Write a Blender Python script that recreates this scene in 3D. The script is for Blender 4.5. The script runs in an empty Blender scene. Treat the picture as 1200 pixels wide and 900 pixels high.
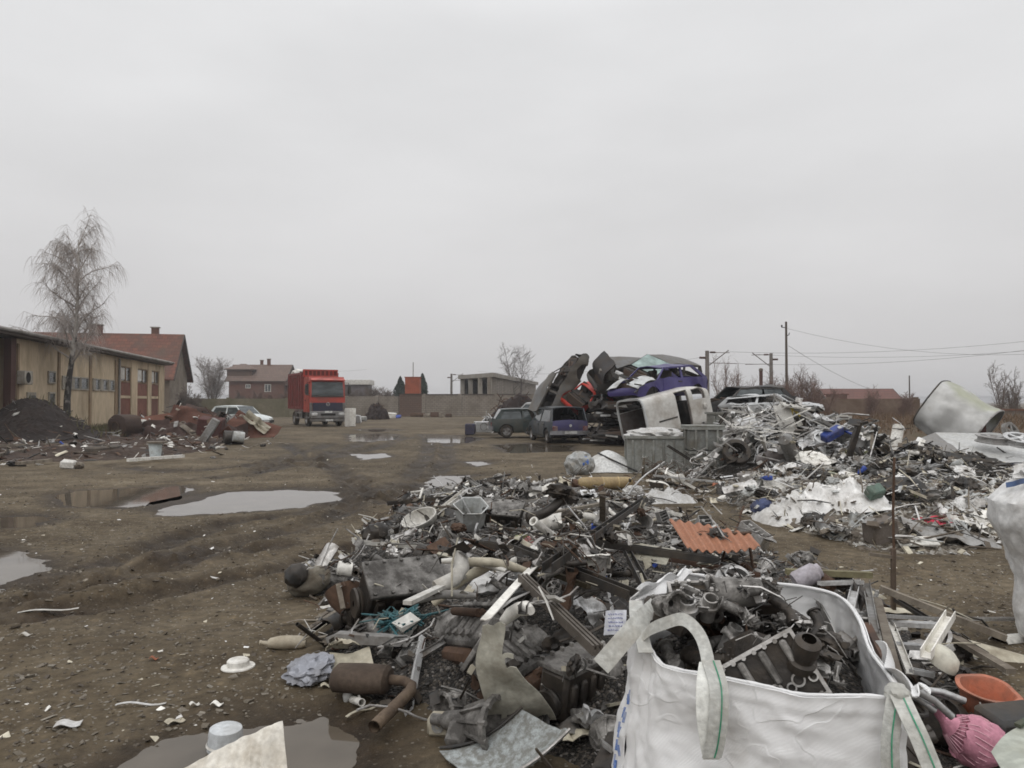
import bpy, bmesh, math, random
import numpy as np
from mathutils import Vector, Matrix, Euler, noise

D = bpy.data
SC = bpy.context.scene
COL = SC.collection
PI = math.pi
CAMH, FPX, PITCH = 1.65, 900.0, math.atan(21/900)

# ---------------------------------------------------------------- camera maths (layout helper: pixel of the photo -> point in the yard)
def ray(px, py):
    u, v = (px-600)/FPX, (450-py)/FPX
    c, s = math.cos(PITCH), math.sin(PITCH)
    return Vector((u, c - v*s, s + v*c))
def gp(px, py, z=0.0):
    r = ray(px, py); t = (z-CAMH)/r.z
    return Vector((r.x*t, r.y*t, z))
def pd(px, py, d):
    r = ray(px, py); t = d/r.y
    return Vector((r.x*t, d, CAMH + r.z*t))

# ---------------------------------------------------------------- materials
MATS = {}
def nodes_of(m):
    m.use_nodes = True
    nt = m.node_tree; nt.nodes.clear()
    return nt, nt.nodes, nt.links
def ramp(N, stops):
    r = N.new('ShaderNodeValToRGB'); e = r.color_ramp.elements
    while len(e) < len(stops): e.new(.5)
    for k, (p, c) in enumerate(stops):
        e[k].position = p; e[k].color = (*c, 1) if len(c) == 3 else c
    return r
def mat(name, col, rough=.6, metal=0.0, dirt=.35, dcol=(.075, .055, .038), scale=5.0, var=.18, bump=.15, spec=.4, coord='Object', alpha=None, streak=0):
    if name in MATS: return MATS[name]
    m = D.materials.new(name); MATS[name] = m
    nt, N, L = nodes_of(m)
    out = N.new('ShaderNodeOutputMaterial'); b = N.new('ShaderNodeBsdfPrincipled')
    L.new(b.outputs[0], out.inputs[0])
    tc = N.new('ShaderNodeTexCoord'); oi = N.new('ShaderNodeObjectInfo')
    mp = N.new('ShaderNodeMapping'); L.new(tc.outputs[coord], mp.inputs[0])
    mul = N.new('ShaderNodeVectorMath'); mul.operation = 'SCALE'; mul.inputs[0].default_value = (37, 91, 53)
    L.new(oi.outputs['Random'], mul.inputs['Scale']); L.new(mul.outputs[0], mp.inputs['Location'])
    if streak: mp.inputs['Scale'].default_value = (1, 1, streak)
    n1 = N.new('ShaderNodeTexNoise'); n1.inputs['Scale'].default_value = scale; n1.inputs['Detail'].default_value = 7; n1.inputs['Roughness'].default_value = .65
    L.new(mp.outputs[0], n1.inputs['Vector'])
    n2 = N.new('ShaderNodeTexNoise'); n2.inputs['Scale'].default_value = scale*7; n2.inputs['Detail'].default_value = 4
    L.new(mp.outputs[0], n2.inputs['Vector'])
    t = .72 - .42*dirt
    r = ramp(N, [(max(0, t-.14), (0, 0, 0)), (min(1, t+.10), (1, 1, 1))]); L.new(n1.outputs[0], r.inputs[0])
    mx = N.new('ShaderNodeMix'); mx.data_type = 'RGBA'
    dm = N.new('ShaderNodeMath'); dm.operation = 'MULTIPLY'; dm.inputs[1].default_value = min(.95, .35+dirt)
    L.new(r.outputs[0], dm.inputs[0]); L.new(dm.outputs[0], mx.inputs[0])
    hs = N.new('ShaderNodeHueSaturation'); hs.inputs['Color'].default_value = (*col, 1)
    mr = N.new('ShaderNodeMapRange'); mr.inputs[3].default_value = 1-var; mr.inputs[4].default_value = 1+var
    ad = N.new('ShaderNodeMath'); ad.operation = 'ADD'
    w = N.new('ShaderNodeMath'); w.operation = 'MULTIPLY_ADD'; w.inputs[1].default_value = 1.6; w.inputs[2].default_value = -.8
    L.new(n2.outputs[0], w.inputs[0]); L.new(w.outputs[0], ad.inputs[0]); L.new(oi.outputs['Random'], ad.inputs[1])
    L.new(ad.outputs[0], mr.inputs[0]); L.new(mr.outputs[0], hs.inputs['Value'])
    L.new(hs.outputs[0], mx.inputs[6]); mx.inputs[7].default_value = (*dcol, 1)
    L.new(mx.outputs[2], b.inputs['Base Color'])
    rr = N.new('ShaderNodeMapRange'); rr.inputs[3].default_value = rough; rr.inputs[4].default_value = min(1, rough+.3)
    L.new(dm.outputs[0], rr.inputs[0]); L.new(rr.outputs[0], b.inputs['Roughness'])
    if metal:
        mm = N.new('ShaderNodeMapRange'); mm.inputs[3].default_value = metal; mm.inputs[4].default_value = 0
        L.new(dm.outputs[0], mm.inputs[0]); L.new(mm.outputs[0], b.inputs['Metallic'])
    b.inputs['Specular IOR Level'].default_value = spec
    if bump:
        bp = N.new('ShaderNodeBump'); bp.inputs['Strength'].default_value = bump; bp.inputs['Distance'].default_value = .02
        hb = N.new('ShaderNodeMath'); hb.operation = 'MULTIPLY_ADD'; hb.inputs[1].default_value = .35; L.new(n2.outputs[0], hb.inputs[0]); L.new(n1.outputs[0], hb.inputs[2])
        L.new(hb.outputs[0], bp.inputs['Height']); L.new(bp.outputs[0], b.inputs['Normal'])
    if alpha is not None:
        b.inputs['Alpha'].default_value = alpha
    return m
def glass(name, col=(.02, .025, .025), rough=.06):
    if name in MATS: return MATS[name]
    m = D.materials.new(name); MATS[name] = m
    nt, N, L = nodes_of(m)
    out = N.new('ShaderNodeOutputMaterial'); b = N.new('ShaderNodeBsdfPrincipled'); L.new(b.outputs[0], out.inputs[0])
    n = N.new('ShaderNodeTexNoise'); n.inputs['Scale'].default_value = 3; n.inputs['Detail'].default_value = 5
    r = ramp(N, [(.35, col), (.75, tuple(c*2.2+.02 for c in col))]); L.new(n.outputs[0], r.inputs[0]); L.new(r.outputs[0], b.inputs['Base Color'])
    b.inputs['Roughness'].default_value = rough; b.inputs['Specular IOR Level'].default_value = .6
    return m

# ---------------------------------------------------------------- mesh collector
class MB:
    def __init__(s): s.v = []; s.f = []; s.sm = []
    def add(s, vs, fs, smooth=False):
        o = len(s.v); s.v.extend([tuple(p) for p in vs]); s.f.extend([tuple(i+o for i in f) for f in fs]); s.sm.extend([smooth]*len(fs)); return s
    def box(s, c, size, rot=None, bev=0.0):
        x, y, z = [k/2 for k in size]
        R = Euler(rot).to_matrix() if rot is not None and not isinstance(rot, Matrix) else rot
        if bev <= 0:
            vs = [Vector((a*x, b*y, d*z)) for a in (-1, 1) for b in (-1, 1) for d in (-1, 1)]
            fs = [(0, 1, 3, 2), (4, 6, 7, 5), (0, 4, 5, 1), (2, 3, 7, 6), (0, 2, 6, 4), (1, 5, 7, 3)]
        else:
            bv = min(bev, x*.95, y*.95, z*.95)
            bm = bmesh.new(); bmesh.ops.create_cube(bm, size=1)
            for v in bm.verts: v.co = Vector((v.co.x*2*x, v.co.y*2*y, v.co.z*2*z))
            bmesh.ops.bevel(bm, geom=bm.edges[:], offset=bv, segments=1, affect='EDGES')
            bm.verts.index_update()
            vs = [v.co.copy() for v in bm.verts]; fs = [[q.index for q in f.verts] for f in bm.faces]; bm.free()
        c = Vector(c)
        return s.add([(R @ p if R else p) + c for p in vs], fs)
    def bar(s, a, b, w, h, up=(0, 0, 1), bev=0):
        a, b = Vector(a), Vector(b); d = b-a
        if d.length < 1e-6: return s
        y = d.normalized(); u = Vector(up)
        if abs(y.dot(u)) > .98: u = Vector((1, 0, 0))
        x = y.cross(u).normalized(); z = x.cross(y)
        return s.box((a+b)/2, (w, d.length, h), Matrix((x, y, z)).transposed(), bev)
    def cyl(s, a, b, r0, r1=None, n=12, caps=True, smooth=True):
        return s.tube([a, b], [r0, r0 if r1 is None else r1], n, caps, smooth)
    def tube(s, pts, rad, n=8, caps=True, smooth=True):
        pts = [Vector(p) for p in pts]
        if not hasattr(rad, '__len__'): rad = [rad]*len(pts)
        o = len(s.v); prev = None; m = len(pts)
        for i, p in enumerate(pts):
            t = (pts[min(i+1, m-1)] - pts[max(i-1, 0)])
            t = t.normalized() if t.length > 1e-9 else Vector((0, 0, 1))
            if prev is None:
                u = t.cross(Vector((0, 0, 1)) if abs(t.z) < .9 else Vector((1, 0, 0))).normalized()
            else:
                u = prev - t*prev.dot(t); u = u.normalized() if u.length > 1e-6 else t.orthogonal().normalized()
            prev = u; w = t.cross(u)
            for k in range(n):
                a = 2*PI*k/n; s.v.append(tuple(p + (u*math.cos(a)+w*math.sin(a))*rad[i]))
        for i in range(m-1):
            for k in range(n):
                s.f.append((o+i*n+k, o+i*n+(k+1) % n, o+(i+1)*n+(k+1) % n, o+(i+1)*n+k)); s.sm.append(smooth)
        if caps:
            s.f.append(tuple(o+k for k in reversed(range(n)))); s.sm.append(False)
            s.f.append(tuple(o+(m-1)*n+k for k in range(n))); s.sm.append(False)
        return s
    def pipe(s, a, b, r, t, n=14):
        "hollow tube"
        a, b = Vector(a), Vector(b)
        return s.lathe([(r, 0), (r, 1), (r-t, 1), (r-t, 0)], a, b-a, n, closed=True)
    def lathe(s, prof, o=(0, 0, 0), axis=(0, 0, 1), n=16, closed=False, smooth=True, arc=None):
        "prof: (radius, height along axis in units of |axis|)"
        o = Vector(o); ax = Vector(axis); L = ax.length; t = ax.normalized()
        u = t.orthogonal().normalized(); w = t.cross(u)
        vs = []; P = len(prof)
        for (r, h) in prof:
            for k in range(n):
                a = 2*PI*k/n; vs.append(o + t*(h*L) + (u*math.cos(a)+w*math.sin(a))*r)
        fs = []
        for i in range(P if closed else P-1):
            j = (i+1) % P
            for k in range(n):
                fs.append((i*n+k, i*n+(k+1) % n, j*n+(k+1) % n, j*n+k))
        return s.add(vs, fs, smooth)
    def disc(s, c, axis, r, n=12):
        return s.lathe([(0.0001, 0), (r, 0)], c, axis, n)
    def grid(s, fn, nu, nv, smooth=True, wrapu=False):
        vs = [fn(i/(nu-1 if not wrapu else nu), j/(nv-1)) for i in range(nu) for j in range(nv)]
        fs = []
        for i in range(nu if wrapu else nu-1):
            a = i*nv; b = ((i+1) % nu)*nv
            for j in range(nv-1): fs.append((a+j, b+j, b+j+1, a+j+1))
        return s.add(vs, fs, smooth)
    def sheet(s, fn, nu, nv, t=.004, smooth=True, mask=None):
        "closed thin shell over a grid function; mask(u,v) False leaves cells out"
        P = [[Vector(fn(i/(nu-1), j/(nv-1))) for j in range(nv)] for i in range(nu)]
        nr = [[None]*nv for _ in range(nu)]
        for i in range(nu):
            for j in range(nv):
                du = P[min(i+1, nu-1)][j]-P[max(i-1, 0)][j]; dv = P[i][min(j+1, nv-1)]-P[i][max(j-1, 0)]
                n = du.cross(dv); nr[i][j] = n.normalized() if n.length > 1e-9 else Vector((0, 0, 1))
        top = [P[i][j]+nr[i][j]*t/2 for i in range(nu) for j in range(nv)]
        bot = [P[i][j]-nr[i][j]*t/2 for i in range(nu) for j in range(nv)]
        K = nu*nv; keep = {}
        fs = []; rim = []
        for i in range(nu-1):
            for j in range(nv-1):
                keep[i, j] = mask is None or mask((i+.5)/(nu-1), (j+.5)/(nv-1))
        idx = lambda i, j: i*nv+j
        for (i, j), k in keep.items():
            if not k: continue
            q = (idx(i, j), idx(i+1, j), idx(i+1, j+1), idx(i, j+1))
            fs.append(q); fs.append(tuple(K+x for x in reversed(q)))
            for (ni, nj, a, b) in ((i, j-1, 0, 1), (i+1, j, 1, 2), (i, j+1, 2, 3), (i-1, j, 3, 0)):
                if not keep.get((ni, nj), False):
                    rim.append((q[b], q[a], K+q[a], K+q[b]))
        s.add(top+bot, fs, smooth); o = len(s.v)-2*K
        s.f.extend([tuple(x+o for x in f) for f in rim]); s.sm.extend([False]*len(rim)); return s
    def prism(s, poly, a, b):
        "poly: 2D (x,z) outline extruded along y from a to b"
        n = len(poly); vs = [(x, a, z) for x, z in poly]+[(x, b, z) for x, z in poly]
        fs = [tuple(range(n)), tuple(reversed(range(n, 2*n)))]+[((i+1) % n, i, n+i, n+(i+1) % n) for i in range(n)]
        return s.add(vs, fs)
    def blob(s, c, size, sub=3, fn=None, smooth=True):
        bm = bmesh.new(); bmesh.ops.create_icosphere(bm, subdivisions=sub, radius=1); bm.verts.index_update()
        vs = []
        for v in bm.verts:
            p = v.co.copy(); k = fn(p) if fn else 1
            vs.append(Vector((p.x*size[0]*k, p.y*size[1]*k, p.z*size[2]*k))+Vector(c))
        fs = [[q.index for q in f.verts] for f in bm.faces]; bm.free()
        return s.add(vs, fs, smooth)
    def warp(s, fn): s.v = [tuple(fn(Vector(p))) for p in s.v]; return s
    def xf(s, M): s.v = [tuple(M @ Vector(p)) for p in s.v]; return s
    def join(s, o, M=None):
        return s._j(o, M)
    def _j(s, o, M):
        k = len(s.v); s.v.extend([tuple(M @ Vector(p)) if M is not None else p for p in o.v])
        s.f.extend([tuple(i+k for i in f) for f in o.f]); s.sm.extend(o.sm); return s
    def mesh(s, name, m):
        me = D.meshes.new(name); me.from_pydata(s.v, [], s.f)
        me.polygons.foreach_set('use_smooth', s.sm)
        if m is not None: me.materials.append(m)
        me.update(); me.set_sharp_from_angle(angle=.70); return me
    def build(s, name, m, parent=None, loc=None, rot=None):
        o = D.objects.new(name, s.mesh(name, m)); COL.objects.link(o)
        if parent is not None: o.parent = parent
        if loc is not None: o.location = loc
        if rot is not None: o.rotation_euler = rot
        return o

def tag(o, label, cat, group=None, kind=None):
    if label: o['label'] = label
    if cat: o['category'] = cat
    if group: o['group'] = group
    if kind: o['kind'] = kind
    return o
def empty(name, loc=(0, 0, 0), rot=(0, 0, 0), label=None, cat=None, group=None):
    o = D.objects.new(name, None); COL.objects.link(o); o.location = loc; o.rotation_euler = rot
    o.empty_display_size = .2
    return tag(o, label, cat, group)
def struct(o): o['kind'] = 'structure'; return o
def stuff(o, label=None):
    o['kind'] = 'stuff'
    if label: o['label'] = label
    return o
def copy_tree(o, parent=None):
    c = o.copy(); COL.objects.link(c)
    if parent is not None: c.parent = parent
    for ch in list(o.children): copy_tree(ch, c)
    return c
def fbm(p, o=4): return noise.fractal(Vector(p), 1.0, 2.0, o)
def nz(p): return noise.noise(Vector(p))
def lerp(a, b, t): return a+(b-a)*t
def sstep(a, b, x):
    t = min(1, max(0, (x-a)/(b-a))); return t*t*(3-2*t)
def interp(pts, x):
    if x <= pts[0][0]: return pts[0][1]
    for (a, b), (c, d) in zip(pts, pts[1:]):
        if x <= c: return b+(d-b)*(x-a)/(c-a)
    return pts[-1][1]
def poly_sd(poly, x, y):
    "signed distance to polygon, negative inside"
    best = 1e9; ins = False; n = len(poly)
    for i in range(n):
        ax, ay = poly[i]; bx, by = poly[(i+1) % n]
        dx, dy = bx-ax, by-ay; l2 = dx*dx+dy*dy
        t = max(0, min(1, ((x-ax)*dx+(y-ay)*dy)/l2)) if l2 > 0 else 0
        d = math.hypot(x-ax-t*dx, y-ay-t*dy); best = min(best, d)
        if (ay > y) != (by > y) and x < (bx-ax)*(y-ay)/(by-ay)+ax: ins = not ins
    return -best if ins else best
def poly_sd_np(poly, X, Y):
    best = np.full(X.shape, 1e9); ins = np.zeros(X.shape, bool); n = len(poly)
    for i in range(n):
        ax, ay = poly[i][:2]; bx, by = poly[(i+1) % n][:2]
        dx, dy = bx-ax, by-ay; l2 = max(dx*dx+dy*dy, 1e-12)
        t = np.clip(((X-ax)*dx+(Y-ay)*dy)/l2, 0, 1)
        best = np.minimum(best, np.hypot(X-ax-t*dx, Y-ay-t*dy))
        if ay != by:
            ins ^= ((ay > Y) != (by > Y)) & (X < (bx-ax)*(Y-ay)/(by-ay)+ax)
    return np.where(ins, -best, best)
def line_d_np(pts, X, Y):
    best = np.full(X.shape, 1e9)
    for (ax, ay), (bx, by) in zip(pts, pts[1:]):
        dx, dy = bx-ax, by-ay; l2 = max(dx*dx+dy*dy, 1e-12)
        t = np.clip(((X-ax)*dx+(Y-ay)*dy)/l2, 0, 1)
        best = np.minimum(best, np.hypot(X-ax-t*dx, Y-ay-t*dy))
    return best
def vnoise(X, Y, seed=0):
    "vectorised smooth value noise in -1..1"
    xi = np.floor(X).astype(np.int64); yi = np.floor(Y).astype(np.int64); fx = X-xi; fy = Y-yi
    fx = fx*fx*(3-2*fx); fy = fy*fy*(3-2*fy)
    def h(a, b):
        n = (a*374761393 + b*668265263 + seed*982451653) & 0xffffffff
        n = ((n ^ (n >> 13))*1274126177) & 0xffffffff
        return ((n ^ (n >> 16)) & 0xffff)/32767.5-1
    a = h(xi, yi); b = h(xi+1, yi); c = h(xi, yi+1); d = h(xi+1, yi+1)
    return (a*(1-fx)+b*fx)*(1-fy)+(c*(1-fx)+d*fx)*fy
# ================================================================ camera, light, sky, render
cam = D.objects.new('camera', D.cameras.new('camera')); COL.objects.link(cam)
cam.location = (0, 0, CAMH); cam.rotation_euler = (PI/2+PITCH, 0, 0)
cam.data.sensor_width = 36; cam.data.lens = 27.0; cam.data.clip_end = 20000; cam.data.clip_start = .05
SC.camera = cam
SUN_EL, SUN_AZ = math.radians(48), math.radians(200)    # azimuth measured from +Y clockwise: behind and a little left of the camera
w = D.worlds.new('World'); SC.world = w; w.use_nodes = True
N, L = w.node_tree.nodes, w.node_tree.links; N.clear()
wo = N.new('ShaderNodeOutputWorld'); bg = N.new('ShaderNodeBackground'); L.new(bg.outputs[0], wo.inputs[0])
sky = N.new('ShaderNodeTexSky'); sky.sky_type = 'NISHITA'; sky.sun_disc = False
sky.sun_elevation = SUN_EL; sky.sun_rotation = SUN_AZ; sky.dust_density = 4; sky.air_density = 1
bw = N.new('ShaderNodeRGBToBW'); L.new(sky.outputs[0], bw.inputs[0])
# overcast: the cloud layer evens the sky out to a grey dome, a little brighter overhead
tc = N.new('ShaderNodeTexCoord'); sx = N.new('ShaderNodeSeparateXYZ'); L.new(tc.outputs['Generated'], sx.inputs[0])
ab = N.new('ShaderNodeMath'); ab.operation = 'ABSOLUTE'; L.new(sx.outputs[2], ab.inputs[0])
gr = ramp(N, [(0, (5.1, 5.02, 5.05)), (.10, (5.55, 5.48, 5.52)), (.3, (6.45, 6.45, 6.52)), (.45, (7.1, 7.13, 7.22)), (1, (13.4, 13.5, 13.8))]); L.new(ab.outputs[0], gr.inputs[0])
mp = N.new('ShaderNodeMapping'); mp.inputs['Scale'].default_value = (1, 1, 3.2); L.new(tc.outputs['Generated'], mp.inputs[0])
cn = N.new('ShaderNodeTexNoise'); cn.inputs['Scale'].default_value = 1.7; cn.inputs['Detail'].default_value = 5; cn.inputs['Roughness'].default_value = .5; L.new(mp.outputs[0], cn.inputs['Vector'])
cr = N.new('ShaderNodeMapRange'); cr.inputs[1].default_value = .3; cr.inputs[2].default_value = .7; cr.inputs[3].default_value = .91; cr.inputs[4].default_value = 1.08; L.new(cn.outputs[0], cr.inputs[0])
mu = N.new('ShaderNodeMix'); mu.data_type = 'RGBA'; mu.blend_type = 'MULTIPLY'; mu.inputs[0].default_value = 1
L.new(gr.outputs[0], mu.inputs[6]); L.new(cr.outputs[0], mu.inputs[7])
mix = N.new('ShaderNodeMix'); mix.data_type = 'RGBA'; mix.inputs[0].default_value = .93
L.new(bw.outputs[0], mix.inputs[6]); L.new(mu.outputs[2], mix.inputs[7])
L.new(mix.outputs[2], bg.inputs[0]); bg.inputs[1].default_value = .1
sun = D.objects.new('sun', D.lights.new('sun', 'SUN')); COL.objects.link(sun)
sun.data.energy = .5; sun.data.angle = math.radians(40); sun.data.color = (1, .97, .93)
sun.rotation_euler = (PI/2-SUN_EL, 0, -SUN_AZ+PI); sun.location = (0, 0, 30)
SC.view_settings.view_transform = 'Standard'; SC.view_settings.look = 'None'; SC.view_settings.gamma = 1; SC.view_settings.use_curve_mapping = False
SC.view_settings.exposure = 0.22
SC.render.engine = 'CYCLES'
try:
    SC.cycles.use_denoising = True; SC.cycles.denoiser = 'OPENIMAGEDENOISE'
except Exception: pass
SC.cycles.max_bounces = 5; SC.cycles.diffuse_bounces = 3; SC.cycles.glossy_bounces = 2; SC.cycles.transmission_bounces = 4; SC.cycles.transparent_max_bounces = 8
SC.cycles.filter_width = 1.7

# ================================================================ ground
def pxpoly(pts): return [tuple(gp(x, y)[:2]) for x, y in pts]
PUD = [
 ('A', [(180,596),(192,587),(225,580),(270,576),(340,573),(385,574),(401,579),(388,588),(330,596),(250,601),(200,602)]),
 ('B', [(62,582),(100,574),(160,571),(206,569),(222,573),(212,585),(150,593),(75,592)]),
 ('C', [(-60,640),(-5,644),(52,655),(46,670),(0,686),(-60,690)]),
 ('D', [(-40,605),(40,604),(58,608),(30,616),(-40,619)]),
 ('E', [(408,509),(440,508),(464,509),(466,515),(440,517),(412,517)]),
 ('F', [(494,508.5),(538,510),(565,514),(545,519),(503,518)]),
 ('G', [(414,532),(452,531),(460,535),(424,538.5)]),
 ('H', [(502,557),(548,557),(530,565),(520,571),(496,572),(508,563)]),
 ('I', [(545,540.5),(562,540),(572,543),(560,546)]),
 ('J', [(580,521),(625,519),(672,522),(668,529),(600,530)]),
 ('K', [(60,925),(120,893),(200,866),(280,848),(350,838),(398,848),(414,880),(402,925)]),
 ('L', [(415,503),(450,502),(470,504),(440,506)]),
]
PUD = [(n, pxpoly(p)) for n, p in PUD]
RUTS = [([(-80,745),(0,730),(105,714),(245,682),(350,664),(420,640)], .16, .05),
        ([(-80,728),(0,717),(122,688),(245,648),(329,640)], .17, .05),
        ([(-60,700),(60,680),(180,640),(280,612),(360,600),(400,590),(412,572),(404,560),(380,548),(330,541),(240,536)], .17, .045),
        ([(60,690),(200,655),(320,625),(400,603),(428,584),(420,563),(388,545),(352,532),(330,520)], .17, .05),
        ([(300,549),(345,541),(400,528),(430,517),(450,508)], .25, .05),
        ([(260,560),(330,548),(390,536),(440,525),(480,512)], .25, .05),
        ([(440,580),(480,560),(500,540),(505,525),(500,512)], .2, .04),
        ([(455,590),(500,566),(522,545),(528,528),(520,512)], .2, .04),
        ([(120,545),(200,552),(280,548),(340,535),(385,520)], .22, .04)]
RUTS = [(pxpoly(p), w_, d_) for p, w_, d_ in RUTS]
def ground_np(X, Y):
    dist = np.hypot(X, Y)
    rough = .035*vnoise(X*.22, Y*.22, 1)+.013*vnoise(X*.8, Y*.8, 2)
    fine = .010*vnoise(X*2.6, Y*2.6, 3)+.006*vnoise(X*7, Y*7, 4)+.004*vnoise(X*17, Y*17, 5)
    near = np.clip((160-dist)/100, 0, 1)
    Z = rough*near
    wet = np.zeros(X.shape)
    for pts, wd, dp in RUTS:
        d = line_d_np(pts, X+.10*vnoise(X*.5, Y*.5, 8)+.02*vnoise(X*5, Y*5, 13), Y+.10*vnoise(X*.5, Y*.5, 9))
        tread = 1/(1+(d/wd)**6)*(1+.16*np.cos(d*2*np.pi/.085)); br = np.exp(-((d-1.7*wd)/(.6*wd))**2)
        Z += -dp*tread + dp*.55*br
        fine = fine*(1+1.4*np.exp(-(d/(2.5*wd))**2))
        wet = np.maximum(wet, (.75+.25*vnoise(X*2, Y*2, 6))*(1/(1+(d/(1.25*wd))**6)*(.85+.15*np.cos(d*2*np.pi/.085))+.35*np.exp(-(d/(3.2*wd))**2)).clip(0, 1))
    for n, poly in PUD:
        sd = poly_sd_np(poly, X, Y)+.10*vnoise(X*1.6, Y*1.6, 11)+.05*vnoise(X*5, Y*5, 12)
        k = np.clip(1-np.maximum(sd, 0)/.8, 0, 1); k = k*k*(3-2*k)
        tgt = PLEV+np.clip(sd*.07, -.05, .05)
        Z = Z*(1-k)+tgt*k
        wet = np.maximum(wet, np.clip(1-sd/.45, 0, 1)*.95)
        fine = np.where(sd < 0, fine*.3, fine)
    Z += fine*near
    return Z, wet
PLEV = -.02
def gz(x, y): return float(ground_np(np.array([x]), np.array([y]))[0][0])
ys = []; y = 1.2
while y < 60: ys.append(y); y *= 1.0085
while y < 5000: ys.append(y); y *= 1.07
us = list(np.arange(-1.05, 1.0501, .0046)); us = [-9, -5, -3, -2, -1.5, -1.2]+us+[1.2, 1.5, 2, 3, 5, 9]
ys = np.array([-400, -60, -10, -2, 0, .6]+ys); us = np.array(us)
YY, UU = np.meshgrid(ys, us, indexing='ij'); XX = UU*np.maximum(np.abs(YY), 1.6)
ZZ, WW = ground_np(XX, YY)
nr, nc = XX.shape
V = np.stack([XX, YY, ZZ], -1).reshape(-1, 3)
idx = np.arange(nr*nc).reshape(nr, nc)
F = np.stack([idx[:-1, :-1], idx[:-1, 1:], idx[1:, 1:], idx[1:, :-1]], -1).reshape(-1, 4)
me = D.meshes.new('ground'); me.vertices.add(len(V)); me.vertices.foreach_set('co', V.ravel())
me.loops.add(F.size); me.loops.foreach_set('vertex_index', F.ravel()); me.polygons.add(len(F))
me.polygons.foreach_set('loop_start', np.arange(len(F))*4); me.polygons.foreach_set('loop_total', np.full(len(F), 4))
me.polygons.foreach_set('use_smooth', np.ones(len(F), bool)); me.update(calc_edges=True)
at = me.attributes.new('wet', 'FLOAT', 'POINT'); at.data.foreach_set('value', WW.ravel())
ground = D.objects.new('ground', me); COL.objects.link(ground); struct(ground)
m = D.materials.new('wet_mud'); nt, N, L = nodes_of(m)
out = N.new('ShaderNodeOutputMaterial'); b = N.new('ShaderNodeBsdfPrincipled'); L.new(b.outputs[0], out.inputs[0])
tc = N.new('ShaderNodeTexCoord'); a = N.new('ShaderNodeAttribute'); a.attribute_name = 'wet'
def tn(scale, det=5, ro=.6, vec=None):
    n = N.new('ShaderNodeTexNoise'); n.inputs['Scale'].default_value = scale; n.inputs['Detail'].default_value = det; n.inputs['Roughness'].default_value = ro
    L.new(vec or tc.outputs['Object'], n.inputs['Vector']); return n
big = tn(.16, 5); med = tn(1.1, 6, .65); fin = tn(9, 6, .7); grit = tn(55, 3, .6)
r1 = ramp(N, [(.3, (.078, .060, .040)), (.5, (.122, .098, .066)), (.7, (.178, .149, .107))]); L.new(med.outputs[0], r1.inputs[0])
r2 = ramp(N, [(.35, (.66, .64, .62)), (.65, (1.2, 1.18, 1.15))]); L.new(big.outputs[0], r2.inputs[0])
m1 = N.new('ShaderNodeMix'); m1.data_type = 'RGBA'; m1.blend_type = 'MULTIPLY'; m1.inputs[0].default_value = 1; L.new(r1.outputs[0], m1.inputs[6]); L.new(r2.outputs[0], m1.inputs[7])
r3 = ramp(N, [(.30, (.5, .48, .47)), (.47, (.9, .9, .9)), (.6, (1.12, 1.11, 1.1)), (.74, (1.9, 1.86, 1.78))]); L.new(fin.outputs[0], r3.inputs[0])
m2 = N.new('ShaderNodeMix'); m2.data_type = 'RGBA'; m2.blend_type = 'MULTIPLY'; m2.inputs[0].default_value = 1; L.new(m1.outputs[2], m2.inputs[6]); L.new(r3.outputs[0], m2.inputs[7])
vo = N.new('ShaderNodeTexVoronoi'); vo.inputs['Scale'].default_value = 42; L.new(tc.outputs['Object'], vo.inputs['Vector'])
wn = N.new('ShaderNodeTexWhiteNoise'); L.new(vo.outputs['Color'], wn.inputs['Vector'])
rs = ramp(N, [(.80, (0, 0, 0)), (.93, (1, 1, 1))]); L.new(wn.outputs[0], rs.inputs[0])
rd = ramp(N, [(.30, (1, 1, 1)), (.42, (0, 0, 0))]); L.new(vo.outputs['Distance'], rd.inputs[0])
ms = N.new('ShaderNodeMath'); ms.operation = 'MULTIPLY'; L.new(rs.outputs[0], ms.inputs[0]); L.new(rd.outputs[0], ms.inputs[1])
m3 = N.new('ShaderNodeMix'); m3.data_type = 'RGBA'; L.new(ms.outputs[0], m3.inputs[0]); L.new(m2.outputs[2], m3.inputs[6]); m3.inputs[7].default_value = (.27, .245, .205, 1)
# wetness: ruts and puddle rims from the attribute, plus damp patches
wp = ramp(N, [(.52, (0, 0, 0)), (.72, (1, 1, 1))]); L.new(tn(.45, 5, .6).outputs[0], wp.inputs[0])
wm = N.new('ShaderNodeMath'); wm.operation = 'MULTIPLY_ADD'; wm.inputs[1].default_value = .38; L.new(wp.outputs[0], wm.inputs[0]); L.new(a.outputs['Fac'], wm.inputs[2]); wm.use_clamp = True
m4 = N.new('ShaderNodeMix'); m4.data_type = 'RGBA'; m4.blend_type = 'MULTIPLY'; L.new(wm.outputs[0], m4.inputs[0]); L.new(m3.outputs[2], m4.inputs[6]); m4.inputs[7].default_value = (.27, .225, .19, 1)
L.new(m4.outputs[2], b.inputs['Base Color'])
rr = N.new('ShaderNodeMapRange'); rr.inputs[3].default_value = .85; rr.inputs[4].default_value = .5; L.new(wm.outputs[0], rr.inputs[0]); L.new(rr.outputs[0], b.inputs['Roughness'])
b.inputs['Specular IOR Level'].default_value = .12
ha = N.new('ShaderNodeMath'); ha.operation = 'MULTIPLY_ADD'; ha.inputs[1].default_value = .35; L.new(grit.outputs[0], ha.inputs[0]); L.new(fin.outputs[0], ha.inputs[2])
hb = N.new('ShaderNodeMath'); hb.operation = 'MULTIPLY_ADD'; hb.inputs[1].default_value = .5; L.new(ms.outputs[0], hb.inputs[0]); L.new(ha.outputs[0], hb.inputs[2])
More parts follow.
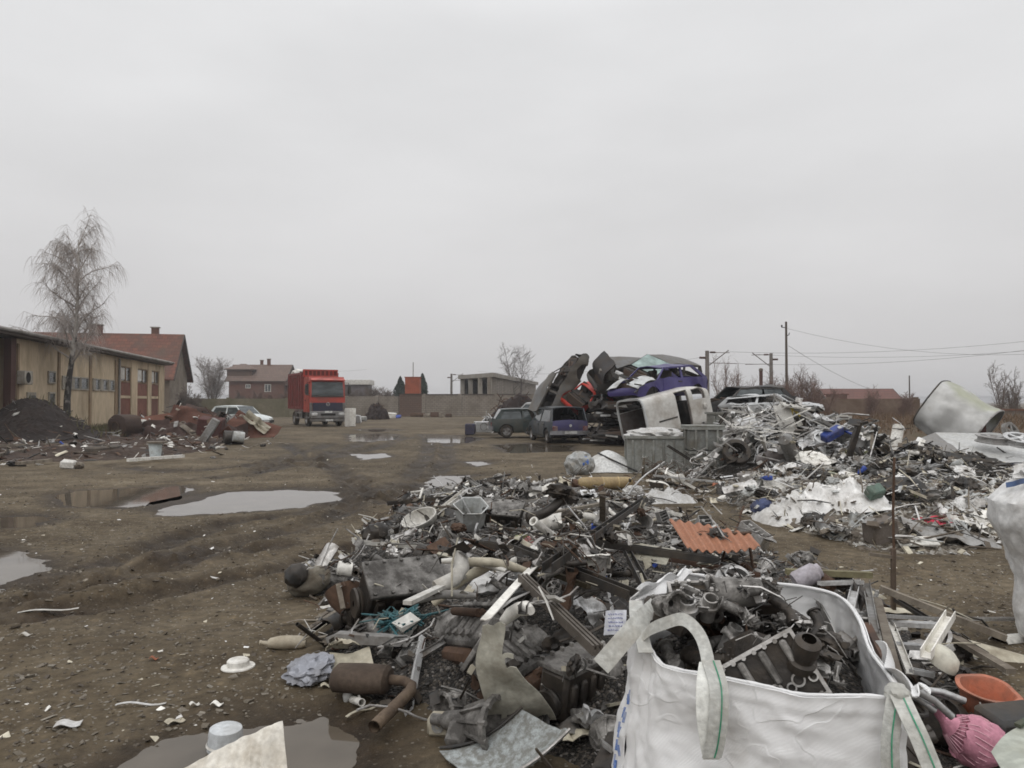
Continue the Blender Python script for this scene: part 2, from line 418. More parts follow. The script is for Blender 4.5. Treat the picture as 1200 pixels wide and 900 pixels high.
bp = N.new('ShaderNodeBump'); bp.inputs['Strength'].default_value = .55; bp.inputs['Distance'].default_value = .03; L.new(hb.outputs[0], bp.inputs['Height']); L.new(bp.outputs[0], b.inputs['Normal'])
me.materials.append(m)

m = D.materials.new('muddy_water'); nt, N, L = nodes_of(m)
out = N.new('ShaderNodeOutputMaterial'); b = N.new('ShaderNodeBsdfPrincipled'); L.new(b.outputs[0], out.inputs[0])
b.inputs['Base Color'].default_value = (.15, .125, .095, 1); b.inputs['Roughness'].default_value = .035; b.inputs['IOR'].default_value = 1.33; b.inputs['Specular IOR Level'].default_value = .5
n = N.new('ShaderNodeTexNoise'); n.inputs['Scale'].default_value = 2.5; n.inputs['Detail'].default_value = 2
tcw = N.new('ShaderNodeTexCoord'); L.new(tcw.outputs['Object'], n.inputs['Vector'])
r = ramp(N, [(.35, (.085, .07, .053)), (.65, (.12, .10, .077))]); L.new(n.outputs[0], r.inputs[0]); L.new(r.outputs[0], b.inputs['Base Color'])
bp = N.new('ShaderNodeBump'); bp.inputs['Strength'].default_value = .02; bp.inputs['Distance'].default_value = .02; L.new(n.outputs[0], bp.inputs['Height']); L.new(bp.outputs[0], b.inputs['Normal'])
WATER = m
for n_, poly in PUD:
    cx = sum(p[0] for p in poly)/len(poly); cy = sum(p[1] for p in poly)/len(poly)
    pts = []
    for x, y in poly:
        d = Vector((x-cx, y-cy)); d = d*(1+.22/max(d.length, .2)); pts.append((cx+d.x, cy+d.y, PLEV))
    me = D.meshes.new('puddle'); me.from_pydata(pts, [], [tuple(range(len(pts)))]); me.materials.append(WATER)
    o = D.objects.new('puddle', me); COL.objects.link(o); struct(o)
    if me.polygons[0].normal.z < 0: me.flip_normals()

# distant hills
mb = MB()
def hillfn(u, v):
    x = lerp(-3200, 3800, u); yy = 2600+v*900
    h = 9+20*max(0, fbm((x*.0012, 3.3, 0), 4)+.35)
    if x > 400: h += 12*sstep(400, 1600, x)
    return (x, yy, h*math.sin(PI*min(1, v*1.2+.0))-2)
mb.grid(hillfn, 120, 8)
struct(mb.build('hills', mat('far_hill', (.05, .055, .05), .9, dirt=.4, dcol=(.07, .06, .045), scale=.004, bump=0)))
# ================================================================ buildings and background
rng = random.Random(7)
M_beige = mat('beige_render', (.58, .465, .32), .85, dirt=.32, dcol=(.20, .15, .09), scale=.7, streak=.35, bump=.08)
M_band = mat('pilaster_brown', (.24, .17, .105), .85, dirt=.3, scale=1)
M_redpanel = mat('red_brown_panel', (.19, .075, .05), .8, dirt=.35, dcol=(.10, .05, .035), scale=1.2)
M_frame = mat('window_frame_paint', (.33, .305, .26), .7, dirt=.35, dcol=(.2, .16, .11), scale=3)
M_white = mat('dirty_white_paint', (.62, .60, .56), .6, dirt=.3, dcol=(.25, .22, .18), scale=3)
M_darkroof = mat('dark_roof_edge', (.075, .06, .05), .8, dirt=.2)
M_roofsheet = mat('grey_roof_sheet', (.30, .28, .26), .7, dirt=.3, scale=1)
M_win = glass('window_glass', (.06, .065, .065), .12)
M_brownpaint = mat('brown_gate_paint', (.075, .035, .028), .7, dirt=.2)
M_greyconc = mat('grey_concrete', (.33, .305, .27), .9, dirt=.4, dcol=(.19, .165, .13), scale=.8, streak=.4)
M_darkconc = mat('dark_concrete', (.2, .175, .15), .9, dirt=.4, dcol=(.10, .08, .06), scale=.8)
M_black = mat('dark_void', (.012, .011, .010), .9, dirt=.1, bump=0)

def tile_mat(name, c1, c2, c3, rows=.34, stain=.5):
    m = D.materials.new(name); nt, N, L = nodes_of(m)
    out = N.new('ShaderNodeOutputMaterial'); b = N.new('ShaderNodeBsdfPrincipled'); L.new(b.outputs[0], out.inputs[0])
    tc = N.new('ShaderNodeTexCoord')
    br = N.new('ShaderNodeTexBrick'); br.inputs['Scale'].default_value = 1; br.inputs['Brick Width'].default_value = .5; br.inputs['Row Height'].default_value = rows
    br.inputs['Mortar Size'].default_value = .02; br.inputs['Color1'].default_value = (*c1, 1); br.inputs['Color2'].default_value = (*c2, 1); br.inputs['Mortar'].default_value = (*[k*.4 for k in c1], 1)
    sp = N.new('ShaderNodeSeparateXYZ'); L.new(tc.outputs['Object'], sp.inputs[0])
    cb = N.new('ShaderNodeCombineXYZ'); L.new(sp.outputs[0], cb.inputs[0]); L.new(sp.outputs[2], cb.inputs[1]); L.new(cb.outputs[0], br.inputs['Vector'])
    n = N.new('ShaderNodeTexNoise'); n.inputs['Scale'].default_value = .55; n.inputs['Detail'].default_value = 7; n.inputs['Roughness'].default_value = .7; L.new(tc.outputs['Object'], n.inputs['Vector'])
    r = ramp(N, [(.40, (0, 0, 0)), (.66, (stain, stain, stain))]); L.new(n.outputs[0], r.inputs[0])
    mx = N.new('ShaderNodeMix'); mx.data_type = 'RGBA'; L.new(r.outputs[0], mx.inputs[0]); L.new(br.outputs[0], mx.inputs[6]); mx.inputs[7].default_value = (*c3, 1)
    L.new(mx.outputs[2], b.inputs['Base Color']); b.inputs['Roughness'].default_value = .85
    bp = N.new('ShaderNodeBump'); bp.inputs['Strength'].default_value = .5; bp.inputs['Distance'].default_value = .05; L.new(br.outputs['Fac'], bp.inputs['Height']); bp.invert = True; L.new(bp.outputs[0], b.inputs['Normal'])
    return m
M_tile = tile_mat('old_red_tiles', (.19, .07, .043), (.11, .046, .033), (.085, .062, .046), .34, .8)
M_tile2 = tile_mat('brown_tiles', (.17, .115, .09), (.14, .095, .075), (.11, .08, .065), .34)
M_tile3 = tile_mat('far_red_tiles', (.15, .06, .045), (.115, .05, .038), (.13, .06, .045), .34)
M_brick = tile_mat('house_brick', (.21, .09, .058), (.16, .072, .05), (.14, .10, .08), .085)
M_block = tile_mat('concrete_block', (.27, .235, .195), (.23, .20, .165), (.13, .105, .08), .22, .8)
M_rustblock = tile_mat('brown_block', (.14, .085, .06), (.12, .075, .055), (.09, .065, .05), .25, .8)

# ---- long beige workshop on the left; local frame: +X runs along the facade (away from the camera), +Y is into the building
wd = Vector((-.194, 1, 0)).normalized(); wn_ = Vector((-wd.y, wd.x, 0))          # wn_ points left, into the building
W0 = Vector((-21.9, 32.9, 0))
def S(px):                                                                        # distance along the facade for a photo column
    d = 2565/(78-.184*px); return (d-32.9)/wd.y
ang = math.atan2(wd.y, wd.x)
bld = empty('workshop_building', W0, (0, 0, ang), 'long beige workshop with dark eave, strip windows and red panel bays behind the birch', 'building')
Lb = S(191); EV = 4.5; DEP = 11
def bp_(name, m, fn, parent=bld):
    mb = MB(); fn(mb); return mb.build(name, m, parent)
x0 = -9.0
# wall: local y from 0 (face) inward; leave the bays a little recessed
bp_('wall', M_beige, lambda q: (q.box(((S(18)+S(138))/2, DEP/2, EV/2), (S(138)-S(18), DEP, EV)), q.box(((S(138)+Lb)/2, DEP/2+.12, EV/2), (Lb-S(138), DEP-.24, EV-.02)), q.box(((S(138)+Lb)/2, .06, EV-.28), (Lb-S(138)-.01, .12, .5))))
bp_('porch_wall', M_brownpaint, lambda q: q.box(((x0+S(18))/2-.01, DEP/2+1.2, EV/2), (S(18)-x0, DEP-2.4, EV-.02)))
bp_('gate', mat('gate_grey_mauve', (.20, .165, .16), .7, dirt=.3), lambda q: (q.box((S(18)-2.4, 1.16, 1.9), (2.6, .06, 3.8)), q.box((S(18)-5.6, 1.16, 1.9), (2.6, .06, 3.8))))
bp_('gate_post', M_brownpaint, lambda q: q.box((S(18)-.28, .15, EV/2), (.5, .3, EV-.02)))
for a_, b_ in ((18, 20), (66, 68.5), (103, 105.5), (133, 136)):
    bp_('pilaster', M_band, lambda q: q.box(((S(a_)+S(b_))/2, -.03, EV/2-.1), (S(b_)-S(a_), .06, EV-.25)))
for a_, b_ in ((137.2, 140), (152.5, 159.5), (172, 176), (185, 191)):
    bp_('pillar', M_beige, lambda q: q.box(((S(a_)+S(b_))/2, .05, EV/2-.02), (S(b_)-S(a_), .16, EV-.02)))
for a_, b_ in ((140, 152.5), (159.5, 172), (176, 185)):
    f = bp_('window', M_band, lambda q: [q.box((x, .08, z), s_) for x, z, s_ in (((S(a_)+S(b_))/2, 3.93, (S(b_)-S(a_), .1, .08)), ((S(a_)+S(b_))/2, 3.0, (S(b_)-S(a_), .1, .08)), (S(a_)+.04, 3.46, (.08, .1, .86)), (S(b_)-.04, 3.46, (.08, .1, .86)), (lerp(S(a_), S(b_), .55), 3.46, (.07, .1, .86)))])
    bp_('pane', M_win, lambda q: q.box(((S(a_)+S(b_))/2, .11, 3.46), (S(b_)-S(a_)-.16, .02, .86)), f)
    bp_('curtain', M_white, lambda q: q.box((lerp(S(a_), S(b_), .36), .095, 3.5), ((S(b_)-S(a_))*.38, .012, .74)), f)
    bp_('panel', M_redpanel, lambda q: q.box(((S(a_)+S(b_))/2, .09, 2.5), (S(b_)-S(a_), .08, .86)))
    bp_('panel_band', M_beige, lambda q: q.box(((S(a_)+S(b_))/2, .08, 1.98), (S(b_)-S(a_), .12, .16)))
    bp_('panel', M_redpanel, lambda q: q.box(((S(a_)+S(b_))/2, .09, 1.2), (S(b_)-S(a_), .08, 1.36)))
for a_, b_ in ((71, 80), (81, 91.5), (92.5, 101.5), (107, 115), (116, 124), (125, 132)):
    f = bp_('window', M_frame, lambda q: [q.box((x, -.02, z), s_) for x, z, s_ in (((S(a_)+S(b_))/2, 2.98, (S(b_)-S(a_), .1, .06)), ((S(a_)+S(b_))/2, 2.34, (S(b_)-S(a_), .12, .07)), (S(a_)+.03, 2.66, (.06, .1, .57)), (S(b_)-.03, 2.66, (.06, .1, .57)))])
    bp_('pane', M_win, lambda q: q.box(((S(a_)+S(b_))/2, -.005, 2.66), (S(b_)-S(a_)-.12, .02, .58)), f)
    if rng.random() < .6: bp_('blind', M_frame, lambda q: q.box((lerp(S(a_), S(b_), .3), -.02, 2.66), ((S(b_)-S(a_))*.33, .012, .56)), f)
for a_, b_, z0, z1 in ((54.5, 63, 2.6, 3.15), (55.5, 62.5, 1.1, 2.1)):
    f = bp_('window', M_frame, lambda q: [q.box((x, -.02, z), s_) for x, z, s_ in (((S(a_)+S(b_))/2, z1, (S(b_)-S(a_), .1, .07)), ((S(a_)+S(b_))/2, z0, (S(b_)-S(a_), .14, .08)), (S(a_)+.03, (z0+z1)/2, (.06, .1, z1-z0-.08)), (S(b_)-.03, (z0+z1)/2, (.06, .1, z1-z0-.08)))])
    bp_('pane', M_win, lambda q: q.box(((S(a_)+S(b_))/2, -.005, (z0+z1)/2), (S(b_)-S(a_)-.12, .02, z1-z0-.08)), f)
dr = bp_('door', M_frame, lambda q: (q.box(((S(30)+S(40))/2, -.02, 1.05), (S(40)-S(30), .1, 2.1), None, .01)))
bp_('pane', M_win, lambda q: q.box(((S(34)+S(39))/2, -.075, 1.35), (S(39)-S(34), .02, 1.2)), dr)
bp_('handle', M_black, lambda q: q.box((S(31.5), -.09, 1.0), (.03, .05, .16)), dr)
ac = bp_('air_conditioner', M_frame, lambda q: q.box((S(22.5), -.2, 2.75), (.85, .36, .62), None, .03))
bp_('fan_grille', M_black, lambda q: q.cyl((S(22.5)-.1, -.385, 2.75), (S(22.5)-.1, -.39, 2.75), .25), ac)
bp_('downpipe', M_roofsheet, lambda q: q.tube([(S(136.6), -.12, .1), (S(136.6), -.12, EV-.1)], .07, 8))
bp_('roof', M_darkroof, lambda q: (q.box(((x0+Lb)/2, -.12, EV+.15), (Lb-x0+.8, .84, .28)), q.add([(x0-.4, -.55, EV+.293), (Lb+.4, -.55, EV+.293), (Lb+.4, DEP*.5, EV+1.0), (x0-.4, DEP*.5, EV+1.0), (Lb+.4, DEP+.5, EV+.293), (x0-.4, DEP+.5, EV+.293), (x0-.4, DEP*.5, EV+.01), (Lb+.4, DEP*.5, EV+.01)], [(0, 1, 2, 3), (3, 2, 4, 5), (0, 3, 5, 6), (2, 1, 7, 4)])))
bp_('gutter', M_roofsheet, lambda q: q.tube([(x0-.4, -.6, EV+.2), (Lb+.4, -.6, EV+.2)], .085, 8))
bp_('chimney', M_darkconc, lambda q: (q.box((S(12), 3.2, EV+.85), (.55, .55, .9)), q.box((S(12), 3.2, EV+1.33), (.7, .7, .1))))

def gable_house(name, label, c, ang, Lx, Dy, ev, rd, mw, mr, chim=(), wins=(), cat='house', over=.5):
    h = empty(name, c, (0, 0, ang), label, cat)
    q = MB(); a, b = Lx/2, Dy/2
    q.add([(-a, -b, 0), (a, -b, 0), (a, b, 0), (-a, b, 0), (-a, -b, ev), (a, -b, ev), (a, b, ev), (-a, b, ev), (-a, 0, rd-.1), (a, 0, rd-.1)],
          [(0, 1, 5, 4), (1, 2, 6, 9, 5), (2, 3, 7, 6), (3, 0, 4, 8, 7)]); q.build('wall', mw, h)
    q = MB(); A = a+over; sl = (rd-ev)/b; B = b+over; ze = rd-sl*B
    for s in (-1, 1):
        q.add([(-A, s*B, ze), (A, s*B, ze), (A, 0, rd), (-A, 0, rd), (-A, s*B, ze+.16), (A, s*B, ze+.16), (A, 0, rd+.16), (-A, 0, rd+.16)],
              [(0, 1, 2, 3), (4, 7, 6, 5), (0, 4, 5, 1), (1, 5, 6, 2), (3, 7, 4, 0)])
    rf = q.build('roof', mr, h)
    for e in (-1, 1):
        q = MB()
        for s in (-1, 1): q.bar((e*(A+.03), s*(B-.02), ze+.03), (e*(A+.03), 0, rd+.03), .05, .3)
        q.build('verge_board', M_darkroof, h)
    for x, y, z, sz in chim:
        f = MB().box((x, y, z), sz).build('chimney', M_brick, rf); MB().box((x, y, z+sz[2]/2+.05), (sz[0]+.2, sz[1]+.2, .1)).build('cap', M_greyconc, f)
    for x, z, w_, h_ in wins:
        y = -b-.03
        f = MB().box((x, y, z+h_/2), (w_, .1, .1)).box((x, y, z-h_/2), (w_+.1, .14, .1)).box((x-w_/2+.04, y, z), (.09, .1, h_-.1)).box((x+w_/2-.04, y, z), (.09, .1, h_-.1)).box((x, y, z), (.09, .1, h_-.1)).build('window', M_white, h)
        MB().box((x, y+.02, z), (w_-.18, .03, h_-.1)).build('pane', M_win, f)
    return h
ha_ = math.atan2(.2, 1)
ctr = Vector((-41.9, 78.6, 0))
gable_house('farm_house', 'large old house with patchy red tiled roof behind the beige workshop', ctr, ha_, 14.6, 8, 4.3, 8.55, mat('farm_wall', (.235, .2, .16), .9, dirt=.45, dcol=(.13, .10, .075), scale=.8), M_tile,
            [(-.7, 0, 9.0, (1.1, .8, 1.0)), (4.9, .3, 8.9, (.65, .6, .9))])
# brick house far behind
d = 130; c = pd(299, 471, d); c.z = 0
bh = gable_house('brick_house', 'brick house with brown roof, hipped upper room and white window beyond the yard', c+Vector((0, 4, 0)), .05, 9.2, 8, 5.4, 8.0, M_brick, M_tile2,
            [(1.0, 0, 8.3, (.5, .5, 1.6)), (-.3, .3, 8.3, (.45, .45, 1.2))], [(1.9, 4.0, 1.05, 1.2), (-1.4, 4.3, .8, .6)])
MB().box((-3.1, -.9, 6.2), (4.2, 4.6, 2.2)).build('upper_room', M_rustblock, bh)
q = MB(); q.add([(-5.6, -3.6, 7.25), (-.6, -3.6, 7.25), (-.6, 1.8, 7.25), (-5.6, 1.8, 7.25), (-3.5, -.9, 8.25), (-2.7, -.9, 8.25), (-5.6, -3.6, 7.1), (-.6, -3.6, 7.1), (-.6, 1.8, 7.1), (-5.6, 1.8, 7.1)],
               [(0, 1, 5, 4), (1, 2, 5), (2, 3, 4, 5), (3, 0, 4), (0, 6, 7, 1), (1, 7, 8, 2), (2, 8, 9, 3), (3, 9, 6, 0), (6, 9, 8, 7)]); q.build('hip_roof', M_tile2, bh)
MB().box((6.4, 0, 2.2), (3.4, 6, 4.4)).build('annex', M_brick, bh)
MB().add([(4.5, -3.6, 4.45), (8.6, -3.6, 4.45), (8.6, 0, 5.6), (4.5, 0, 5.6), (8.6, 3.6, 4.45), (4.5, 3.6, 4.45)], [(0, 1, 2, 3), (3, 2, 4, 5), (1, 4, 2), (0, 3, 5)]).build('annex_roof', M_tile2, bh)
# shed with white roof
d = 140; c = pd(413, 471, d); c.z = 0
sh = empty('storage_shed', c, (0, 0, .06), 'dark storage shed with pale flat roof behind the red truck', 'shed')
MB().box((0, 3, 2.4), (5.6, 6, 4.8)).build('wall', mat('shed_slate', (.13, .115, .125), .8, dirt=.3), sh)
MB().box((0, 3, 5.25), (6.4, 7, .9), None, .05).build('roof', M_white, sh)
MB().box((-.5, -.03, 1.9), (1.2, .06, 2.2)).build('door', M_brownpaint, sh)
# unfinished concrete building
c = Vector((-2.8, 100, 0)); e1 = Vector((-7.2, 110, 0)); e2 = Vector((4.6, 148, 0))
cb = empty('concrete_shell', (0, 0, 0), (0, 0, 0), 'unfinished grey concrete building with open bays behind the yard wall', 'building')
def wallq(q, a, b, t, z0, z1):
    d_ = (b-a).normalized(); n_ = Vector((-d_.y, d_.x, 0))*t
    q.add([(*(p)[:2], z) for z in (z0, z1) for p in (a, b, b+n_, a+n_)], [(3, 2, 1, 0), (4, 5, 6, 7), (0, 1, 5, 4), (1, 2, 6, 5), (2, 3, 7, 6), (3, 0, 4, 7)])
e3 = e1+(e2-c)
q = MB(); wallq(q, c, e2, .4, 0, 4.9); wallq(q, e2, e3, .4, 0, 4.9); wallq(q, e3, e1, .4, 0, 4.9); q.build('wall', M_block, cb)
q = MB(); q.add([(*p[:2], z) for z in (4.903, 5.45) for p in (c+Vector((.4, -.6, 0)), e2+Vector((.5, .4, 0)), e3, e1+Vector((-.5, -.4, 0)))], [(3, 2, 1, 0), (4, 5, 6, 7), (0, 1, 5, 4), (1, 2, 6, 5), (2, 3, 7, 6), (3, 0, 4, 7)]); q.build('roof_slab', M_greyconc, cb)
for t in (.03, .34, .67, .97):
    p = c.lerp(e1, t); MB().box((p.x, p.y+.2, 2.45), (.62, .62, 4.9)).build('pillar', M_greyconc, cb)
q = MB(); wallq(q, c.lerp(e1, .06)+Vector((0, .4, 0)), c.lerp(e1, .94)+Vector((0, .4, 0)), .2, 0, 1.6); q.build('parapet', M_darkconc, cb)

# yard wall
def wall_run(name, label, px0, px1, d0, d1, z, m, t=.25, cop=None, pier=None):
    a = pd(px0, 471, d0); b = pd(px1, 471, d1); a.z = b.z = 0
    d_ = b-a; Lw = d_.length; w_ = empty(name, a, (0, 0, math.atan2(d_.y, d_.x)), label, 'wall')
    MB().box((Lw/2, 0, z/2), (Lw, t, z)).build('panel', m, w_)
    if cop: MB().box((Lw/2, 0, z+.05), (Lw+.1, t+.14, .1)).build('coping', cop, w_)
    if pier:
        k = 0
        while k <= Lw: MB().box((k, 0, z/2+.06), (t+.2, t+.2, z+.12)).build('pier', m, w_); k += pier
    return w_
wall_run('yard_wall', 'grey concrete block wall along the far end of the yard', 497, 632, 88, 86, 2.45, M_block, cop=M_darkroof, pier=4.2)
wall_run('yard_wall', 'brown stained block wall below the orange container', 468, 496.5, 87.5, 88, 2.5, M_rustblock, cop=M_darkroof)
wall_run('yard_wall', 'pale block wall half hidden by brush beside the white roofed shed', 405, 467.5, 92, 88, 2.3, M_block, pier=5)
wall_run('yard_wall', 'low olive stained wall between the workshop and the white car', 196, 345, 80, 84, 2.0, mat('olive_wall', (.19, .165, .115), .9, dirt=.5, dcol=(.11, .1, .06), scale=.7), pier=6)
wall_run('yard_wall', 'long brown panel fence behind the brushwood on the far side of the scrap', 925, 1078, 62, 58, 1.9, mat('brown_fence', (.17, .125, .095), .9, dirt=.5, dcol=(.11, .07, .045), scale=.8), pier=3)
wall_run('yard_wall', 'dark low wall with red brown coping beyond the dented silo', 1150, 1270, 46, 40, 1.15, M_darkconc, cop=mat('red_coping', (.16, .075, .05), .8))
# orange container
d = 93; c = pd(483, 471, d); c.z = 0
oc = empty('orange_container', c, (0, 0, .02), 'weathered orange steel container standing high behind the yard wall', 'container')
M_orc = mat('orange_rust', (.33, .085, .04), .7, dirt=.3, dcol=(.16, .06, .04), scale=1.2)
q = MB(); q.box((0, 1, 3.1), (1.75, 2, 3.0))
for k in range(8): q.box((-.8+k*.229, -.02, 3.1), (.1, .05, 2.8))
q.build('body', M_orc, oc)
MB().box((0, .98, 4.65), (1.9, 2.1, .1)).build('lid', M_orc, oc)
for sx_ in (-.7, .7):
    MB().box((sx_, .3, .8), (.14, .14, 1.6)).build('leg', M_darkconc, oc)
MB().tube([(0, 1, 4.7), (0, 1, 6.5)], .05, 6).build('mast', M_darkconc, oc)
# red roofed barn far right
d = 105; c = pd(1003, 471, d); c.z = 0
gable_house('red_barn', 'low barn with long red tiled roof beyond the brown fence', c, -.1, 8.6, 6, 2.0, 3.3, M_rustblock, M_tile3, [], [], 'barn')
d = 82; c = pd(985, 471, d); c.z = 0
rs_ = empty('brick_outhouse', c, (0, 0, .1), 'small brick outhouse in front of the red tiled barn', 'outhouse')
MB().box((0, .8, 1.2), (1.5, 1.6, 2.4)).build('wall', M_brick, rs_); MB().box((0, .8, 2.47), (1.8, 1.9, .12)).build('roof', M_tile3, rs_); MB().box((0, -.02, .95), (.8, .05, 1.9)).build('door', M_brownpaint, rs_)

# ---------------------------------------------------------------- trees
def mk_tree(name, label, loc, H, seed, trunk_mat, twig_mat, r0=.16, lean=(0, 0), n1=22, start=.25, ang=(.5, .9), len1=(.30, .16), droop=.0, hang=0, sub=6, sub2=3, bias=None, group=None, twr=.009, forks=1, ln2=.45):
    R = random.Random(seed); t = empty(name, loc, (0, 0, 0), label, 'tree', group)
    tk = MB(); cr = MB()
    def path(p, d, L_, n, wob, grav):
        pts = [Vector(p)]; d = Vector(d).normalized()
        for i in range(n):
            d = (d+Vector((R.gauss(0, wob), R.gauss(0, wob), R.gauss(0, wob)+grav*(i+1)/n))).normalized(); pts.append(pts[-1]+d*(L_/n))
        return pts
    for fk in range(forks):
        d0 = Vector((lean[0]+(R.gauss(0, .22) if forks > 1 else 0), lean[1]+(R.gauss(0, .2) if forks > 1 else 0), 1))
        tp = path((0, 0, -.1), d0, H*(1 if fk == 0 else R.uniform(.75, .95)), 10, .035, .05)
        rf_ = r0*(1 if fk == 0 else .7)
        tk.tube(tp, [rf_*(1-.93*(i/10)**.8)+.006 for i in range(11)], 8)
        for k in range(n1):
            f = start+(1-start)*(k+R.random())/n1*.98; i = min(9, int(f*10)); p = tp[i].lerp(tp[i+1], f*10-i)
            az = R.uniform(0, 2*PI)
            if bias and R.random() < bias[1]: az = bias[0]+R.gauss(0, .7)
            an = R.uniform(*ang)
            dv = Vector((math.cos(az)*math.sin(an), math.sin(az)*math.sin(an), math.cos(an)))
            L1 = H*lerp(len1[0], len1[1], (f-start)/(1-start))*R.uniform(.75, 1.2)
            b1 = path(p, dv, L1, 7, .09, -droop)
            rb = max(.012, rf_*.33*(1-f*.7))
            cr.tube(b1, [rb*(1-.8*j/7)+.003 for j in range(8)], 5, False)
            for s_ in range(sub):
                g = .25+.75*(s_+R.random())/sub; ii = min(6, int(g*7)); p2 = b1[ii].lerp(b1[ii+1], g*7-ii); dd = (b1[ii+1]-b1[ii]).normalized()
                d2 = (dd+Vector((R.gauss(0, .6), R.gauss(0, .6), R.gauss(0, .45)))).normalized()
                b2 = path(p2, d2, L1*ln2*R.uniform(.5, 1.1), 5, .14, -droop*1.2)
                cr.tube(b2, [max(twr, rb*.35)*(1-.6*j/5) for j in range(6)], 4, False)
                for s3 in range(sub2):
                    jj = R.randint(1, 5); 
                    if hang: d3 = (dd*.25+Vector((R.gauss(0, .3), R.gauss(0, .3), -.4))).normalized(); l3 = R.uniform(.5, 1.6)*hang; g3 = -.7
                    else: d3 = (d2+Vector((R.gauss(0, .7), R.gauss(0, .7), R.gauss(0, .5)))).normalized(); l3 = L1*.22*R.uniform(.5, 1.2); g3 = 0
                    b3 = path(b2[jj], d3, l3, 4, .10, g3)
                    cr.tube(b3, [twr*.9, twr*.8, twr*.65, twr*.5, twr*.3], 3, False)
    tk.build('trunk', trunk_mat, t); cr.build('crown', twig_mat, t)
    return t
# birch bark
M_birch = D.materials.new('birch_bark'); nt, N, L = nodes_of(M_birch)
out = N.new('ShaderNodeOutputMaterial'); b = N.new('ShaderNodeBsdfPrincipled'); L.new(b.outputs[0], out.inputs[0])
tc = N.new('ShaderNodeTexCoord'); mp = N.new('ShaderNodeMapping'); mp.inputs['Scale'].default_value = (2, 2, 1.3); L.new(tc.outputs['Object'], mp.inputs[0])
n = N.new('ShaderNodeTexNoise'); n.inputs['Scale'].default_value = 1.6; n.inputs['Detail'].default_value = 6; L.new(mp.outputs[0], n.inputs['Vector'])
sp = N.new('ShaderNodeSeparateXYZ'); L.new(tc.outputs['Object'], sp.inputs[0])
hm = N.new('ShaderNodeMapRange'); hm.inputs[1].default_value = 1.5; hm.inputs[2].default_value = 6; hm.inputs[3].default_value = -.14; hm.inputs[4].default_value = .1; L.new(sp.outputs[2], hm.inputs[0])
ad = N.new('ShaderNodeMath'); ad.operation = 'ADD'; L.new(n.outputs[0], ad.inputs[0]); L.new(hm.outputs[0], ad.inputs[1])
r = ramp(N, [(.42, (.035, .03, .026)), (.56, (.40, .37, .335))]); L.new(ad.outputs[0], r.inputs[0]); L.new(r.outputs[0], b.inputs['Base Color']); b.inputs['Roughness'].default_value = .8
M_twig = mat('grey_brown_twigs', (.13, .105, .088), .9, dirt=.1, bump=0)
M_twig2 = mat('pale_grey_twigs', (.20, .17, .15), .9, dirt=.1, bump=0)
M_twig3 = mat('red_brown_twigs', (.16, .105, .085), .9, dirt=.1, bump=0)
M_bark = mat('dark_bark', (.07, .055, .045), .9, dirt=.2)
p = Vector(((79-600)/900*37.2, 37.2, 0))
mk_tree('birch_tree', 'tall bare birch with drooping twigs in front of the beige workshop', p, 9.7, 3, M_birch, mat('birch_twigs', (.31, .275, .25), .9, dirt=.1, bump=0), r0=.2, lean=(-.045, 0), n1=40, start=.36, ang=(.45, .95), len1=(.225, .16), droop=.06, hang=.8, sub=9, sub2=9, bias=(PI, .36), twr=.0068)
p = pd(608, 471, 120); p.z = 0
mk_tree('bare_tree', 'bare spreading tree standing beyond the concrete building', p, 9.9, 11, M_bark, M_twig, r0=.16, n1=22, start=.3, ang=(.35, 1.0), len1=(.45, .22), sub=7, sub2=4, forks=2, twr=.013)
p = pd(250, 471, 112); p.z = 0
mk_tree('bare_tree', 'pale grey dense bare tree left of the brick house', p, 7.6, 12, M_bark, M_twig2, r0=.12, n1=26, start=.08, ang=(.15, .6), len1=(.42, .2), sub=8, sub2=6, forks=4, twr=.013)
p = pd(367, 471, 150); p.z = 0
mk_tree('bare_tree', 'small bare tree rising behind the red truck', p, 7.0, 13, M_bark, M_twig, r0=.12, n1=9, start=.4, ang=(.3, .7), len1=(.4, .2), sub=4, sub2=2, twr=.013)
for i, (px, H_, dd) in enumerate(((842, 5.2, 66), (850, 4.4, 64), (862, 4.6, 66), (872, 3.8, 67))):
    p = pd(px, 471, dd); p.z = 0
    mk_tree('sapling', ['tall thin bare sapling beside the first railway mast', 'slim bare sapling with upright reddish shoots', 'thin bare sapling between the two railway masts', 'short bare sapling near the brown post'][i], p, H_, 30+i, M_twig3, M_twig3, r0=.035, n1=14, start=.2, ang=(.12, .4), len1=(.35, .2), sub=3, sub2=2, forks=3, twr=.008, group='bare saplings along the railway')
for i, (px, H_, dd) in enumerate(((908, 3.4, 58), (935, 3.9, 60), (946, 3.4, 57), (962, 2.9, 55), (1020, 2.4, 57), (1060, 2.2, 57), (925, 3.0, 54))):
    p = pd(px, 471, dd); p.z = 0
    mk_tree('bare_shrub', ['brown bare shrub behind the crushed grey car', 'tall brown shrub to the right of the wooden pole', 'twiggy brown shrub next to the pole strut', 'low brown shrub before the red barn', 'straggly shrub growing before the long fence', 'sparse shrub next to the thin grey post', 'brown bare shrub at the foot of the wooden pole'][i], p, H_, 50+i, M_twig3, M_twig3, r0=.03, n1=16, start=.05, ang=(.2, .8), len1=(.4, .25), sub=6, sub2=3, forks=6, twr=.008, group='bare shrubs along the railway')
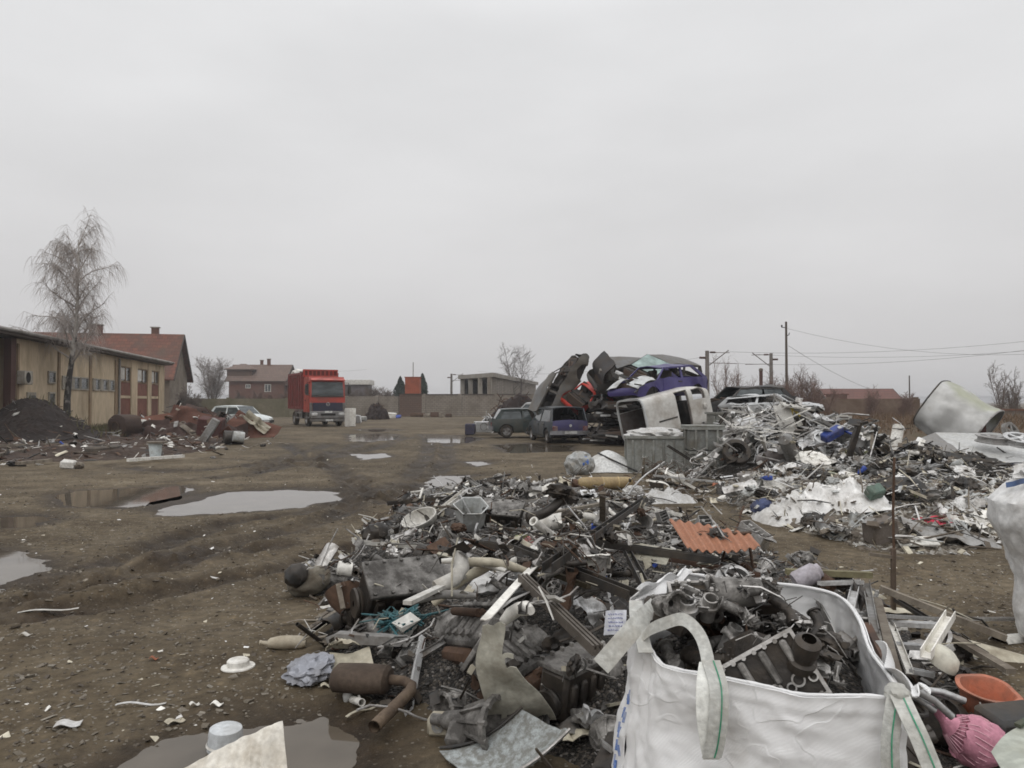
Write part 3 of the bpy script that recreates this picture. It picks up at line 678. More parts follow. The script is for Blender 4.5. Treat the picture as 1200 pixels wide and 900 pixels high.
for i, (px, H_, dd) in enumerate(((1168, 3.4, 48), (1178, 4.0, 49), (1187, 2.8, 48), (1198, 2.2, 50))):
    p = pd(px, 471, dd); p.z = 0
    mk_tree('bare_shrub', ['thin upright shrub beyond the dented silo', 'tallest upright shrub beyond the dented silo', 'short upright shrub behind the red coped wall', 'low dark shrub at the photo edge behind the red coped wall'][i], p, H_, 70+i, M_twig3, M_twig, r0=.03, n1=16, start=.15, ang=(.1, .5), len1=(.3, .15), sub=5, sub2=3, forks=3, twr=.008, group='upright shrubs beyond the silo')
# olive / brown hedge bushes far left and behind the truck
for i, (px, H_, dd, wd_) in enumerate(((222, 2.6, 74, 1), (300, 2.6, 98, 2), (318, 2.4, 98, 2), (335, 2.7, 96, 2), (392, 2.8, 100, 1), (412, 3.0, 105, 1), (428, 3.2, 100, 1), (445, 3.2, 96, 1), (455, 2.6, 94, 1), (282, 2.5, 96, 1))):
    p = pd(px, 471, dd); p.z = 0
    mk_tree('bare_shrub', ['olive bush at the corner of the red roofed house', 'dark brush at the foot of the brick house', 'dark brush below the white window of the brick house', 'dark brush between the brick house and the truck', 'bush just right of the truck cab', 'bush below the pale shed roof', 'bush to the right of the pale roofed shed', 'bush beside the dark green conifer', 'low bush on the stained wall', 'olive bush behind the white car'][i], p, H_, 90+i, M_bark, M_twig3 if wd_ == 2 else M_twig, r0=.03, n1=14, start=.03, ang=(.3, 1.1), len1=(.5, .3), sub=7, sub2=5, forks=7, twr=.016, group='bushes along the far side of the yard')
def conifer(loc, H_, r, seed, label):
    R = random.Random(seed); t = empty('conifer', loc, (0, 0, 0), label, 'tree', 'dark conifers behind the orange container')
    MB().tube([(0, 0, 0), (0, 0, H_*.9)], [.14, .03], 8).build('trunk', M_bark, t)
    q = MB()
    for k in range(2600):
        f = R.random()**.8; z = H_*(.12+.88*f); rr_ = r*(1-f**2.2)*(.75+.3*R.random())*R.random()**.4; az = R.uniform(0, 2*PI)
        rr_ *= 1+.25*math.sin(az*3+f*9)
        c_ = Vector((math.cos(az)*rr_, math.sin(az)*rr_, z)); s_ = R.uniform(.10, .24)
        d1 = Vector((R.gauss(0, 1), R.gauss(0, 1), R.gauss(0, 1.2))).normalized()*s_; d2 = d1.orthogonal().normalized()*s_*.4
        q.add([c_-d1, c_+d2, c_+d1, c_-d2], [(0, 1, 2, 3)])
    q.build('crown', mat('conifer_green', (.028, .042, .030), .8, dirt=.3, dcol=(.018, .025, .018), bump=0), t)
p = pd(469, 471, 101); p.z = 0; conifer(p, 4.9, 1.25, 1, 'dark green bushy conifer left of the orange container')
p = pd(495, 471, 101); p.z = 0; conifer(p, 5.3, 1.05, 2, 'dark green conifer right of the orange container')
p = pd(350, 471, 126); p.z = 0; conifer(p, 6.6, .55, 3, 'narrow dark conifer behind the red truck body')

# ---------------------------------------------------------------- poles and wires
M_pole = mat('pole_grey', (.17, .15, .135), .8, dirt=.3, scale=2)
M_wood = mat('pole_wood', (.075, .058, .045), .85, dirt=.3, scale=2)
def mast(px, top, d, side, label):
    p = pd(px, 471, d); p.z = 0; H_ = pd(px, top, d).z
    m_ = empty('railway_mast', p, (0, 0, 0), label, 'railway mast', 'railway masts with bracket arms')
    MB().tube([(0, 0, 0), (0, 0, H_)], [.24, .19], 8).build('post', M_pole, m_)
    q = MB(); q.tube([(0, 0, H_-.15), (side*2.2, 0, H_-.2)], .035, 5).tube([(side*.15, 0, H_-1.45), (side*2.1, 0, H_+.05)], .05, 5).tube([(side*.2, 0, H_-1.2), (side*2.9, 0, H_-1.25)], .035, 5); q.build('bracket_arm', M_pole, m_)
    MB().tube([(side*.3, 0, H_-.15), (side*.8, 0, H_-.16)], .1, 6).build('insulator', M_brownpaint, m_)
    MB().tube([(-side*.1, 0, H_-.7), (-side*.75, 0, H_-.68)], .12, 6).build('counterweight', M_brownpaint, m_)
    return p, H_
p1, h1 = mast(829, 411, 75, 1, 'grey railway mast with arm pointing right above the purple car')
p2, h2 = mast(904, 414, 86, -1, 'grey railway mast with arm pointing left near the wooden pole')
p = pd(922, 471, 70); p.z = 0; H_ = pd(922, 377, 70).z
wp_ = empty('wooden_pole', p, (0, 0, 0), 'tall thin wooden power pole with diagonal strut', 'power pole')
MB().tube([(0, 0, 0), (0, 0, H_)], [.15, .10], 8).build('post', M_wood, wp_)
MB().tube([(.5, .3, 0), (.05, .05, 3.9)], [.11, .09], 7).build('strut', M_wood, wp_)
MB().tube([(0, 0, H_-.55), (-.42, 0, H_-.5)], .04, 5).tube([(-.4, 0, H_-.5), (-.4, 0, H_-.3)], .07, 6).tube([(0, 0, H_-1.3), (.25, 0, H_-1.2), (.28, 0, H_-1.0)], .04, 5).build('insulator', M_black, wp_)
P3 = p
p = pd(892, 471, 58); p.z = 0
bp2 = empty('short_post', p, (0, 0, 0), 'short thick brown post with rounded top behind the crushed cars', 'post')
MB().tube([(0, 0, 0), (0, 0, 4.0)], .13, 10).build('shaft', M_brownpaint, bp2); MB().tube([(0, 0, 4.0), (0, 0, 4.15), (0, 0, 4.2)], [.16, .15, .08], 10).build('cap', M_darkconc, bp2)
p = pd(1066, 471, 80); p.z = 0
tp_ = empty('thin_post', p, (0, 0, 0), 'thin grey post alone on the skyline left of the silo', 'post')
MB().tube([(0, 0, 0), (0, 0, 4.4)], [.08, .06], 6).build('shaft', M_wood, tp_); MB().tube([(0, 0, 1.6), (.45, 0, 2.5)], .04, 5).build('brace', M_wood, tp_)
p = pd(529, 471, 140); p.z = 0
mast(529, 438, 140, 1, 'small far railway mast left of the concrete building')
M_wire = mat('wire_grey', (.10, .095, .09), .7, bump=0)
def wire(a, b, sag, r=.012, label=''):
    a, b = Vector(a), Vector(b); pts = [a.lerp(b, t/12)+Vector((0, 0, -sag*4*(t/12)*(1-t/12))) for t in range(13)]
    o = MB().tube(pts, r, 4).build('overhead_wire', M_wire); tag(o, label, 'wire', 'overhead wires'); return o
far = [(1290, 392, 68), (1290, 398, 68), (1290, 401, 68), (1290, 406, 68)]
wire(p1+Vector((2, 0, h1-.1)), pd(1300, 388, 70), .8, label='topmost overhead wire running to the photo edge from the first mast')
wire(p1+Vector((2.8, 0, h1-1.25)), pd(1300, 396, 69), .9, label='second overhead wire below the topmost one')
wire(p2+Vector((-2, 0, h2-.1)), pd(1300, 402, 75), .8, label='third overhead wire leaving the second mast')
wire(P3+Vector((0, 0, H_-.6)), pd(1300, 407, 66), 1.4, .010, label='sagging overhead wire from the top of the wooden pole')
wire(P3+Vector((.2, 0, H_-2.2)), pd(1040, 462, 120), .6, .02, label='cable dropping from the wooden pole towards the red barn')
wire(p1+Vector((-.75, 0, h1-.68)), pd(560, 435, 140), 1.0, .012, label='wire running from the first mast towards the concrete building')
wire(pd(430, 433, 145), pd(200, 425, 130), 1.0, .012, label='wire over the brick house roof')
# ================================================================ vehicles
M_tyre = mat('tyre_rubber', (.028, .026, .025), .85, dirt=.45, dcol=(.09, .07, .05), scale=4)
M_rim = mat('steel_rim', (.28, .275, .27), .5, .5, dirt=.4, dcol=(.08, .06, .045))
M_hub = mat('rusty_hub', (.075, .05, .038), .8, .2, dirt=.4)
M_dkplastic = mat('dark_plastic', (.03, .029, .028), .6, dirt=.35, dcol=(.10, .08, .06), scale=3)
M_interior = mat('wreck_interior', (.025, .022, .02), .9, dirt=.35, dcol=(.07, .055, .045), scale=3)
M_lens = mat('lamp_lens', (.55, .55, .54), .2, dirt=.3)
M_tail = mat('tail_lens', (.12, .03, .03), .25, dirt=.4, dcol=(.25, .22, .2))
M_plate = mat('number_plate', (.55, .55, .53), .5, dirt=.3)
M_carglass = glass('car_glass', (.035, .042, .043), .08)
M_greenglass = glass('green_windscreen', (.16, .215, .20), .15)
M_alu = mat('dull_aluminium', (.42, .41, .40), .45, .55, dirt=.38, dcol=(.12, .10, .08), scale=6)
def paint(name, c, dirt=.3, dcol=(.10, .085, .065), rough=.35): return mat(name, c, rough, .0, dirt, dcol, 1.6, .1, .06, .5)
P_green = paint('dark_green_paint', (.022, .034, .033))
P_slate = paint('slate_paint', (.042, .053, .063), .3)
P_purple = paint('purple_paint', (.046, .036, .145), .3, (.05, .04, .10))
P_dpurple = paint('dusty_purple_paint', (.048, .042, .115), .3)
P_grey = paint('grey_paint', (.058, .057, .057), .5)
P_silver = paint('silver_paint', (.50, .51, .51), .3)
P_white = paint('white_car_paint', (.62, .66, .65), .2)
P_red = paint('red_shell_paint', (.46, .035, .02), .25, (.18, .03, .02))
P_black = paint('black_wreck_paint', (.018, .016, .016), .4, (.06, .045, .035), .6)
P_dark = paint('dark_wreck_paint', (.032, .031, .032), .45, (.07, .055, .04), .55)
def wheel(parent, c, r=.3, wd=.19, side=1):
    q = MB(); q.lathe([(r*.62, -.5), (r*.9, -.5), (r*.985, -.36), (r, -.15), (r, .15), (r*.985, .36), (r*.9, .5), (r*.62, .5)], c, (0, side*wd, 0), 22, closed=True)
    t = q.build('wheel', M_tyre, parent)
    q = MB(); q.lathe([(.001, .30), (r*.18, .34), (r*.22, .22), (r*.55, .18), (r*.62, .46), (r*.62, -.4), (.001, -.4)], c, (0, side*wd, 0), 22)
    q.build('rim', M_rim, t); return t
def car(label, loc, rot, paint_m, L=3.85, W=1.62, H=1.4, belt=.86, nose=.62, sill=.24, A=(.95, .42), C=(-1.72, -1.42), tail=None, hood=True, wheels=(1, 1, 1, 1), glassy=(1, 1, 1), crush=None, nz_amp=0, seed=1, doors=((.72, -.28), (-.30, -1.1)), tail_m=None, cat='car', name='scrap_car', group=None, lights=True, roof_m=None, bumper=True, windscreen_m=None, bp=-.32):
    c = empty(name, loc, (0, 0, 0), label, cat, group); c.rotation_euler = rot
    hl = L/2; xf, xr, ra = hl-.72, -hl+.68, .36
    deck = tail is not None
    bpts = [(-hl, (belt-.14 if deck else belt-.02)), (-hl+.12, belt-.01), (C[0], belt), (A[0], belt+.02), (hl-.35, nose+.13), (hl-.08, nose+.05), (hl, nose-.06)]
    bz = lambda x: interp(bpts, x)
    def hw(x, z):
        k = 1-.13*abs(x/hl)**5; kz = 1-.05*(max(0, (z-.58))/.35)**2-.10*(max(0, .38-z)/.2)**2
        return W/2*k*kz
    def zlow(x):
        z = sill+(.10*max(0, abs(x)-hl+.35)/.35)
        for xc in (xf, xr):
            if abs(x-xc) < ra: z = max(z, .30+math.sqrt(ra*ra-(x-xc)**2)-.02)
        return z
    def wp(p):
        p = p.copy()
        if nz_amp:
            n_ = noise.noise_vector(p*1.3+Vector((seed*7.1, 0, 0))); p += n_*nz_amp
            p += noise.noise_vector(p*3.7+Vector((0, seed*3.3, 0)))*nz_amp*.4
        if crush:
            k = crush(p.x) if callable(crush) else crush; p.z *= k
        return p
    def B(q, nm, m_, par=c): q.warp(wp); return q.build(nm, m_, par)
    xs = sorted(set([-hl+L*i/38 for i in range(39)]+[xc+s_*ra*f for xc in (xf, xr) for s_ in (-1, 1) for f in (1.0, .92, .7, .4)]+[A[0], C[0]]))
    q = MB(); n = len(xs)
    for s_ in (1, -1):
        vs = []
        for x in xs:
            z0, z1 = zlow(x), bz(x)
            for j in range(7):
                z = lerp(z0, z1, j/6); vs.append((x, s_*hw(x, z), z))
        fs = [(i*7+j, i*7+j+1, (i+1)*7+j+1, (i+1)*7+j)[::s_] for i in range(n-1) for j in range(6)]
        q.add(vs, fs, True)
        # wheel-arch lip / inner return
        vs = []
        for x in xs: vs += [(x, s_*hw(x, zlow(x)), zlow(x)), (x, s_*(hw(x, zlow(x))-.10), zlow(x)+.0)]
        q.add(vs, [(2*i, 2*i+1, 2*i+3, 2*i+2) for i in range(n-1)])
    def topband(xa, xb, z_cr=.05):
        k = [x for x in xs if xa-1e-6 <= x <= xb+1e-6]; vs = []
        for x in k:
            h_ = hw(x, bz(x))
            for j in range(7):
                t = -1+2*j/6; vs.append((x, t*h_, bz(x)+z_cr*(1-t*t)))
        q.add(vs, [(i*7+j, (i+1)*7+j, (i+1)*7+j+1, i*7+j+1) for i in range(len(k)-1) for j in range(6)], True)
    if deck: topband(-hl, C[0])
    for x, s_ in ((hl, 1), (-hl, -1)):
        if s_ < 0 and tail_m is not None: continue
        q.grid(lambda u, v: Vector((x+s_*.05*math.sin(PI*v)*(1-(2*u-1)**2*.4), (2*u-1)*hw(x, lerp(zlow(x), bz(x), v)), lerp(zlow(x), bz(x), v)+.05*(1-(2*u-1)**2)*v)), 7, 5)
    B(q, 'body', paint_m)
    if hood:
        q = MB(); topband(A[0]+.01, hl); B(q, 'bonnet', paint_m)
    else:
        q = MB(); q.box((hl-.75, 0, .6), (.75, .8, .35), None, .05).box((hl-.35, 0, .55), (.12, 1.1, .4)).tube([(hl-.9, -.4, .78), (hl-.5, 0, .86), (hl-.7, .4, .75)], .05, 7).box((hl-.95, .35, .8), (.3, .25, .2), None, .03)
        B(q, 'engine', M_hub)
    q = MB(); q.box((.0, 0, sill+.06), (L-.3, W-.2, .08)); q.box((-.35, 0, .55), (.18, W-.25, .5), (0, .2, 0)); q.box((C[0]+.5, 0, .55), (.2, W-.25, .5), (0, .25, 0)); q.box((A[0]-.02, 0, .6), (.3, W-.22, .45)); q.box((.25, .38, .62), (.45, .5, .16)).box((.0, .38, .85), (.14, .46, .6), (0, -.2, 0), .05).box((.25, -.38, .62), (.45, .5, .16)).box((0, -.38, .85), (.14, .46, .6), (0, -.2, 0), .05)
    for xc in (xf, xr): q.box((xc, 0, .52), (.74, W-.30, .5))
    B(q, 'interior', M_interior)
    hr = W/2*.80; zr = H-.05
    def rp(x, y):
        t = (x-(A[1]+C[1])/2)/((A[1]-C[1])/2); return Vector((x, y, H-.045*(y/hr)**2-.035*t*t))
    q = MB(); q.sheet(lambda u, v: rp(lerp(C[1], A[1], u), lerp(-hr, hr, v)), 9, 7, .03); B(q, 'roof', roof_m or paint_m)
    q = MB()
    def pil(x0, w0, x1, w1):
        for s_ in (1, -1):
            yb = hw(x0, bz(x0)); zb = bz(x0)-.02
            vs = []
            for (x, y, z, w_) in ((x0, yb, zb, w0), (x1, hr, rp(x1, hr).z, w1)):
                vs += [(x-w_/2, s_*y, z), (x+w_/2, s_*y, z), (x+w_/2, s_*(y-.05), z), (x-w_/2, s_*(y-.05), z)]
            q.add(vs, [(0, 1, 5, 4), (1, 2, 6, 5), (2, 3, 7, 6), (3, 0, 4, 7)])
    pil(A[0], .08, A[1], .06); pil(bp, .09, bp-.02, .08); pil(C[0]+.10, .26, C[1]+.05, .16)
    for s_ in (1, -1): q.bar(rp(A[1], s_*hr)+Vector((0, 0, -.02)), rp(C[1], s_*hr)+Vector((0, 0, -.02)), .06, .06)
    B(q, 'pillar_frame', paint_m)
    def pane(nm, P4, m_=M_carglass):
        q = MB(); a_, b_, c_, d_ = [Vector(p) for p in P4]
        q.sheet(lambda u, v: a_.lerp(b_, u).lerp(d_.lerp(c_, u), v), 4, 4, .012); B(q, nm, m_)
    if glassy[0]: pane('windscreen', [(A[0]-.03, hw(A[0], bz(A[0]))-.05, bz(A[0])+.0), (A[0]-.03, -hw(A[0], bz(A[0]))+.05, bz(A[0])), (A[1], -hr+.04, zr), (A[1], hr-.04, zr)], windscreen_m or M_carglass)
    if glassy[2]: pane('rear_window', [(C[0]+.02, hw(C[0], belt)-.08, belt), (C[0]+.02, -hw(C[0], belt)+.08, belt), (C[1]-.01, -hr+.06, zr), (C[1]-.01, hr-.06, zr)])
    if glassy[1]:
        for s_ in (1, -1):
            for x0, x1 in ((A[0]-.08, bp+.05), (bp-.05, C[0]+.22)):
                fx = lambda x: lerp(A[1], C[1], (A[0]-x)/(A[0]-C[0]))
                pane('side_window', [(x0, s_*(hw(x0, belt)-.03), bz(x0)), (x1, s_*(hw(x1, belt)-.03), bz(x1)), (fx(x1), s_*(hr-.03), zr-.02), (fx(x0), s_*(hr-.03), zr-.02)])
    for x0, x1 in doors:
        for s_ in (1, -1):
            q = MB(); q.sheet(lambda u, v: Vector((lerp(x1, x0, u), s_*(hw(lerp(x1, x0, u), lerp(sill+.1, bz(x0)-.02, v))+.009), lerp(max(sill+.1, zlow(lerp(x1, x0, u))+.02), bz(lerp(x1, x0, u))-.02, v))), 6, 6, .012)
            dr_ = B(q, 'door', paint_m)
            q = MB(); q.box((x1+.12, s_*(hw(x1, belt-.1)+.025), belt-.12), (.16, .03, .04)); B(q, 'handle', M_dkplastic, dr_)
    if tail_m is not None:
        q = MB(); q.grid(lambda u, v: Vector((-hl-.05*math.sin(PI*v)*(1-(2*u-1)**2*.4), (2*u-1)*hw(-hl, lerp(sill, bz(-hl), v)), lerp(sill+.1, bz(-hl)+.06, v)+.05*(1-(2*u-1)**2)*v)), 9, 7)
        tg = B(q, 'tailgate', tail_m); q = MB(); q.cyl((-hl-.05, 0, belt-.14), (-hl-.075, 0, belt-.14), .055, n=12); B(q, 'badge', M_lens, tg)
    if bumper:
        for x, s_ in ((hl, 1), (-hl, -1)):
            q = MB(); q.sheet(lambda u, v: Vector((x+s_*(.085-.12*(2*u-1)**4), (2*u-1)*(W/2-.02), lerp(.36, .52, v))), 9, 3, .05)
            bm_ = B(q, 'bumper', M_dkplastic if s_ > 0 else mat('bumper_grey', (.20, .20, .21), .5, dirt=.3))
            q = MB(); q.box((x+s_*.125, 0, .45), (.012, .5, .11)); B(q, 'number_plate', M_plate, bm_)
    if lights:
        for s_ in (1, -1):
            q = MB(); q.box((hl-.03, s_*(W/2-.33), nose-.05), (.12, .36, .14), (0, 0, -s_*.15), .03); B(q, 'headlight', M_lens)
            q = MB(); q.box((-hl-.01, s_*(W/2-.22), belt-.25), (.08, .22, .2), (0, 0, s_*.1), .02); B(q, 'tail_light', M_tail)
    for k, (xc, s_) in enumerate(((xf, 1), (xf, -1), (xr, 1), (xr, -1))):
        if wheels[k]: wheel(c, (xc, s_*(W/2-.14), .30), side=s_)
        else:
            q = MB(); q.cyl((xc, s_*(W/2-.26), .36), (xc, s_*(W/2-.2), .36), .12); B(q, 'brake_hub', M_hub)
    return c
yaw = lambda x, y: math.atan2(y, x)
def at(px, d, z): 
    return Vector(((px-600)/FPX*d, d, z))
def Rm(fwd, up):
    "euler for local x = fwd, local z ~ up"
    f = Vector(fwd).normalized(); u = Vector(up); y_ = u.cross(f).normalized(); z_ = f.cross(y_)
    return Matrix((f, y_, z_)).transposed().to_euler()
g0 = lambda x, y: gz(x, y)
# by the cars' puddle
car('dark green hatchback with dusty windows beside the cars puddle', at(621, 36.4, .0), (0, 0, yaw(1, .12)), P_green, L=3.75, H=1.36, name='parked_car', glassy=(1, 1, 1), doors=((.72, -.45),), bp=-.42)
hv = Vector((-.21, .98, 0)).normalized(); rc = at(668, 30.2, 0)
car('slate estate car with purple tailgate and smashed rear window', rc+hv*2.0, (0, 0, yaw(*hv[:2])), P_slate, L=4.0, W=1.66, H=1.47, C=(-1.9, -1.68), tail_m=P_dpurple, glassy=(1, 1, 0), name='parked_car')
car('silver car behind the dark green hatchback', at(628, 41.5, .15), (0, 0, yaw(-1, .25)), P_silver, L=4.0, H=1.5, name='scrap_car', windscreen_m=mat('frosted_glass', (.45, .48, .48), .4, dirt=.2))
# the stack of wrecks
STK = 'wrecked cars piled in the stack'
car('crushed black car at the very bottom of the wreck stack', at(708, 31.5, -.1), (0, 0, yaw(-.25, -1)), P_black, L=3.6, crush=.5, nz_amp=.16, seed=3, wheels=(0, 0, 0, 0), glassy=(0, 0, 0), group=STK, hood=False)
car('crushed dark car sandwiched in the middle of the wreck stack', at(712, 32.0, .62), Rm((.2, -1, .03), (.08, 0, 1)), P_dark, L=3.6, crush=.55, nz_amp=.16, seed=4, wheels=(0, 0, 0, 0), glassy=(0, 0, 0), group=STK, hood=False)
car('flattened black car just under the purple hatchback', at(752, 31.0, .95), Rm((-.8, -.6, -.04), (0, 0, 1)), P_black, L=3.8, crush=.6, nz_amp=.15, seed=5, wheels=(0, 0, 0, 0), glassy=(0, 0, 0), group=STK, hood=False)
for i_, (px_, d_, z_, lb_) in enumerate(((724, 31.4, .25, 'squashed black car at the left foot of the wreck stack'), (722, 30.0, .1, 'squashed black car touching the rear of the white van shell'), (716, 30.6, 1.15, 'flattened dark car below the torn nosed wreck'), (745, 33.5, 1.3, 'flattened black car in the heart of the wreck stack'))):
    car(lb_, at(px_, d_, z_), Rm((-.5+.3*i_, -.9, .05*(i_-1)), (.1*(i_-1), 0, 1)), P_black if i_ != 2 else P_dark, L=3.2, W=1.45, crush=.55, nz_amp=.2, seed=30+i_, wheels=(0, 0, 0, 0), glassy=(0, 0, 0), group=STK, hood=False, lights=False)
car('crushed black car on the ground behind the white van shell', at(768, 32.5, -.1), Rm((-.9, -.4, 0), (0, 0, 1)), P_black, L=3.8, crush=.7, nz_amp=.12, seed=6, wheels=(0, 0, 0, 0), glassy=(0, 0, 0), group=STK)
car('crushed dark car below the upended grey car', at(668, 35.5, -.05), Rm((.9, -.4, 0), (0, 0, 1)), P_dark, L=3.8, crush=.62, nz_amp=.12, seed=8, wheels=(0, 0, 0, 0), glassy=(0, 0, 0), group=STK)
car('stripped grey car standing on end with see-through windows', at(656, 33.4, 2.2)+Vector((.55, 0, -.3)), Rm((.47, .10, .88), (-.86, -.22, .45)), P_grey, L=3.5, H=1.38, nz_amp=.10, seed=9, wheels=(0, 0, 0, 0), glassy=(0, 0, 0), group=STK, lights=False, hood=False, bumper=False, roof_m=P_grey, doors=((-.34, -1.1),))
car('torn red car shell leaning below the upended grey car', at(687, 32.6, 1.28), Rm((-.85, -.45, -.18), (.25, -.42, .9)), P_red, L=1.95, W=1.3, H=1.15, belt=.7, A=(.4, .1), C=(-.85, -.6), bp=-.25, nz_amp=.07, seed=10, wheels=(0, 0, 0, 0), glassy=(0, 0, 0), group=STK, lights=False, hood=False, bumper=False, doors=())
ca = car('dark wreck with torn nose and open bonnet on top of the stack', at(735, 31.8, 1.98), Rm((-.95, -.22, .05), (.05, -.42, .9)), P_dark, L=3.3, H=1.42, A=(1.05, .95), C=(-1.5, -1.2), nz_amp=.05, seed=11, wheels=(0, 0, 0, 0), glassy=(0, 0, 0), group=STK, lights=False, hood=False, bumper=False, roof_m=P_grey)
q = MB(); q.sheet(lambda u, v: Vector((1.15+.28*math.sin(PI*v)-.1*v+.5*(1-v)**2*.3, lerp(-.72, .72, u), .55+1.0*v)), 9, 9, .05); q.warp(lambda p: p+noise.noise_vector(p*2)*.08)
o = q.build('open_bonnet', P_black, ca)
q = MB(); q.blob((1.0, .1, .95), (.42, .55, .38), 3, lambda p: 1+.25*nz(p*2.2)); q.build('dashboard', mat('pale_seat_foam', (.25, .24, .22), .9, dirt=.5), ca)
car('grey wreck with green cracked windscreen on top of the stack', at(771, 30.6, 2.02), Rm((-.80, -.60, .02), (.1, -.34, .92)), P_dark, L=3.9, H=1.44, A=(1.15, .5), C=(-1.55, -1.3), nz_amp=.03, seed=12, wheels=(0, 0, 0, 0), glassy=(1, 0, 0), group=STK, roof_m=P_grey, windscreen_m=M_greenglass, hood=False)
pc = car('purple hatchback shell with torn silver front on top of the stack', at(773, 28.0, 1.64), Rm((-.80, -.58, -.06), (.02, .0, 1)), P_purple, L=3.7, W=1.6, H=1.34, A=(.85, .42), C=(-1.78, -1.02), nz_amp=.075, seed=13, wheels=(0, 0, 0, 0), glassy=(0, 0, 0), group=STK, lights=False, hood=False, bumper=False, doors=((.62, -.42),), bp=-.45)
q = MB(); q.sheet(lambda u, v: Vector((1.0+.95*u, .3+.5*v, .98-.28*u*u-.12*v*v)), 9, 6, .02).sheet(lambda u, v: Vector((1.2+.7*u, -.3-.45*v, .92-.3*u*u-.1*v*v)), 9, 6, .02); q.warp(lambda p: p+noise.noise_vector(p*3)*.06)
q.build('crumpled_wing', P_silver, pc)
q = MB()
for k in range(14):
    R_ = random.Random(k); a = Vector((R_.uniform(.2, 1.9), R_.uniform(-.5, .75), R_.uniform(.4, 1.0))); q.tube([a, a+Vector((R_.gauss(0, .2), R_.gauss(0, .2), R_.gauss(.05, .15))), a+Vector((R_.gauss(0, .4), R_.gauss(0, .4), R_.gauss(0, .2)))], .025, 5)
q.build('torn_wiring', M_dkplastic, pc)

# white van shell, rear open
vn = empty('van_shell', at(746, 26.6, .28), (0, 0, 0), 'gutted white van body with open rear lying before the wreck stack', 'van')
vn.rotation_euler = Rm((.87, .45, .21), (-.18, -.04, 1)); vn.scale = (.93, .93, .9)
VL, VW, VH = 3.1, 1.66, 1.62
def vsec(v, x):
    k = 1 if x < 2.1 else 1-.28*((x-2.1)/1.0)**2
    a = v*2*PI-PI/2; e = .28
    cy, cz = math.cos(a), math.sin(a)
    y = math.copysign(abs(cy)**e, cy)*VW/2*(1-.06*max(0, cz)); z = VH/2+math.copysign(abs(cz)**e, cz)*VH/2*(1 if cz < 0 else k)
    return Vector((x, y, z))
def vmask(u, v):
    x = u*VL; a = (v*2*PI-PI/2); p = vsec(v, x)
    side = abs(p.y) > VW*.40; 
    if side and p.y < 0 and .52*VH < p.z < .94*VH and (1.45 < x < 2.15): return False
    if side and p.y < 0 and .10*VH < p.z < .52*VH and (1.45 < x < 2.15): return False
    if side and .45*VH < p.z < .92*VH and (2.25 < x < 2.9): return False
    if side and p.y > 0 and .5*VH < p.z < .9*VH and x < 1.2: return False
    return True
q = MB(); q.sheet(lambda u, v: vsec(v, u*VL), 32, 64, .05, True, vmask); q.build('body', paint('white_van_paint', (.56, .545, .51), .3, (.25, .205, .16)), vn)
M_lin = mat('van_lining', (.12, .105, .10), .85, dirt=.4)
q = MB(); q.sheet(lambda u, v: Vector((0, 0, VH/2))+(vsec(v, u*VL)-Vector((0, 0, VH/2)))*.955+Vector((.03, 0, 0)), 32, 64, .01, True, vmask); q.build('lining', M_lin, vn)
q = MB(); q.box((.9, 0, .06), (1.7, VW-.2, .04)); q.sheet(lambda u, v: Vector((1.3, lerp(-VW*.44, VW*.44, u), lerp(.1, VH-.08, v))), 6, 6, .02); q.build('bulkhead', M_lin, vn)
q = MB(); q.box((2.6, 0, .55), (.6, VW-.3, .8), None, .08).box((2.25, -.3, .6), (.3, .5, 1.0), (0, -.15, 0), .06); q.build('dashboard', M_interior, vn)
q = MB(); q.bar((.55, -VW/2-.022, .62), (1.42, -VW/2-.022, .62), .03, .06); q.build('door_rail', M_dkplastic, vn)
q = MB(); q.sheet(lambda u, v: vsec(v, -.02+.06*u), 2, 48, .07); q.build('rear_frame', P_silver, vn)
q = MB(); q.box((2.75, -VW/2-.10, .75), (.14, .12, .24), None, .04); q.build('wing_mirror', M_white, vn)

# pale car amid the rusty scrap on the left
car('white car without front wheel parked behind the rusty scrap heap', at(281, 48.5, .0), (0, 0, yaw(.9, -.42)), P_white, L=4.15, W=1.7, H=1.43, C=(-1.85, -1.4), wheels=(0, 0, 1, 1), name='parked_car', doors=((.72, -.3), (-.32, -1.15)))
# wrecks behind the silver scrap
car('dark rounded saloon wreck with pale pillars behind the silver scrap', at(872, 31, 1.05), Rm((-.96, -.25, -.03), (0, 0, 1)), P_dark, L=3.9, H=1.38, nz_amp=.11, seed=21, crush=.9, wheels=(0, 0, 0, 0), glassy=(0, 1, 1), roof_m=P_dark, hood=False, lights=False)
car('flattened silver car with crumpled front beside the dark saloon wreck', at(902, 29.5, 1.05), Rm((.85, -.5, .03), (.05, 0, 1)), P_silver, L=3.4, H=1.4, nz_amp=.21, seed=22, crush=.62, wheels=(0, 0, 0, 0), glassy=(0, 0, 0), hood=True)
car('black crushed car holding up the two silver wrecks', at(895, 32, -.1), Rm((1, -.1, 0), (0, 0, 1)), P_black, L=4.0, crush=.85, nz_amp=.1, seed=23, wheels=(0, 0, 0, 0), glassy=(0, 0, 0), hood=False)

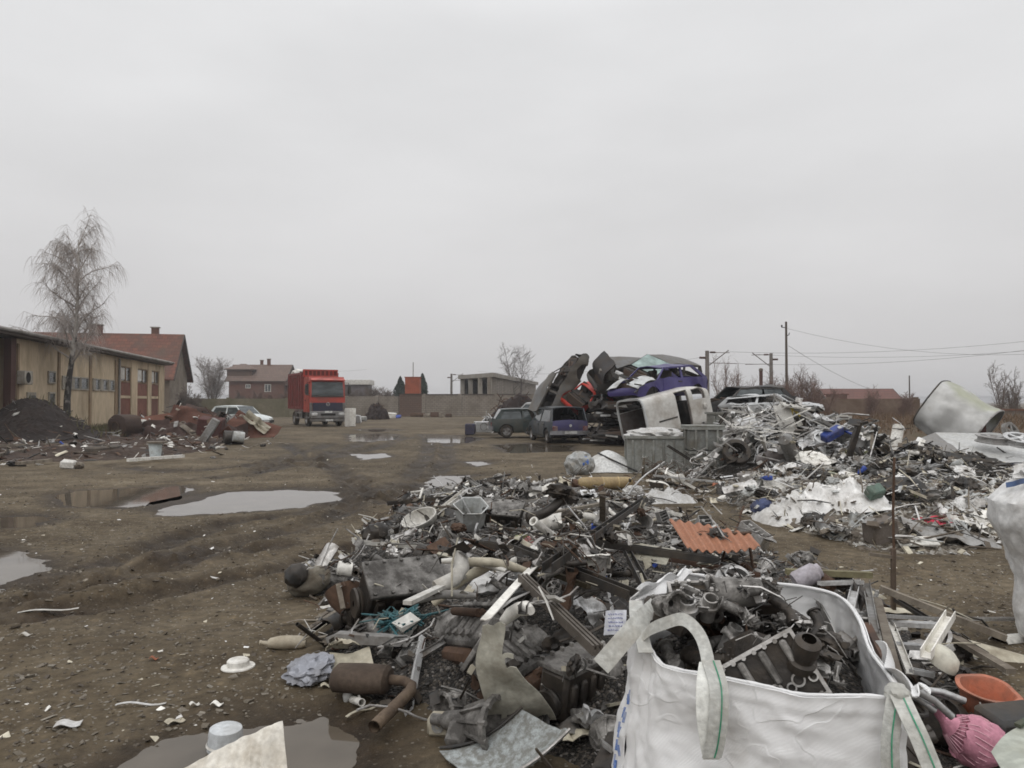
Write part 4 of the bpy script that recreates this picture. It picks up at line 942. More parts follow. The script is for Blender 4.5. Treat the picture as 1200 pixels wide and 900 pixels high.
# ---------------------------------------------------------------- red truck
P_tred = paint('truck_red', (.40, .045, .027), .42, (.19, .055, .04)); P_tdred = paint('container_red', (.175, .026, .022), .4, (.10, .04, .03), .6)
M_tgrey = mat('truck_bumper_grey', (.17, .165, .16), .6, dirt=.35, scale=2)
tr = empty('scrap_truck', at(384, 52, 0), (0, 0, yaw(.48, -.88)), 'red scrap truck with high sided container facing the yard', 'truck')
def tb(nm, m_, f, par=tr): q = MB(); f(q); return q.build(nm, m_, par)
cabp = [(-1.75, .95), (-1.75, 3.2), (-1.55, 3.36), (-.35, 3.36), (-.12, 3.1), (.0, 2.0), (.02, .95)]
cab = tb('cab', P_tred, lambda q: q.prism(cabp, -1.2, 1.2))
tb('windscreen', M_carglass, lambda q: q.add([(-.105+.02, -1.05, 3.0), (-.105+.02, 1.05, 3.0), (.0+.016, 1.08, 2.08), (.0+.016, -1.08, 2.08), (-.15, -1.05, 3.0), (-.15, 1.05, 3.0), (-.05, 1.08, 2.08), (-.05, -1.08, 2.08)], [(0, 1, 2, 3), (4, 7, 6, 5), (0, 4, 5, 1), (1, 5, 6, 2), (2, 6, 7, 3), (3, 7, 4, 0)]), cab)
tb('wiper', M_dkplastic, lambda q: (q.bar((.05, -.9, 2.1), (.02, -.1, 2.25), .03, .03), q.bar((.05, .1, 2.1), (.02, .9, 2.22), .03, .03), q.box((.02, 0, 2.03), (.06, 2.2, .08))), cab)
tb('visor', P_tred, lambda q: q.sheet(lambda u, v: Vector((-.1+.28*v, lerp(-1.15, 1.15, u), 3.22-.12*v)), 4, 4, .06), cab)
for s_ in (1, -1):
    tb('side_window', M_carglass, lambda q: q.box((-.75, s_*1.205, 2.5), (.85, .03, .75)), cab)
    dd = tb('door', P_tred, lambda q: q.box((-.75, s_*1.21, 1.55), (1.1, .03, 1.05)), cab); tb('handle', M_dkplastic, lambda q: q.box((-1.15, s_*1.24, 1.75), (.2, .03, .06)), dd)
    mi = tb('mirror_arm', M_dkplastic, lambda q: q.tube([(-.1, s_*1.2, 2.95), (.12, s_*1.42, 2.95), (.12, s_*1.42, 2.1), (-.05, s_*1.2, 2.1)], .025, 6), cab); tb('mirror', M_dkplastic, lambda q: q.box((.12, s_*1.46, 2.5), (.14, .22, .6), None, .05), mi)
    tb('headlight', M_lens, lambda q: q.box((.16, s_*.92, .82), (.08, .4, .2), None, .04))
    tb('step', M_tgrey, lambda q: q.box((-.6, s_*1.16, .6), (1.0, .16, .08)))
    tb('corner_panel', M_tgrey, lambda q: q.box((.0, s_*1.12, 1.3), (.14, .2, .6), None, .04), cab)
gr_ = tb('grille', mat('grille_dark', (.03, .03, .055), .5, dirt=.2), lambda q: [q.box((.05, 0, 1.32), (.06, 2.0, .56))]+[q.box((.085, 0, 1.12+.1*k), (.03, 1.9, .03)) for k in range(5)])
tb('emblem', M_alu, lambda q: (q.lathe([(.10, -.5), (.13, -.5), (.13, .5), (.10, .5)], (.11, 0, 1.5), (.03, 0, 0), 18, closed=True), [q.bar((.11, 0, 1.5), (.11, .11*math.sin(a), 1.5+.11*math.cos(a)), .02, .025) for a in (0, 2*PI/3, 4*PI/3)]), gr_)
bu = tb('bumper', M_tgrey, lambda q: (q.box((.05, 0, .78), (.22, 2.44, .5), None, .05), q.box((.02, 0, .43), (.18, 2.36, .22), None, .04)))
tb('air_intake', M_black, lambda q: q.box((.165, 0, .8), (.02, 1.0, .14)), bu); tb('number_plate', M_plate, lambda q: q.box((.17, .02, .98), (.02, .5, .12)), bu); tb('lower_plate', M_plate, lambda q: q.box((.115, .1, .42), (.02, .5, .13)), bu)
for xw in (-.95, -4.6):
    for s_ in (1, -1): wheel(tr, (xw, s_*1.05, .5), .5, .3, s_)
tb('chassis', M_dkplastic, lambda q: (q.box((-3.2, 0, .8), (5.6, .9, .26)), q.box((-2.6, 1.0, .75), (.8, .35, .5), None, .08), q.box((-2.6, -1.0, .75), (.8, .35, .5), None, .08)))
for s_ in (1, -1):
    tb('side_guard', M_rim, lambda q: (q.bar((-2.1, s_*1.2, .55), (-4.0, s_*1.2, .55), .05, .1), q.bar((-2.1, s_*1.2, .9), (-4.0, s_*1.2, .9), .05, .1), q.bar((-2.2, s_*1.2, .5), (-2.2, s_*1.2, 1.1), .05, .05), q.bar((-3.9, s_*1.2, .5), (-3.9, s_*1.2, 1.1), .05, .05)))
ct = tb('container', P_tdred, lambda q: (q.box((-1.95, 0, 2.55), (.1, 2.44, 2.6)), q.box((-6.2, 0, 2.4), (.1, 2.44, 2.3)), q.box((-4.08, 1.2, 2.4), (4.2, .08, 2.4)), q.box((-4.08, -1.2, 2.4), (4.2, .08, 2.4)), q.box((-4.08, 0, 1.2), (4.2, 2.3, .12)), q.box((-4.08, 1.22, 3.62), (4.3, .14, .14)), q.box((-4.08, -1.22, 3.62), (4.3, .14, .14)), q.box((-4.08, 1.22, 1.24), (4.3, .14, .16)), q.box((-4.08, -1.22, 1.24), (4.3, .14, .16))))
for k in range(7):
    for s_ in (1, -1): tb('rib', P_tdred, lambda q: q.box((-2.1-k*.66, s_*1.275, 2.42), (.13, .07, 2.24)), ct)
tb('headboard', P_tred, lambda q: (q.box((-1.86, 0, 3.86), (.1, 2.44, .1)), q.box((-1.86, 0, 3.44), (.1, 2.44, .1)), [q.box((-1.84, -1.16+k*.29, 3.65), (.07, .08, .34)) for k in range(9)]), ct)
tb('load', mat('scrap_load', (.10, .085, .08), .8, .2, dirt=.5), lambda q: q.blob((-4.1, 0, 3.3), (1.9, 1.05, .5), 4, lambda p: 1+.5*nz(p*3)+.2*nz(p*9), False), ct)
o = MB().blob((0, 0, 0), (.5, .45, .28), 3, lambda p: 1+.25*nz(p*2)).build('white_sack', M_white); o.location = tr.matrix_basis @ Vector((-5.2, -.75, 3.78)); tag(o, 'white sack lying on top of the red truck container load', 'sack')
# ================================================================ scrap kit: materials, piece shapes, packing
OIL = (.03, .026, .022); MUD = (.095, .072, .05)
_m = mat
def mat(name, col, rough=.6, metal=0, dirt=.35, dcol=MUD, scale=5, **kw):
    kw.setdefault('var', .3); kw.setdefault('bump', .35); return _m(name, col, rough, metal, dirt, dcol, scale, **kw)
K = dict(
 alu=mat('scrap_aluminium', (.50, .485, .465), .42, .75, .36, MUD, 7), cast=mat('cast_aluminium', (.30, .285, .265), .5, .6, .5, OIL, 9, bump=.4),
 iron=mat('oily_iron', (.042, .037, .033), .42, .45, .3, MUD, 5, bump=.35), rust=mat('rusty_steel', (.095, .055, .035), .85, .1, .4, (.05, .032, .022), 5, bump=.35),
 dkrust=mat('dark_rust', (.07, .042, .03), .85, .1, .4, (.13, .07, .045), 4, bump=.3),
 white=mat('white_plastic', (.68, .66, .61), .5, 0, .26, (.22, .18, .13), 4), cream=mat('cream_plastic', (.50, .46, .36), .55, 0, .35, (.2, .16, .11), 4),
 grey=mat('grey_plastic', (.25, .245, .235), .6, 0, .38, MUD, 4), black=mat('black_plastic', (.026, .025, .024), .5, 0, .35, MUD, 4),
 galv=mat('galvanised_steel', (.60, .60, .595), .38, .75, .3, (.14, .115, .09), 5), blue=mat('blue_plastic', (.03, .06, .26), .5, 0, .3, MUD), teal=mat('teal_netting', (.06, .17, .19), .7, 0, .3, MUD),
 red=mat('red_plastic', (.30, .025, .03), .5, 0, .35, MUD), orange=mat('faded_orange', (.42, .13, .055), .6, 0, .3, (.2, .09, .05), 3), green=mat('olive_plastic', (.16, .17, .075), .6, 0, .35, MUD),
 wood=mat('weathered_wood', (.22, .19, .15), .85, 0, .45, (.08, .06, .045), 4, streak=.3), film=mat('plastic_film', (.66, .65, .63), .35, 0, .28, (.2, .165, .12), 5), clear=mat('milky_plastic', (.42, .43, .42), .3, 0, .35, (.18, .15, .11), 5),
 cable=mat('black_cable', (.02, .02, .02), .6, 0, .3, MUD), pink=mat('pink_net', (.48, .21, .27), .7, 0, .3, (.3, .12, .16), 8))
WORD = dict(alu='dull silver', cast='dark grey', iron='oily black', rust='rusty', dkrust='dark brown', white='dirty white', cream='cream', grey='grey', black='black', galv='shiny grey', blue='blue', teal='teal', red='red', orange='orange', green='olive', wood='weathered', film='whitish', clear='milky', cable='black', pink='pink')

def ridges(R, n=6, amp=.03):
    L_ = [(R.uniform(0, PI), R.uniform(-.5, .5), R.uniform(-1, 1)*amp, R.uniform(.10, .3)) for _ in range(n)]
    def f(x, y):
        s = 0
        for a, o_, h, w_ in L_:
            d = x*math.cos(a)+y*math.sin(a)-o_; s += h*max(0, 1-abs(d)/w_)
        return s
    return f
def p_engine(R):
    q = MB(); l, w_, h = R.uniform(.36, .46), R.uniform(.20, .25), R.uniform(.22, .30)
    q.box((0, 0, h/2), (l, w_*.8, h), None, .02).box((0, 0, h-.02), (l*1.02, w_, .035), None, .008).box((0, 0, .03), (l*.96, w_*1.08, .05), None, .015)
    for k in range(4):
        x = (k-1.5)*l*.225
        q.pipe((x, 0, h-.05), (x, 0, h+.006), l*.10, .012, 16).disc((x, 0, h-.001), (0, 0, 1), l*.088, 14)
        for s_ in (1, -1):
            q.box((x, s_*w_*.43, h*.55), (l*.14, .03, h*.55), None, .01).cyl((x+l*.11, s_*w_*.40, h-.01), (x+l*.11, s_*w_*.40, h+.012), .011, n=6)
            q.cyl((x, s_*w_*.40, h*.3), (x, s_*w_*.52, h*.3), .025, n=9)
    q.lathe([(.06, 0), (w_*.55, .2), (w_*.62, 1), (w_*.54, 1), (w_*.45, .3)], (l/2, 0, h*.5), (.11, 0, 0), 18)
    q.cyl((-l/2, 0, h*.35), (-l/2-.05, 0, h*.35), .07, n=16).cyl((-l/2-.05, 0, h*.35), (-l/2-.07, 0, h*.35), .085, n=16)
    q.tube([(-l*.3, w_*.5, h*.7), (-l*.1, w_*.8, h*.75), (l*.2, w_*.75, h*.6), (l*.3, w_*.5, h*.5)], .025, 8)
    return q
def p_head(R):
    q = MB(); l, w_, h = R.uniform(.36, .48), R.uniform(.13, .18), R.uniform(.06, .09)
    q.box((0, 0, h/2), (l, w_, h), None, .008).box((0, w_*.48, h), (l, .014, .02)).box((0, -w_*.48, h), (l, .014, .02)).box((l/2, 0, h), (.014, w_, .02)).box((-l/2, 0, h), (.014, w_, .02))
    for k in range(4):
        x = (k-1.5)*l*.235
        q.pipe((x, w_*.18, h-.02), (x, w_*.18, h+.022), .022, .006, 12).pipe((x+.03, -w_*.2, h-.02), (x+.03, -w_*.2, h+.026), .019, .006, 12).box((x-.035, 0, h+.008), (.022, w_*.8, .026), None, .005)
        q.pipe((x, -w_*.5, h*.5), (x, -w_*.62, h*.5), .028, .008, 12)
        for s_ in (1, -1): q.cyl((x+l*.11, s_*w_*.46, h), (x+l*.11, s_*w_*.46, h+.02), .01, n=6)
    return q
def p_gearbox(R):
    q = MB(); r = R.uniform(.11, .16); l = R.uniform(.22, .32)
    q.lathe([(.001, 1), (r*.35, 1), (r*.42, .8), (r*.5, .55), (r*.75, .35), (r*.95, .1), (r*1.12, .08), (r*1.12, 0), (r*.92, 0), (r*.8, .2), (.03, .35)], (0, 0, r), (l, 0, 0), 20)
    for k in range(10):
        a = 2*PI*k/10; c, s_ = math.cos(a), math.sin(a)
        q.bar((l*.06, c*r*.98, r+s_*r*.98), (l*.6, c*r*.5, r+s_*r*.5), .012, .03, (0, c, s_)).cyl((-.01, c*r*1.03, r+s_*r*1.03), (.03, c*r*1.03, r+s_*r*1.03), .014, n=7)
    q.cyl((l, 0, r), (l*1.25, 0, r), .028, n=10).box((l*.6, r*.55, r*.9), (.12, .12, .16), None, .02)
    return q
def p_manifold(R):
    q = MB(); l = R.uniform(.3, .42); q.tube([(-l/2, 0, .05), (l/2, 0, .06)], .035, 10).box((0, -.14, .045), (l, .014, .07), None, .004)
    for k in range(4):
        x = (k-1.5)*l*.27; q.tube([(x, -.14, .045), (x, -.09, .06), (x+.01, -.03, .09), (x+.01, 0, .06)], .024, 9)
    q.pipe((l/2, 0, .06), (l/2+.06, 0, .07), .045, .01, 14); return q
def p_elbow(R):
    q = MB(); r = R.uniform(.03, .06); a = R.uniform(1.0, 2.0); rad = r*R.uniform(1.8, 3.2); pts = [(rad*math.sin(a*t/8), rad*(1-math.cos(a*t/8)), r) for t in range(9)]
    pts = [(-R.uniform(.05, .2), 0, r)]+pts; e = Vector(pts[-1])+Vector((math.cos(a), math.sin(a), 0))*R.uniform(.04, .15); pts.append(tuple(e))
    q.tube(pts, r, 12, False).tube(pts, r*.8, 12, False); q.pipe(pts[0], Vector(pts[0])+Vector((-.015, 0, 0)), r*1.3, r*.5, 14)
    q.pipe(e, e+Vector((math.cos(a), math.sin(a), 0))*.015, r*1.3, r*.5, 14); return q
def p_pipe(R):
    q = MB(); l = R.uniform(.25, .7); r = R.uniform(.018, .05); q.pipe((-l/2, 0, r), (l/2, 0, r), r, r*.16, 14)
    if R.random() < .4: q.pipe((l/2-.02, 0, r), (l/2, 0, r), r*1.35, r*.4, 14)
    return q
def p_tubing(R):
    q = MB(); n = 7; p = Vector((0, 0, .02)); d = Vector((1, 0, 0)); pts = [p]
    for i in range(n):
        d = (d+Vector((0, R.gauss(0, .45), R.gauss(.02, .12)))).normalized(); p = p+d*R.uniform(.07, .16); p.z = max(.015, p.z); pts.append(p.copy())
    fine = []
    for i in range(len(pts)-1):
        for t in range(3): fine.append(pts[i].lerp(pts[i+1], t/3))
    q.tube(fine+[pts[-1]], R.uniform(.007, .016), 7); return q
def p_profile(R):
    q = MB(); l = R.uniform(.5, 1.3); w_ = R.uniform(.025, .05); h = R.uniform(.02, .045); t = .004
    if R.random() < .5: o_ = [(-w_, 0), (w_, 0), (w_, h), (w_-t, h), (w_-t, t), (-w_+t, t), (-w_+t, h), (-w_, h)]
    else: o_ = [(-w_, 0), (-w_*.3, 0), (-w_*.3, h*.4), (w_*.3, h*.4), (w_*.3, 0), (w_, 0), (w_, h), (-w_, h)]
    q.prism(o_, -l/2, l/2); bend = R.gauss(0, .12)
    q.warp(lambda p: Vector((p.x+bend*p.y*p.y, p.y, p.z)))
    return q.xf(Matrix.Rotation(PI/2, 4, 'Z'))
def p_strip(R):
    l = R.uniform(.35, .9); w_ = R.uniform(.02, .05); b1, b2 = R.gauss(0, .12), R.gauss(0, .5)
    q = MB(); q.sheet(lambda u, v: Vector(((u-.5)*l, (v-.5)*w_+b1*(u-.5)**2*2*l, .01+abs(b2)*.25*(u-.5)**2*l+.01*math.sin(9*u+b2*9))), 14, 3, .004); return q
def p_sheet(R):
    a, b_ = R.uniform(.2, .5), R.uniform(.15, .35); f = ridges(R, 7, .07); cur = R.gauss(0, .5); e1, e2 = R.uniform(0, 9), R.uniform(0, 9)
    def fn(u, v):
        x, y = (u-.5), (v-.5); k = 1+.18*math.sin(e1+7*v)*u
        return Vector((x*a*k, y*b_*(1+.2*math.sin(e2+6*u)), f(x, y)+cur*x*x*a*.6+.012*noise.noise(Vector((u*5+e1, v*5, e2)))))
    q = MB(); q.sheet(fn, 16, 13, .003, False if R.random() < .4 else True); return q
def p_panel(R):
    a, b_ = R.uniform(.25, .55), R.uniform(.18, .4); f = ridges(R, 2, .03); cx, cy = R.uniform(.6, 1.1), R.uniform(.6, 1.1); hole = R.random() < .4; hx, hy = R.uniform(.3, .7), R.uniform(.3, .7); sl = R.gauss(0, .25)
    def fn(u, v):
        x, y = u-.5, v-.5; lip = -.03*max(0, abs(y)-.42)/.08
        return Vector((x*a+sl*y*b_, y*b_*(1-.25*u), .03+f(x, y)+lip-.05*x*x))
    mask = lambda u, v: (u+v < 1.2+cx*.7) and not (hole and abs(u-hx) < .14 and abs(v-hy) < .14)
    q = MB(); q.sheet(fn, 18, 14, .005, False, mask); return q
def p_shell(R):
    l, r = R.uniform(.3, .6), R.uniform(.08, .16); arc = R.uniform(1.6, 3.4); e = R.uniform(0, 9); tap = R.uniform(.55, 1)
    def fn(u, v):
        a = (v-.5)*arc; k = lerp(1, tap, u)*(1+.12*noise.noise(Vector((u*3, v*3, e))))
        return Vector(((u-.5)*l*(1+.15*math.sin(e+5*v)), r*k*math.sin(a), r*k*math.cos(a)))
    q = MB(); q.sheet(fn, 14, 14, .005, True, lambda u, v: noise.noise(Vector((u*2.5+e, v*2.5, 3.1))) > -.33 or .2 < u < .8); return q
def p_bag(R):
    e = R.uniform(0, 99); sx_, sy_, sz_ = R.uniform(.12, .28), R.uniform(.1, .2), R.uniform(.05, .11)
    def fn(p):
        v = p*1.6+Vector((e, 0, 0)); k = 1
        for o_ in (1, 2.1, 4.3): k += .30/o_**.75*(1-2.2*abs(noise.noise(v*o_)))
        return k
    q = MB(); q.blob((0, 0, sz_*.8), (sx_, sy_, sz_), 4, fn, False if R.random() < .5 else True); return q
def p_filmsheet(R):
    a, b_ = R.uniform(.25, .6), R.uniform(.2, .45); e = R.uniform(0, 99)
    def fn(u, v):
        x, y = u-.5, v-.5; p = Vector((u*2.2+e, v*2.2, e)); h = 0
        for o_ in (1, 2.3, 5): h += .10/o_*(1-2*abs(noise.noise(p*o_)))
        s = noise.noise_vector(p*1.1)*.16
        return Vector((x*a+s.x*a, y*b_+s.y*b_, max(.004, .02+h)))
    q = MB(); q.sheet(fn, 24, 20, .002, True, lambda u, v: (abs(u-.5)*2)**3+(abs(v-.5)*2)**3 < .75+.5*noise.noise(Vector((u*4, v*4, e)))); return q
def p_bucket(R):
    q = MB(); r = R.uniform(.09, .16); h = r*R.uniform(1, 1.9); q.lathe([(.001, .02), (r*.78, 0), (r*.8, .02), (r*.97, .93), (r*1.06, .93), (r*1.06, 1), (r*.97, 1), (r*.93, .96), (r*.75, .06), (.001, .06)], (0, 0, 0), (0, 0, h), 22)
    return q.xf(Matrix.Translation((0, 0, r)) @ Matrix.Rotation(R.uniform(1.2, 1.9), 4, 'X')) if R.random() < .6 else q
def p_tangle(R):
    q = MB(); s = R.uniform(.15, .32)
    for k in range(7):
        p = Vector((R.gauss(0, s*.4), R.gauss(0, s*.4), R.uniform(.01, s*.5))); d = Vector((R.gauss(0, 1), R.gauss(0, 1), R.gauss(0, .4))).normalized(); pts = [p.copy()]
        for i in range(14):
            d = (d+Vector((R.gauss(0, .4), R.gauss(0, .4), R.gauss(0, .25)))-p*.8).normalized(); p = p+d*s*.22; p.z = max(.004, p.z); pts.append(p.copy())
        q.tube(pts, R.uniform(.003, .007), 5)
    return q
def p_ring(R):
    r = R.uniform(.07, .17); t = r*R.uniform(.1, .22); q = MB(); q.lathe([(r, 0), (r+t*.4, .3), (r, .6), (r-t*.2, .7), (r, 1), (r-t, 1), (r-t, 0)], (0, 0, 0), (0, 0, R.uniform(.02, .06)), 26, closed=True)
    if R.random() < .6:
        q.cyl((0, 0, 0), (0, 0, .04), r*.3, n=14)
        for k in range(5): a = 2*PI*k/5; q.bar((r*.2*math.cos(a), r*.2*math.sin(a), .02), ((r-t*.5)*math.cos(a), (r-t*.5)*math.sin(a), .02), r*.16, .012)
    return q
def p_casing(R):
    q = MB(); a, b_, h = R.uniform(.16, .34), R.uniform(.12, .24), R.uniform(.07, .16); t = .008
    q.box((0, 0, t/2), (a, b_, t)).box((a/2-t/2, 0, h/2+t/2), (t, b_, h-t)).box((-a/2+t/2, 0, h/2+t/2), (t, b_, h-t)).box((0, b_/2-t/2, h/2+t/2), (a-2*t, t, h-t)).box((0, -b_/2+t/2, h/2+t/2), (a-2*t, t, h-t))
    for k in range(5): q.box((-a*.35+k*a*.17, 0, h*.45), (.01, b_*.9, h*.7))
    q.cyl((a*.2, b_*.2, 0), (a*.2, b_*.2, h*1.1), .022, n=10)
    e = R.uniform(0, 9); q.warp(lambda p: p+noise.noise_vector(p*5+Vector((e, 0, 0)))*.018)
    return q.xf(Matrix.Translation((0, 0, a*.3)) @ Matrix.Rotation(R.uniform(-1.4, 1.4), 4, 'Y'))
def p_bracket(R):
    q = MB(); a, b_, w_ = R.uniform(.08, .2), R.uniform(.05, .14), R.uniform(.04, .09); q.box((0, 0, .006), (a, w_, .012), None, .003).box((a/2-.006, 0, b_/2+.01), (.012, w_, b_), None, .003).prism([(a/2-.012, .012), (a/2-.012, b_*.8), (-a*.1, .012)], -.006, .006)
    q.pipe((-a*.25, 0, 0), (-a*.25, 0, .03), .022, .009, 12).cyl((a/2, 0, b_*.6), (a/2+.03, 0, b_*.6), .016, n=7); return q
def p_drum(R):
    q = MB(); r = R.uniform(.09, .14); q.lathe([(.02, 0), (.05, 0), (.055, .5), (r*.62, .5), (r*.66, .15), (r, .15), (r, 0), (r, -.25), (r*.6, -.25), (.02, -.1)], (0, 0, .03), (0, 0, .06), 24)
    for k in range(5): a = 2*PI*k/5; q.cyl((r*.4*math.cos(a), r*.4*math.sin(a), .05), (r*.4*math.cos(a), r*.4*math.sin(a), .085), .009, n=6)
    return q
def p_lump(R):
    e = R.uniform(0, 99); q = MB(); s = R.uniform(.06, .13)
    q.blob((0, 0, s*.7), (s*R.uniform(1, 1.6), s, s*.8), 3, lambda p: 1+.45*noise.noise(p*1.9+Vector((e, 0, 0)))+.2*noise.noise(p*4.5+Vector((0, e, 0))), False)
    for k in range(3): a = R.uniform(0, 6); d = Vector((math.cos(a), math.sin(a), R.uniform(-.1, .6))).normalized(); q.cyl(Vector((0, 0, s*.7))+d*s*.5, Vector((0, 0, s*.7))+d*s*1.5, s*R.uniform(.16, .34), n=10)
    q.box((0, 0, s*.3), (s*2.2, s*1.7, .012), (R.gauss(0, .3), R.gauss(0, .3), 0)); return q
def p_plank(R):
    q = MB(); l, w_, h = R.uniform(.35, .9), R.uniform(.04, .09), R.uniform(.015, .03); q.box((0, 0, h/2), (l, w_, h), None, .003); return q
def p_carton(R):
    q = MB(); a, b_ = R.uniform(.15, .3), R.uniform(.1, .2); f = ridges(R, 3, .05); q.sheet(lambda u, v: Vector(((u-.5)*a, (v-.5)*b_, .03+f(u-.5, v-.5))), 8, 8, .006, False); return q
def p_bottle(R):
    q = MB(); r = R.uniform(.035, .05); q.lathe([(.001, 0), (r*.9, 0), (r, .04), (r, .3), (r*.9, .35), (r, .4), (r, .62), (r*.6, .8), (r*.32, .88), (r*.32, 1), (.001, 1)], (-.12, 0, r), (R.uniform(.2, .28), 0, 0), 14)
    e = R.uniform(0, 9); return q.warp(lambda p: p+noise.noise_vector(p*9+Vector((e, 0, 0)))*.012)
def p_corr(R):
    a, b_ = R.uniform(.3, .6), R.uniform(.25, .45); f = ridges(R, 2, .08); q = MB(); q.sheet(lambda u, v: Vector(((u-.5)*a, (v-.5)*b_, .02+.012*math.sin(u*a*2*PI/.075)+f(u-.5, v-.5))), 44, 6, .003, True); return q
# kind -> (builder, base desc, category, [material keys], variants)
KIND = {
 'engine_block': (p_engine, 'engine block', 'engine block', ['iron', 'cast', 'iron'], 3), 'cylinder_head': (p_head, 'cylinder head', 'cylinder head', ['cast', 'alu', 'iron'], 3),
 'gearbox_housing': (p_gearbox, 'gearbox housing', 'gearbox', ['cast', 'alu', 'iron'], 3), 'intake_manifold': (p_manifold, 'manifold with four stubs', 'manifold', ['cast', 'alu', 'rust'], 2),
 'pipe_elbow': (p_elbow, 'flanged pipe elbow', 'pipe elbow', ['cast', 'iron', 'alu'], 4), 'metal_pipe': (p_pipe, 'hollow pipe', 'pipe', ['alu', 'iron', 'white', 'iron', 'cast'], 5),
 'bent_tube': (p_tubing, 'bent thin tube', 'tube', ['alu', 'black', 'galv', 'rust'], 6), 'window_profile': (p_profile, 'straight profile bar', 'profile', ['alu', 'white', 'iron', 'galv', 'grey'], 6),
 'metal_strip': (p_strip, 'curved metal strip', 'strip', ['alu', 'galv', 'rust', 'white'], 6), 'crumpled_sheet': (p_sheet, 'crumpled sheet metal', 'sheet metal', ['alu', 'iron', 'rust', 'grey', 'galv'], 6),
 'torn_panel': (p_panel, 'torn flat panel', 'panel', ['white', 'cream', 'grey', 'black', 'iron'], 6), 'curved_cover': (p_shell, 'curved plastic cover', 'cover', ['grey', 'black', 'white', 'cream', 'alu'], 6),
 'crumpled_bag': (p_bag, 'crumpled plastic bag', 'plastic bag', ['film', 'white', 'clear', 'grey', 'black'], 6), 'plastic_sheet': (p_filmsheet, 'crumpled plastic sheet', 'plastic sheet', ['film', 'clear', 'white', 'grey'], 6),
 'plastic_bucket': (p_bucket, 'plastic bucket', 'bucket', ['white', 'grey', 'cream', 'black'], 3), 'wire_tangle': (p_tangle, 'tangle of wire', 'wire', ['cable', 'alu', 'rust'], 4),
 'pulley_ring': (p_ring, 'round pulley ring', 'pulley', ['alu', 'cast', 'iron'], 4), 'metal_casing': (p_casing, 'open dented casing', 'casing', ['alu', 'grey', 'iron', 'galv'], 5),
 'angle_bracket': (p_bracket, 'angle bracket', 'bracket', ['iron', 'alu', 'rust'], 4), 'brake_disc': (p_drum, 'brake disc', 'brake disc', ['dkrust', 'iron', 'cast'], 3),
 'cast_fitting': (p_lump, 'lumpy cast fitting', 'casting', ['cast', 'iron', 'iron', 'black', 'rust', 'alu'], 7), 'wooden_lath': (p_plank, 'wooden lath', 'lath', ['wood'], 4),
 'cardboard_piece': (p_carton, 'folded piece of card', 'cardboard', ['cream', 'wood', 'white'], 4), 'plastic_bottle': (p_bottle, 'squashed plastic bottle', 'bottle', ['clear', 'white', 'green', 'blue'], 4),
 'corrugated_sheet': (p_corr, 'corrugated sheet offcut', 'corrugated sheet', ['galv', 'white', 'rust', 'grey'], 4)}
_tp = {}
def template(kind, v, mk):
    """mesh data + sample points of one variant of a kind in one material"""
    key = (kind, v, mk)
    if key not in _tp:
        if (kind, v) not in _tp:
            R = random.Random('%s%d' % (kind, v)); q = KIND[kind][0](R)
            me = q.mesh(kind, None); pts = sample_pts(q, R)
            _tp[kind, v] = (me, pts)
        me, pts = _tp[kind, v]; m2 = me.copy(); m2.name = kind; m2.materials.clear(); m2.materials.append(K[mk]); _tp[key] = (m2, pts)
    return _tp[key]
def sample_pts(q, R, n=110):
    V_ = [Vector(p) for p in q.v]; A_ = []; t = 0
    for f in q.f:
        a = 0
        for i in range(1, len(f)-1): a += (V_[f[i]]-V_[f[0]]).cross(V_[f[i+1]]-V_[f[0]]).length
        t += a; A_.append(t)
    out = []
    import bisect
    for _ in range(n):
        f = q.f[min(len(A_)-1, bisect.bisect(A_, R.random()*t))]; i = R.randint(1, len(f)-2) if len(f) > 3 else 1
        a, b_ = R.random(), R.random()
        if a+b_ > 1: a, b_ = 1-a, 1-b_
        out.append(V_[f[0]]+(V_[f[i]]-V_[f[0]])*a+(V_[f[i+1]]-V_[f[0]])*b_)
    return np.array(out)
